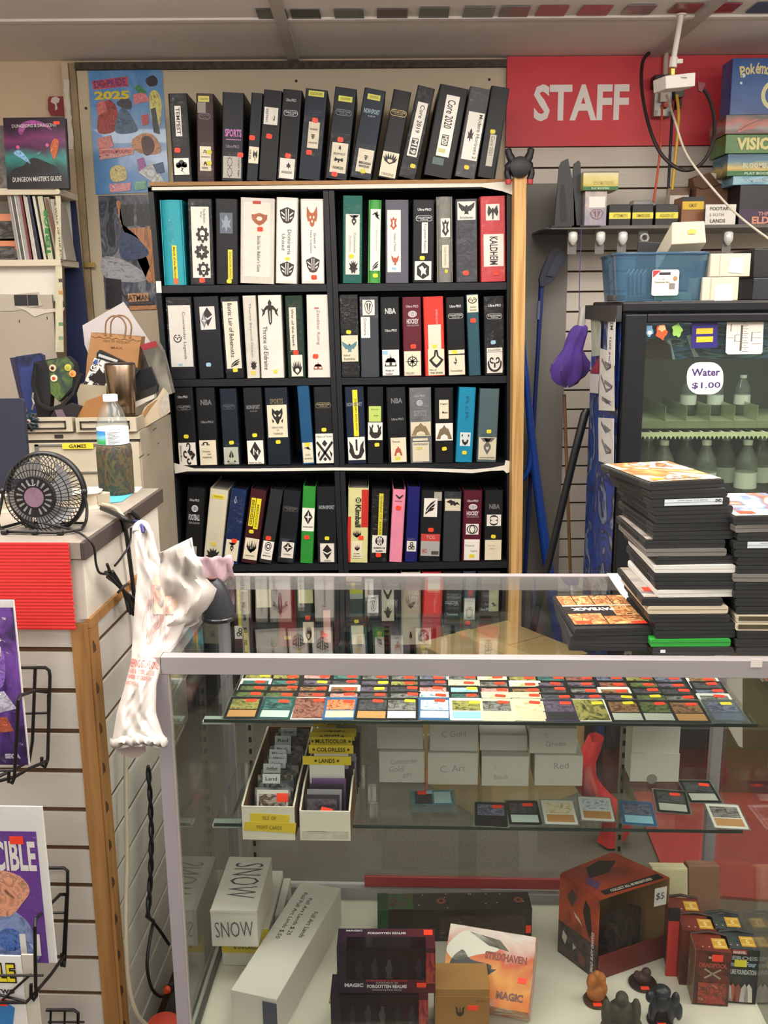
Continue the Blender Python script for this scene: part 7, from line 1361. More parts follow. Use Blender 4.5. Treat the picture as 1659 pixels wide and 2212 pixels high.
part('worn_patch', MB().box(.004, wB-.004, -.0006, -.0002, .004, .02), mat('c3bcae', .7, var=.15, scale=60), tB); part('seam', MB().box(.012, .05, -.0008, -.0005, .018, .0195), mat('8f887c', .7), tB)
def upcard(t0, x, y, h, lab, m, group, w=.064, tilt=-18, top=None, parts=()):
    t = thing('standing_card', lab, 'card', DW(x, y, ZM2+.0055), 0, group, rot=(R(tilt), 0, RD))
    part('card', MB().box(-w/2, w/2, 0, .0012, 0, h), m, t)
    for (nm, x0, x1, z0, z1, mm) in parts: part(nm, MB().box(x0, x1, -.0008, -.0001, z0, z1), mm, t)
    return t
cx = pA.x+wA/2+.006
mixed = ['4a3f45','8a8478','5a6a5a','6f6a74','3f4a55','8f8a80','4f5a4a','77706a','3a3f45','6a5f5a','555f66','847d74']
tabs = {1: 'Land', 3: 'Artifact', 4: 'Colorless', 5: 'White', 6: 'Blue', 7: 'Black', 9: 'Red', 11: 'Green'}
for k in range(13):
    y = .168+.0205*k
    t = upcard(None, cx-.003+.003*math.sin(k*2.1)+k*.0006, y, .086 if k else .082, 'sleeved card standing in the labelled tray, %s from its front' % ordn[k], art(300+k % 4, [mixed[k % 12], '2b2a2c', mixed[(k+3) % 12], '8f8c84'], 2.5, 1.5), 'cards in the labelled tray', .068)
    if k == 0:
        part('frame', MB().box(-.03, .03, -.0008, -.0001, .012, .078), mat('d0ccc2', .4), t); part('art', MB().box(-.026, .026, -.0012, -.0009, .03, .07), art(310, ['8a6a5a','3a2a2a','c0b0a8','5a4a4a'], 2.5, 1.5), t); part('price_sticker', MB().box(.008, .03, -.0018, -.0013, .056, .072), mat(ORG, .5), t)
    if k in tabs:
        part('tab', MB().box(-.030+.004*(k % 3), .004+.004*(k % 3), -.0015, -.0006, .080, .098), mat('c6ccd0', .35), t); text(tabs[k], .022, .007, mat('2a2a2c', .5), t, -.013+.004*(k % 3), .089, -.0019, 0, .01)
cx = pC.x+wB/2
for k in range(4):
    t = upcard(None, cx-.008+.003*k, .166+.013*k, .072+.004*k, 'purple and black backed card standing in the blank tray, %s from its front' % ordn[k], mat(['2a242c','8f8c92','2f2436','6a4a7c'][k], .35), 'dark cards in the blank tray', .066, -14)
    if k == 0: part('art', MB().box(-.028, .028, -.0008, -.0001, .02, .064), art(320, ['3a3438','6a6468','4a3f50','221c24'], 3, 2), t)
o_ = DL(712, 1745, .6); single('price_sticker', MB().box(-.011, .011, -.0005, .0005, -.006, .006), mat(ORG, .5), 'orange sticker stuck inside the blank tray front', 'sticker', DW(pC.x+.05, .158, ZM2+.056), (R(-20), R(12), RD))
for k, (s, vt, y) in enumerate((('LANDS',1638,.232),('COLORLESS',1614,.262),('MULTICOLOR',1596,.292),('WHITE',1586,.318),('BLUE',1577,.36),('BLACK',1557,.40))):
    xx = (705, 714, 714, 716, 722, 722)[k]; wq = (.094,.088,.084,.092,.090,.092)[k]
    P = MDi @ hit(xx, vt, DW(0, y, 0), nF); hh = P.z-ZM2-.0055
    t = thing('divider_card', 'yellow tabbed divider card lettered %s' % s.title(), 'divider', DW(P.x, y, ZM2+.0055), 0, 'yellow divider cards', rot=(R(-4), 0, RD))
    part('card', MB().box(-.034, .034, 0, .0012, 0, hh-.016), mat('dedcd2', .5), t); part('tab', MB().box(-wq/2, wq/2, -.0008, .0014, hh-.017, hh), mat('e0c62e', .45), t, 'yellow tab')
    text('★'+s+'★' if False else s, .0068*len(s)*.92, .0085, mat('2a2614', .5), t, 0, hh-.0085, -.0014, 0, .02)
    for sx in (-1, 1):
        c_ = sx*(.0068*len(s)*.46+.006); part('star', MB().flat([(c_+(.0042 if q % 2 == 0 else .0017)*math.sin(math.pi*q/5), hh-.0085+(.0042 if q % 2 == 0 else .0017)*math.cos(math.pi*q/5)) for q in range(10)], -.0014), mat('2a2614', .5), t)
for k in range(7):
    y = .245+.024*k; upcard(None, cx+.020+.0012*k, y, .088+.004*k, 'sleeved dark card behind the dividers of the blank tray, %s from its front' % ordn[k], mat(['2a2430','4a3f55','8f8c88','33303a'][k % 4], .4), 'cards behind the yellow dividers', .052, -4)
wbx = mat('cfcdc4', .6, var=.03, scale=8); pencil = mat('9a9a94', .6)
def wbox(label, u0, v0, u1, v1, y, z0=None, dep=.10, words=(), lid=None, cut=None):
    a, b = MDi @ hit(u0, v1, DW(0, y, 0), nF), MDi @ hit(u1, v0, DW(0, y, 0), nF); z = ZM2 if z0 is None else z0
    t = thing('card_box', label, 'card box', DW((a.x+b.x)/2, y, z+.0005), RD, 'white card boxes on the middle shelf'); w, h = b.x-a.x, b.z-z-.001
    part('box', MB().box(-w/2, w/2, 0, dep, 0, h), wbx, t, bevel=.0015)
    for s, fx, fz, ww, hh in words: part('pencil_word', txt_mb(s, ww*w, hh*h, (fx-.5)*w, h*(1-fz), -.0006, -4, -.01), pencil, t)
    return t, w, z+h+.0008
_, _, zb1 = wbox('grey white card box pencilled Commander, at the left of the row', 819, 1624, 917, 1690, .372, None, .085, [('Commander', .55, .3, .6, .16), ('Gold/', .4, .55, .35, .18), ('gift', .62, .75, .2, .16)])
_, _, zb2 = wbox('white card box pencilled C Art, second in the row', 924, 1627, 1033, 1697, .365, None, .09, [('C. Art', .5, .48, .5, .2)])
_, _, zb3 = wbox('white card box pencilled Black, third in the row', 1040, 1634, 1143, 1700, .362, None, .09, [('C', .3, .35, .06, .14), ('Black', .42, .68, .3, .15)])
_, _, zb4 = wbox('white card box pencilled Red, fourth in the row', 1154, 1632, 1260, 1697, .366, None, .09, [('Red', .55, .33, .3, .2)])
t, w, z_ = wbox('white lid box tipped back on the Commander box', 814, 1571, 914, 1622, .382, zb1, .07)
wbox('white card box pencilled C Gold on the C Art box', 928, 1560, 1033, 1627, .372, zb2, .08, [('C Gold', .5, .4, .5, .2)])
wbox('low white card box on the Black box', 1036, 1588, 1140, 1634, .385, zb3, .07)
wbox('white card box pencilled C Green on the Red box', 1143, 1573, 1247, 1632, .372, zb4, .08, [('C', .36, .28, .08, .18), ('Green', .55, .6, .42, .2)])
t, w, z_ = wbox('tall white card box pencilled C White, alone at the right', 1361, 1566, 1471, 1685, .392, None, .06, [('C', .27, .71, .08, .1), ('White', .63, .72, .38, .1)])
hB_ = z_-ZM2
part('front_panel', MB().box(-w/2-.001, w/2+.001, -.003, -.0004, 0, hB_*.5), wbx, t); part('thumb_notch', MB().lathe([(.011, -.0036), (.011, -.0031)], 16, (-.005, 0, .006), 'y'), mat('8f8d85', .6), t)
# flat cards at the front of the middle shelf
acr = glass('d4dede', .06, 1.45, .14, 'c4d4d6')
o_ = DL(935, 1731, .555); t = thing('card_case', 'thick clear plastic case holding a blue card, at the left of the flat cards', 'card case', DW(o_.x, o_.y, .5505), 0, rot=(0, 0, RD+R(3)))
part('case', MB().prism(rrect(-.046, .046, -.034, .034, .003), 0, .012, 'z'), acr, t); part('card', MB().box(-.04, .04, -.028, .028, .0123, .0128), mat('4a7a8a', .4), t)
part('art', MB().box(-.036, -.002, -.024, .024, .0129, .0131), art(330, ['1a2028','4a2a2a','2a3a4a','15181c'], 2.5, 1.5), t); part('text_box', MB().box(.002, .036, -.022, .022, .0129, .0131), mat('a9c9cc', .45), t)
part('price_sticker', MB().box(-.03, -.012, .012, .026, .0132, .0138), mat(ORG, .5), t); part('price_sticker', MB().box(-.012, .0, .014, .026, .0132, .0138), mat(BLU, .5), t)
flat = [(1058,1758,'k','dusk',None,'s','dark blurred blue card second from the left',-3),(1131,1755,'k','dark','pale','s','dark card with pale teal box',0),(1207,1754,'w','cream','tan',None,'white bordered card with pale meadow art',-1),(1284,1747,'w','ice','tan',None,'white bordered card with pale sky art',-4),(1372,1756,'b','dusk','sky',None,'blue card with sky blue box',-6),(1444,1731,'k','dark','grey','s','dark card in a loose clear sleeve',-8),(1512,1709,'k','dark','grey','s','dark card lying deepest at the right',0),(1566,1763,'w','grey','tan',None,'white bordered card with black and white wing art',-4)]
for k, (u, v, bd, am, tb, stk, lab, rz) in enumerate(flat):
    o_ = DL(u, v, .552); card(o_.x, o_.y-.044, .5506+.0004*(k % 2), lab+' on the middle glass shelf', B_[bd], pa(am, k), mat(TBX[tb], .45) if tb else None, .4, R(rz), acr, stk, 'flat cards on the middle shelf')
# ------------------------------------------------------------------ things on the white deck
DZ = .2102
def dbox(name, label, x, y, w, d, h, rz, m, z=DZ, group=None, cat='box'):
    t = thing(name, label, cat, DW(x, y, z), RD+R(rz), group); part('box', MB().box(0, w, 0, d, 0, h), m, t, bevel=.0015); return t
wsn = mat('cfcbc2', .6, var=.03, scale=7); ink = mat('4a4a50', .6)
t = dbox('card_box', 'white card box with yellow WORLD CHAMP label under the snow box', .030, .238, .098, .2, .088, 0, wsn)
part('yellow_label', MB().box(.0, .098, -.0008, -.0002, .03, .086), mat('d9c22c', .5), t); text('WORLD CHAMP', .06, .010, mat('6a5f14', .5), t, .05, .072, -.0012, 0, .02); text('& UN-CARDS', .05, .010, mat('6a5f14', .5), t, .05, .044, -.0012, 0, .02)
t = dbox('card_box', 'white card box scrawled Snow on top of the yellow labelled box', .0255, .178, .092, .185, .08, 0, wsn, DZ+.089)
part('lid_edge', MB().box(.0, .092, -.0015, .0, .076, .0812), wsn, t)
part('lettering', txt_mb('SNOW', .075, .034, .046, .04, -.0022, -3, -.012), ink, t); part('lettering', MB().add([(p.x, p.z, .0806) for p in txt_mb('SNOW', .12, .06, .05, .1, 0, 90, -.012).v], text_geo('SNOW', -.012)[1]), ink, t)
t = dbox('card_box', 'white card box half hidden behind the snow box', .130, .30, .016, .13, .075, 0, wsn, DZ)
t = dbox('long_card_box', 'long white card box with handwritten lines lying diagonally', .086, .060, .092, .35, .088, -14.5, wsn)
part('lid_edge', MB().box(-.001, .093, -.0012, .0, .083, .089), wsn, t); part('end_patch', MB().box(.064, .0921, -.002, -.0013, 0, .08), mat('4a4a5c', .6), t, 'dark blue end patch')  # plain dark blue patch on one side of the box end
for i, (s, x, l_, w_) in enumerate((('Foil Full Art Lands $.50', .025, .155, .010), ('Full Art Lands $.25', .042, .125, .010), ('Full Art Lands', .070, .085, .010))):
    vs_, fs = text_geo(s, .0); part('lettering', MB().add([(x+.0+p[1]*w_, .235-p[0]*l_-(.02 if i == 2 else 0), .0890) for p in vs_], fs), mat('2f2f34', .6), t)
# figure boxes
fbx = art(401, ['1c1620','24182a','3a1c34','5a1c24','2a1a2a'], 1.2, .8, .4, .3, 0)
def figbox(z, x, lab, y=.05):
    t = thing('figure_box', lab, 'box', DW(x, y, z), RD+R(1.5), 'figure window boxes'); w, h, d = .178, .093, .055
    part('box', MB().box(0, w, .004, d, 0, h-.002), fbx, t)
    fr_ = MB(); fr_.box(0, .017, 0, .004, 0, h).box(w-.017, w, 0, .004, 0, h).box(.017, w-.017, 0, .004, 0, .028)
    fr_.box(0, .017, .004, d, h-.002, h).box(w-.017, w, .004, d, h-.002, h).box(.017, w-.017, .030, d, h-.002, h); part('frame', fr_, fbx, t)
    part('red_panel', MB().box(w-.017, w-.0005, -.0006, 0, .02, h-.01), art(402, ['5a1c28','8f2a30','b0483a','3a1824'], 2, 1), t)
    part('window', MB().box(.017, w-.017, -.0006, .0006, .028, h+.0005).box(.017, w-.017, 0, .030, h, h+.0008), glass('d9d9dc', .06, 1.45), t)
    for i, (fx, fh) in enumerate(((.04, .035), (.068, .04), (.094, .036), (.122, .045), (.148, .038))):
        part('figurine', MB().lathe([(.006, 0), (.006, .002), (.003, .004), (.0045, fh*.45), (.006, fh*.62), (.003, fh*.75), (.0042, fh*.88), (0, fh)], 10, (fx, .0028+.0000, .03)) if False else MB().prism([(fx-.006, .029), (fx+.006, .029), (fx+.003, .033), (fx+.006, .03+fh*.5), (fx+.004, .03+fh*.7), (fx+.003, .03+fh), (fx-.002, .03+fh*1.02), (fx-.003, .03+fh*.75), (fx-.007, .03+fh*.6), (fx-.003, .034)], .0012, .0036), mat(['55505a','6a6470','8f8a80','4a4450','5f4a6a'][i], .5), t)
    text('MAGIC', .034, .008, mat('d0ccd0', .4), t, .03, .017, -.0010, 0, .05); text('ADVENTURES IN THE', .04, .003, mat('b9b4ba', .4), t, .09, .022, -.0010); text('FORGOTTEN REALMS', .072, .0075, mat('dcd8da', .4), t, .09, .0145, -.0010, 0, .04); text('Adventuring Party Starter', .055, .004, mat('b9b4ba', .4), t, .09, .007, -.0010); text('DUNGEONS & DRAGONS', .075, .005, mat('a8323c', .4), t, .09, .0265, -.0012, 0, .04)
    part('price_sticker', MB().box(.144, .161, -.0016, -.0008, .013, .022), mat(ORG, .5), t)
    for s, w_, h_, yy in (('FORGOTTEN REALMS', .07, .006, .040), ('MAGIC', .03, .005, .047)):
        vs_, fs = text_geo(s, .04); part('lettering', MB().add([((.09 if w_ > .05 else .03)+p[0]*w_, yy+p[1]*h_, h+.0012) for p in vs_], fs), mat('d0ccd0', .4), t)
    part('price_sticker', MB().box(.158, .174, .035, .05, h+.0006, h+.0012), mat(ORG, .5), t)
figbox(DZ, .272, 'lower dark figure box with a clear window, at the bottom edge', .046); figbox(DZ+.0945, .285, 'upper dark figure box with a clear window lettered Forgotten Realms', .050)
t = dbox('booster_box', 'long black box with green end and small round marks at the back', .345, .318, .325, .060, .075, 3, art(411, ['14110f','1f1a18','2a221f','120f0e'], 3, 1.5, 0, .3))
part('green_end', MB().box(-.0008, .022, -.0008, .0605, 0, .0758), mat('1f4a2c', .4), t); part('top_art', MB().box(.022, .075, .004, .056, .0752, .0760), art(412, ['2a1c1c','1f6a3a','5a2a28','3a3030'], 2.5, 1.5), t)
for x in (.135, .30): part('round_mark', MB().lathe([(.010, 0), (.010, .001)], 16, (x, .03, .0752)), mat('8a4a34', .5), t); part('round_mark_centre', MB().lathe([(.004, 0), (.004, .0013)], 10, (x, .03, .0753)), mat('1a1412', .5), t)
for k in range(14): x, y = .08+.24*rng.random(), .005+.05*rng.random(); part('speck', MB().box(x, x+.0025, y, y+.002, .0752, .0757), mat('c9c4bc', .6), t)
part('front_art', MB().box(.13, .31, -.0006, 0, .008, .06), art(413, ['181412','4a3a34','2a2220','6a5a50'], 4, 2), t); part('price_sticker', MB().box(.312, .323, -.0014, -.0004, .018, .036), mat(ORG, .5), t)
# colourful tilted box
t = thing('booster_box', 'white and orange picture box leaning behind the kraft box', 'box', DW(.470, .100, DZ+.049), 0, rot=(R(-52), R(0), RD+R(-13)))
part('box', MB().box(0, .168, 0, .06, 0, .135), art(421, ['d0c9c4','c98a4a','c0562c','e0d4c8','8a5a3a','b9a9a0'], 1.5, 1.5), t, bevel=.0015)
part('cover', MB().box(.001, .167, -.0008, 0, .001, .134), art(422, ['b0aab0','d8702f','e09a4a','c9502c','ddd0c8','8f8578'], 1.3, 1.2, .45), t)
for q, c in (([(.0,.09),(.03,.125),(.07,.12),(.1,.1),(.06,.085),(.02,.07)],'d9d4c8'), ([(.01,.06),(.03,.09),(.05,.075),(.09,.07),(.075,.05),(.05,.045),(.03,.03)],'2f2c30'), ([(.04,.125),(.1,.118),(.12,.1),(.08,.105)],'5a5244'), ([(.06,.06),(.1,.065),(.085,.052)],'23262c')): part('cover_art', MB().prism(blobby(q), -.0014, -.0009), mat(c, .4), t)
text('STRIXHAVEN', .08, .014, mat('8a3a2a', .4), t, .115, .088, -.0016, 0, .05); text('MAGIC', .05, .014, mat('7a4a44', .4), t, .13, .022, -.0016, 0, .05)
part('price_sticker', MB().box(.142, .158, -.0018, -.0010, .048, .058), mat(ORG, .5), t)
t = dbox('kraft_box', 'brown kraft card box with a black forked emblem at the bottom edge', .462, .062, .100, .07, .098, 1, mat('a0743f', .7, var=.04))
part('flap', MB().box(0, .1, -.0015, 0, .0, .082), mat('9a6e3a', .7), t); emblem('trident', .046, .052, .018, .022, mat('3a2a1c', .6), mat('9a6e3a', .7), t, -.0022); part('price_sticker', MB().box(.060, .080, -.0028, -.0016, .055, .064), mat(ORG, .5), t)
text('AGE 13+', .016, .003, mat('5a4426', .6), t, .082, .074, -.0022)
t = dbox('acorn_card', 'flat tan patterned card pack left of the figure boxes', .258, .135, .03, .085, .006, -5, mat('b39a80', .6)); 
for k in range(2): part('chevron', MB().prism([(.002, .02+.035*k), (.015, .03+.035*k), (.028, .02+.035*k), (.028, .023+.035*k), (.015, .034+.035*k), (.002, .023+.035*k)], .0061, .0066, 'z'), mat('5a4a3c', .6), t)
part('price_sticker', MB().box(.006, .026, .038, .05, .0066, .0072), mat(ORG, .5), t)
t = dbox('purple_pack', 'pale purple pack showing behind the upper figure box', .305, .225, .12, .03, .06, -12, art(431, ['7d74a8','a89ab0','d0a88a','6a5f94'], 1.5, 1))
# ------------------------------------------------------------------ open counter display box
hx = art(441, ['2a1a16','7a2c1a','b0482a','93351f','3a1c16'], 1.4, 1, .3); hd = art(442, ['161416','2a2426','4a3a38','1c1a1c'], 2.6, 1.6); inr = mat('8a6a40', .75, var=.08)
t = thing('display_box', 'open red and black counter display box of game figures', 'display box', DW(.786, .218, DZ), RD); zt_ = .178
A, B2_, C2_, D2_ = (0, 0), (-.064, .085), (.055, .165), (.152, .075)
def wall(nm, p, q_, z0, z1, m, th=.003): 
    n_ = Vector((q_[1]-p[1], -(q_[0]-p[0]), 0)).normalized()*th
    return part(nm, MB().hexa([Vector((*p, z0)), Vector((*q_, z0)), Vector((*q_, z0))+n_, Vector((*p, z0))+n_, Vector((*p, z1)), Vector((*q_, z1)), Vector((*q_, z1))+n_, Vector((*p, z1))+n_]), m, t)
wall('side_panel', B2_, A, .075, zt_, hx); wall('side_panel', B2_, A, 0, .075, hd); wall('back_panel', C2_, B2_, 0, zt_, inr); wall('back_panel', D2_, C2_, 0, zt_, inr)
part('top_panel', MB().prism([A, D2_, C2_, B2_], zt_, zt_+.003, 'z'), hx, t); part('floor', MB().prism([A, D2_, C2_, B2_], 0, .003, 'z'), hd, t); wall('front_lip', A, D2_, 0, .052, mat('6a1c1c', .5))
part('top_art', MB().prism([rot2((x, y), R(35)) for x, y in ((.03,.06),(.08,.055),(.12,.075),(.09,.095),(.05,.09))], zt_+.0032, zt_+.0038, 'z'), mat('2a1a1a', .5), t); part('top_art', MB().prism([(.0,.03),(-.02,.05),(-.012,.075),(.01,.05)], zt_+.0032, zt_+.0038, 'z'), mat('5a3a6a', .5), t)
part('top_band', MB().prism([(.012,.012),(.14,.072),(.13,.086),(.004,.024)], zt_+.0032, zt_+.0037, 'z'), mat('1a1616', .5), t)
vs_, fs = text_geo('COLLECT ALL 40 MINIATURES', .04); part('lettering', MB().add([(*[a+b for a, b in zip((.07, .047), rot2((p[0]*.1, p[1]*.008), R(25.5)))], zt_+.0040) for p in vs_], fs), mat('d0c4ba', .5), t)
dv = Vector((B2_[0], B2_[1], 0)).normalized(); nv = Vector((dv.y, -dv.x, 0))*-1
def sidept(a, z): p = dv*a; return Vector((p.x, p.y, z))+Vector((-dv.y, dv.x, 0))*.0036
for poly, c in (([(.022,.15),(.035,.16),(.04,.13),(.03,.10),(.02,.08),(.015,.1)],'1f1614'), ([(.055,.155),(.072,.165),(.085,.14),(.07,.125)],'4a3a34'), ([(.05,.11),(.066,.118),(.06,.108),(.04,.098)],'c9b8b0'), ([(.08,.05),(.092,.06),(.095,.04),(.085,.03)],'b9b0a8'), ([(.03,.03),(.05,.04),(.045,.01),(.03,.01)],'6a3a34'), ([(.055,.04),(.065,.045),(.063,.03)],'a8a29c')):
    m_ = MB(); m_.add([sidept(a_, z_) for a_, z_ in poly], [tuple(range(len(poly)))]); part('side_art', m_, mat(c, .5), t)
vs_, fs = text_geo('EXPAND YOUR GAME', .04); part('lettering', MB().add([sidept(.008+.007*p[1]+.004, .055-p[0]*.09) for p in vs_], fs), mat('d0c8c4', .5), t)
part('inner_card', MB().prism([(.02,.05),(.08,.09),(.1,.08),(.05,.035)], .03, .11, 'z'), hd, t)
p = DL(1437, 2068, .3); tR = thing('red_marker', 'tall red strip with black cap at the display box corner', 'strip', DW(.925, .232, DZ), RD)
part('strip', MB().box(0, .021, 0, .006, 0, .125), mat('c2302c', .45), tR); part('cap', MB().box(-.0003, .0213, -.0004, .0064, .125, .150), mat('17161a', .5), tR)
t = thing('price_card', 'small white card reading five dollars on the open display box', 'card', DW(.905, .272, DZ+.128), 0, rot=(0, 0, RD+R(20)))
part('card', MB().box(0, .028, 0, .001, 0, .040), mat('d8d4d4', .5), t); text('$5', .019, .017, mat('2a2a34', .5), t, .0125, .021, -.0006, 4, .0)
# game figures
def lump(m, parts_, t, nm='figure'):
    mb = MB()
    for c, r_ in parts_:
        n = 10
        for_ = []
        for i in range(7):
            th_ = math.pi*i/6; for_.append([Vector((c[0]+r_[0]*math.sin(th_)*math.cos(2*math.pi*k/n), c[1]+r_[1]*math.sin(th_)*math.sin(2*math.pi*k/n), c[2]+r_[2]*math.cos(th_))) for k in range(n+1)])
        mb.sheet(for_)
    o = part(nm, mb, m, t, smooth=80); q = o.modifiers.new('remesh', 'REMESH'); q.mode = 'VOXEL'; q.voxel_size = .0022; q.use_smooth_shade = True; return o
def base(t, m, r_=.021): part('base', MB().lathe([(0, 0), (r_, 0), (r_*1.03, .003), (r_*.96, .006), (0, .006)], 24), m, t, smooth=40); part('price_sticker', MB().box(-.008, .008, -r_*.92, -r_*.92+.009, .0062, .0068), mat(ORG, .5), t)
def figure(label, u, v, m, bm_, lumps, rb_=.021, rz=0, sc_=1):
    p = DL(u, v, DZ); t = thing('game_figure', label, 'figure', DW(p.x, p.y, DZ), RD+R(rz), 'loose game figures'); base(t, bm_, rb_); lump(m, [(tuple(a*sc_ for a in c), tuple(a*sc_ for a in r)) for c, r in lumps], t); return t
figure('orange rocky game figure beside the open display box', 1287, 2162, mat('a8622a', .6, var=.2, scale=60), mat('4a2c22', .5), [((0,0,.02),(.019,.017,.02)), ((-.008,0,.042),(.012,.013,.018)), ((.008,.003,.045),(.011,.012,.016)), ((.0,0,.057),(.008,.008,.01)), ((.014,-.004,.03),(.007,.008,.014))], .024)
figure('hulking grey game figure on the deck', 1338, 2235, mat('45423a', .7, var=.2, scale=80), mat('232220', .5), [((-.009,0,.013),(.008,.009,.013)), ((.01,0,.013),(.008,.009,.013)), ((0,0,.036),(.017,.013,.019)), ((.0,-.004,.058),(.009,.010,.010)), ((-.019,-.003,.036),(.007,.008,.02)), ((.019,-.003,.038),(.007,.008,.02)), ((-.021,-.005,.016),(.006,.007,.01)), ((.022,-.005,.018),(.006,.007,.01))], .026, 0, 1.4)
figure('dark blue crouching game figure at the right of the deck', 1425, 2205, mat('1f2430', .3), mat('16171c', .4), [((0,0,.03),(.014,.012,.016)), ((.0,-.002,.048),(.013,.012,.010)), ((-.012,-.004,.018),(.006,.007,.018)), ((.013,-.004,.016),(.006,.007,.018)), ((.019,-.004,.038),(.006,.006,.012)), ((.024,-.006,.02),(.005,.006,.014)), ((-.017,-.004,.042),(.006,.007,.009))], .024, 0, 1.35)
figure('dark red low game figure in front of the open display box', 1388, 2125, mat('3a1f1f', .5, var=.2, scale=60), mat('2a1616', .5), [((0,0,.014),(.017,.014,.012)), ((.006,.0,.026),(.01,.01,.01)), ((-.012,-.002,.022),(.007,.007,.009))], .027)
# blind boxes at the right
def blind(label, x, y, z, h, kind, full=False):
    t = thing('figure_box', label, 'box', DW(x, y, z), RD+R(-4), 'small figure boxes at the right')
    w, d = .066, .05; red = kind == 'red'
    part('box', MB().box(0, w, 0, d, 0, h), art(461 if red else 462, ['4a1a14','6a241a','3a1612','5a3020'] if red else ['1c1f22','2a2f33','15171a','3a4044'], 2.2, 1.2), t, bevel=.001)
    part('top_print', MB().box(.001, w-.001, .001, d-.001, h+.0002, h+.0008), art(463 if red else 464, ['5a1c16','7a2a1e','47160f'] if red else ['2a3033','3a4448','1a1e20','5a6468'], 2, 1), t)
    part('gold_emblem', MB().box(w*.52, w*.92, d*.15, d*.75, h+.0009, h+.0014), mat('c9962c', .4), t)
    for k, (s, yy) in enumerate((('COUNTS', .62), ('5', .44), ('POWERS', .26))):
        vs_, fs = text_geo(s, .04); part('lettering', MB().add([(w*.72+p[0]*w*(.32 if k != 1 else .1), d*yy+p[1]*d*(.1 if k != 1 else .22), h+.0018) for p in vs_], fs), mat('f0d890', .4), t)
    part('lid_flap', MB().tube([(0, d, h), (w*.5, d+.002, h+.005), (w, d, h)], .003, 6), mat('3a1812' if red else '26292b', .5), t)
    for fx in (.2, .38): part('dot', MB().box(w*fx, w*fx+.003, d*.2, d*.25, h+.0009, h+.0014), mat('d0a8a0', .5), t)
    return t, w, h
t, w, h = blind('reddish figure box standing at the front of the left column', .957, .155, DZ, .118, 'red')
part('side_art', MB().box(-.001, 0, 0, .05, 0, .118), art(465, ['3a2a20','8a6a50','5a3a30','b09a88','2a1c1a'], 2.5, 1.5), t)
items_on(t, 0, 0, []) if False else None
text('MARVEL', .02, .006, mat('d8c0ba', .4), t, .034, .105, -.001, 0, .04); text('DEADPOOL', .052, .010, mat('b0483c', .4), t, .033, .088, -.001, 0, .05)
part('cross_print', MB().flat(stroke([(.018, .06), (.048, .08)], .002), -.0009).flat(stroke([(.018, .08), (.048, .06)], .002), -.0009), mat('9a8a74', .4), t); part('front_art', MB().box(.008, .06, -.001, -.0003, .005, .05), art(466, ['7a241c','a8382c','4a2a20','c0685a'], 2.4, 1.5), t); part('price_sticker', MB().box(.03, .05, -.0022, -.0012, .098, .112), mat(ORG, .5), t)
blind('reddish figure box in the middle of the left column', .945, .208, DZ, .122, 'red'); blind('reddish figure box at the rear of the left column', .932, .262, DZ, .124, 'red')
t, w, h = blind('dark figure box at the front of the right column', 1.012, .162, DZ, .118, 'dark')
part('banner', MB().box(.015, .042, -.001, -.0002, .108, .117), mat('a8302c', .4), t); text('MARVEL', .024, .006, mat('d8d0cc', .4), t, .0285, .1125, -.0014, 0, .05); text('HEROES', .058, .009, mat('9aa0a4', .4), t, .033, .100, -.001, 0, .04); text('Fantastic Four', .055, .011, mat('9fb4cc', .4), t, .033, .087, -.001, 0, .05); text('FUTURE FOUNDATION', .056, .011, mat('c4c8cc', .4), t, .033, .07, -.001, 0, .03)
part('price_sticker', MB().box(.02, .042, -.0024, -.0014, .082, .096), mat(YEL, .5), t)
for x, c in ((.012,'d8d4cc'), (.03,'8a4a3c'), (.05,'d0c8c4'), (.02,'a85a44'), (.042,'b9b0b4')): part('front_art', MB().prism([(x-.008, .005), (x+.008, .005), (x+.006, .035), (x, .045), (x-.006, .034)], -.0014-.0002*(x > .03), -.0004), mat(c, .5), t)
blind('dark figure box at the rear of the right column', 1.0, .215, DZ, .122, 'dark')
for lab, x, y, w_, h_, c in (('cream carton panel leaning behind the reddish boxes', .925, .345, .075, .15, 'd3c9a4'), ('brown carton panel at the right rear of the case', 1.004, .355, .066, .15, '8a6450')):
    t = thing('carton', lab, 'carton', DW(x, y, DZ), 0, rot=(R(-14), 0, RD)); part('box', MB().box(0, w_, 0, .035, 0, h_), mat(c, .65, var=.04), t, bevel=.002); part('front_flap', MB().box(.002, w_-.002, -.001, 0, .004, h_-.004), mat(c, .65, var=.06), t)
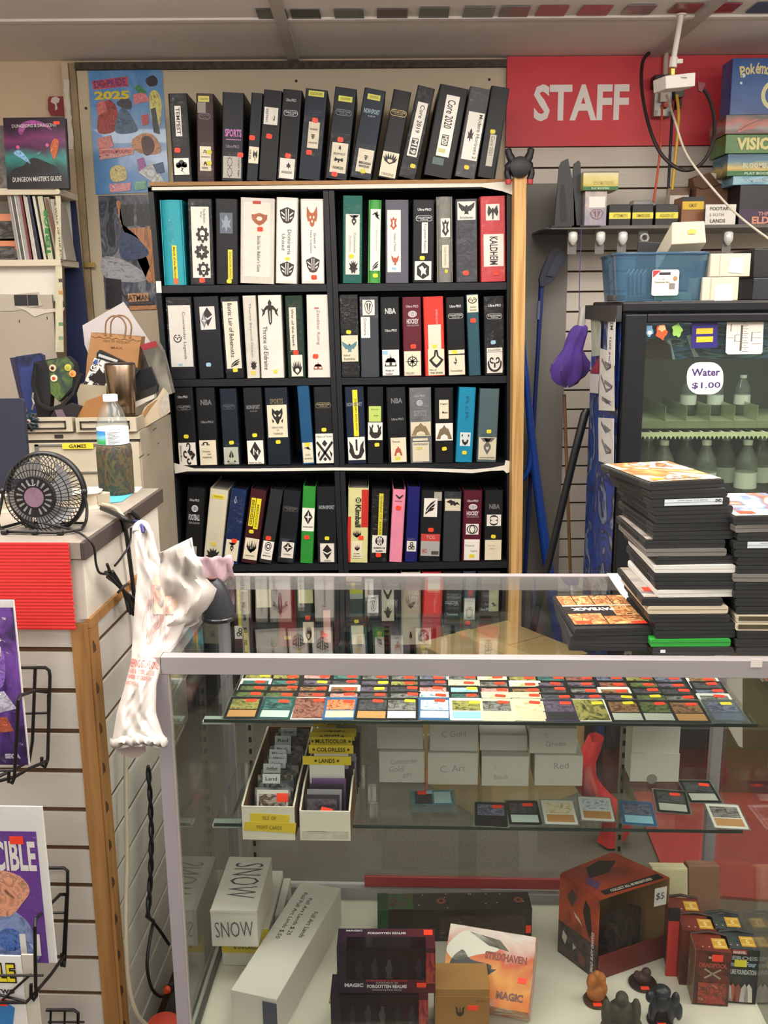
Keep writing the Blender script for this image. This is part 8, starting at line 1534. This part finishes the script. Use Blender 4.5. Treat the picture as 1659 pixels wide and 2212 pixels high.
# ------------------------------------------------------------------ things on top of the case
ZC = .9712
dvd0 = mat('2a2b2c', .38); thk = .0133
def dvd(label, u, u1, k, rz, col='k', top=None, group='disc cases in the tall stack', base=ZC, yoff=None, w=None, dep=.182, spine=None, vtop=None):
    z = base+k*(thk+.0001); v = 1410-(1410-1046)*k/20.5 if vtop is None else vtop
    p = DL(u, v, z+.004) if yoff is None else Vector((DL(u, 1400, z).x, yoff, 0)); 
    t = thing('disc_case', label, 'disc case', DW(p.x, p.y, z), RD+R(rz), group); w = w or .129
    m = {'k': dvd0, 'w': mat('d9d8d2', .4), 'g': mat('2f9a3a', .4), 'c': mat('77736e', .25), 'p': mat('c9bfa6', .45)}[col]
    pr = rrect(0, w, 0, thk-.0007, .003, 2); yy = .003
    part('case', MB().prism(pr, 0, dep), m, t)
    part('seam', MB().box(.001, w-.001, -.0003, .0, thk*.49, thk*.52).box(-.0003, 0, .004, dep-.004, thk*.49, thk*.52), mat('0c0d0e', .5) if col != 'w' else mat('a8a7a2', .5), t)
    if col == 'k': part('side_slot', MB().box(-.0006, .0, dep*.2, dep*.8, thk*.25, thk*.75), mat('101113', .6), t)
    if top: part('cover_sheet', MB().box(.004, w-.003, .004, dep-.004, thk+.0001, thk+.0006), top, t)
    if spine:
        part('spine_sheet', MB().box(.022, w-.012, -.0008, -.0003, .0015, thk-.0015), mat(spine, .4), t)
        part('spine_mark', MB().box(.022, w-.012, -.0012, -.0009, thk*.48, thk*.52), mat('8fa0a8', .4), t); text('DVD', .010, .005, mat('2a2a2c', .4), t, w-.019, thk*.6, -.0013, 0, .05); text('JACK AND THE BEAN', .05, .0022, mat('77808a', .4), t, w*.52, thk*.7, -.0013)
    return t, w
cov1 = art(501, ['d9c9b0','c08a4a','8a5a34','e0d4c0','6a4030','d0a060'], 1.6, 1.5); cov2 = art(502, ['c9b098','a8785a','e0d0c0','6a8ab0','8a5a44','d0c0b0'], 1.6, 1.5)
L1 = [(1402,14,'k'),(1403,9,'k'),(1406,8,'k'),(1412,7,'k'),(1414,5,'k'),(1410,6,'k'),(1411,4,'k'),(1392,3,'k'),(1394,2,'c'),(1415,4,'k'),(1413,1,'w'),(1412,2,'k'),(1415,1,'k'),(1420,3,'w'),(1386,1,'k'),(1399,2,'p'),(1402,1,'k'),(1415,2,'k'),(1416,3,'k'),(1405,2,'g'),(1410,1,'k')]
cn = {'k': 'black', 'w': 'white', 'g': 'green', 'c': 'clear grey', 'p': 'cream'}
for i, (u, rz, c) in enumerate(L1):
    k = 20-i
    t, w = dvd('%s disc case, %s from the top of the tall stack' % (cn[c], ordn[i]), u, None, k, rz, c, cov1 if i == 0 else (art(503, ['c9b9a8','8a7a70','d0c8c0','6a5a58'], 1.5, 1) if i in (7, 14) else None), spine='d3dde0' if i == 2 else None)
    if i == 0: part('title_print', MB().prism([(.03,.012),(.1,.018),(.1,.024),(.03,.02)], thk+.0007, thk+.0010, 'z'), mat('6a5a50', .5), t); part('price_sticker', MB().box(.016, .034, .012, .03, thk+.0008, thk+.0013), mat('f08a2c', .5), t)
    if i == 14: part('price_sticker', MB().box(.012, .03, .035, .055, thk+.0007, thk+.0013), mat(ORG, .5), t)
    if i == 20: part('white_spot', MB().box(.012, .02, -.0009, -.0003, .004, .009), mat('d0d8dc', .4), t)
L2 = [(1584,4,'k'),(1588,6,'c'),(1592,2,'k'),(1584,2,'k'),(1586,1,'k'),(1592,3,'k'),(1590,1,'k'),(1583,-1,'c'),(1588,2,'k'),(1584,1,'k'),(1588,2,'k'),(1590,1,'k'),(1590,0,'p'),(1589,0,'p'),(1592,2,'k'),(1588,1,'k'),(1590,1,'k')]
for i, (u, rz, c) in enumerate(L2):
    k = 16-i; t, w = dvd('%s disc case, %s from the top of the stack at the right edge' % (cn[c], ordn[i]), u, None, k, rz, c, cov2 if i == 0 else None, 'disc cases in the right edge stack', spine='cfd9dd' if i == 3 else None, vtop=1410-(1410-1128)*k/16.0)
    if i == 0: part('price_sticker', MB().box(.016, .042, .014, .032, thk+.0007, thk+.0013), mat(ORG, .5), t)
    if c == 'p': part('dark_core', MB().box(.004, w-.004, -.0008, -.0002, .003, thk-.003), mat('4a4430', .5), t)
pay = art(511, ['2a2422','c06a34','e0a060','6a3424','d98a4a','38302e'], 2.4, .8)
for i in range(3):
    p = Vector((.684+(.004 if i == 0 else -.002*i), .032+.003*i, 0)); k = 2-i; z = ZC+k*(thk+.0001)
    t = thing('disc_case', ['black disc case with orange picture grid cover lettered Payback', 'black disc case under the picture grid case', 'lowest black disc case of the low stack'][i], 'disc case', DW(p.x, p.y, z), RD+R([4, 1, -1][i]), 'disc cases in the low stack')
    w, dep = .127, .18; part('case', MB().prism(rrect(0, w, 0, thk-.0007, .003, 2), 0, dep), dvd0, t); part('seam', MB().box(.001, w-.001, -.0003, 0, thk*.49, thk*.52).box(-.0003, 0, .004, dep-.004, thk*.49, thk*.52), mat('0c0d0e', .5), t)
    if i == 0:
        part('cover_sheet', MB().box(.002, w-.002, .014, dep-.002, thk+.0001, thk+.0005), mat('2a2625', .35), t)
        for (x0, x1, y0, y1, s_) in ((.004,.03,.12,.172,1),(.032,.062,.12,.172,2),(.064,.094,.12,.172,3),(.096,.124,.12,.172,4),(.004,.06,.018,.072,5),(.062,.124,.018,.058,6),(.085,.124,.06,.112,7)):
            part('cover_picture', MB().box(x0, x1, y0, y1, thk+.0006, thk+.0009), art(520+s_, ['c06a34','e0a060','8a4a2c','f0c080','5a3424'], 2, 1), t)
        part('cover_band', MB().box(.004, .124, .113, .119, thk+.0006, thk+.0009), mat('d9c8b0', .4), t)
        vs_, fs = text_geo('PAYBACK', .06); part('lettering', MB().add([(.052-p[0]*.074, .095-p[1]*.016, thk+.0012) for p in vs_], fs), mat('e0d8cc', .4), t)
        for x0, x1, y0, y1 in ((.008,.034,.02,.034), (.1,.124,.016,.028)): part('price_sticker', MB().box(x0, x1, y0, y1, thk+.0010, thk+.0015), mat(ORG, .5), t)
P = [PZ(u, v, ZC+.0004) for u, v in ((1311,1239),(1372,1239),(1400,1300),(1352,1300))]; o = P[0]
t = single('paper_sheet', MB().prism([(p.x-o.x, p.y-o.y) for p in P], 0, .0006, 'z'), mat('d8cec4', .6), 'white paper sheet lying behind the tall disc case stack', 'paper', o)
# ------------------------------------------------------------------ behind the case
t = thing('cardboard_box', 'closed brown cardboard box on the floor behind the case', 'box', Vector((PZ(1150, 1330, .40).x-.085, 2.66, .0005)), R(33))
part('box', MB().box(-.19, .19, 0, .38, 0, .47), mat('947a50', .75, var=.06, scale=8), t, bevel=.003); part('tape', MB().box(-.03, .03, -.001, .381, .47, .4712), mat('a58c5e', .4), t); part('flap_seam', MB().box(-.19, .19, .189, .191, .4703, .4708), mat('5f4a2c', .8), t)
P = [PZ(u, v, .004) for u, v in ((1302,1560),(1452,1930),(1700,1950),(1760,1560))]; o = P[0]
single('floor_mat', MB().prism([(p.x-o.x, p.y-o.y) for p in P], 0, .008, 'z'), mat('7d1f20', .8, var=.12, scale=90, bump=.3), 'dark red floor mat behind the right end of the case', 'mat', Vector((o.x, o.y, .0008)))
o = PY(1330, 1600, 2.45); t = thing('red_sack', 'bright red crumpled sack on the floor behind the white boxes', 'sack', Vector((o.x, o.y, .0095)))
G4 = [[Vector(((.026+.016*math.sin(math.pi*i/8+.5))*math.cos(a)*(1+.25*math.sin(3*a+i))+.03*math.sin(i*.9)-.01*i, .035*math.sin(a)*(1+.2*math.cos(2*a+i*.7)), .33*i/8)) for a in [2*math.pi*k/18 for k in range(19)]] for i in range(9)]
part('body', MB().sheet(G4), mat('b0262a', .5), t, smooth=60)
YQ = DW(.93, CD+.004, 0).y
P = [PY(u, v, YQ) for u, v in ((1520,1440),(1604,1440),(1604,1615),(1596,1612),(1560,1548),(1530,1500))]; o = P[0]
t = thing('poster_board', 'pointed white board hanging on the rear rail at the right end of the case', 'board', o); part('sheet', MB().prism([(p.x-o.x, p.z-o.z) for p in P], 0, .003), mat('c9c2c0', .6), t)
Q = [PY(u, v, YQ-.001) for u, v in ((1600-58+5,1446),(1563,1450),(1548,1476))]; part('colour_print', MB().prism([(p.x-o.x, p.z-o.z) for p in Q], -.0022, -.0012), mat('6a8a3a', .5), t)
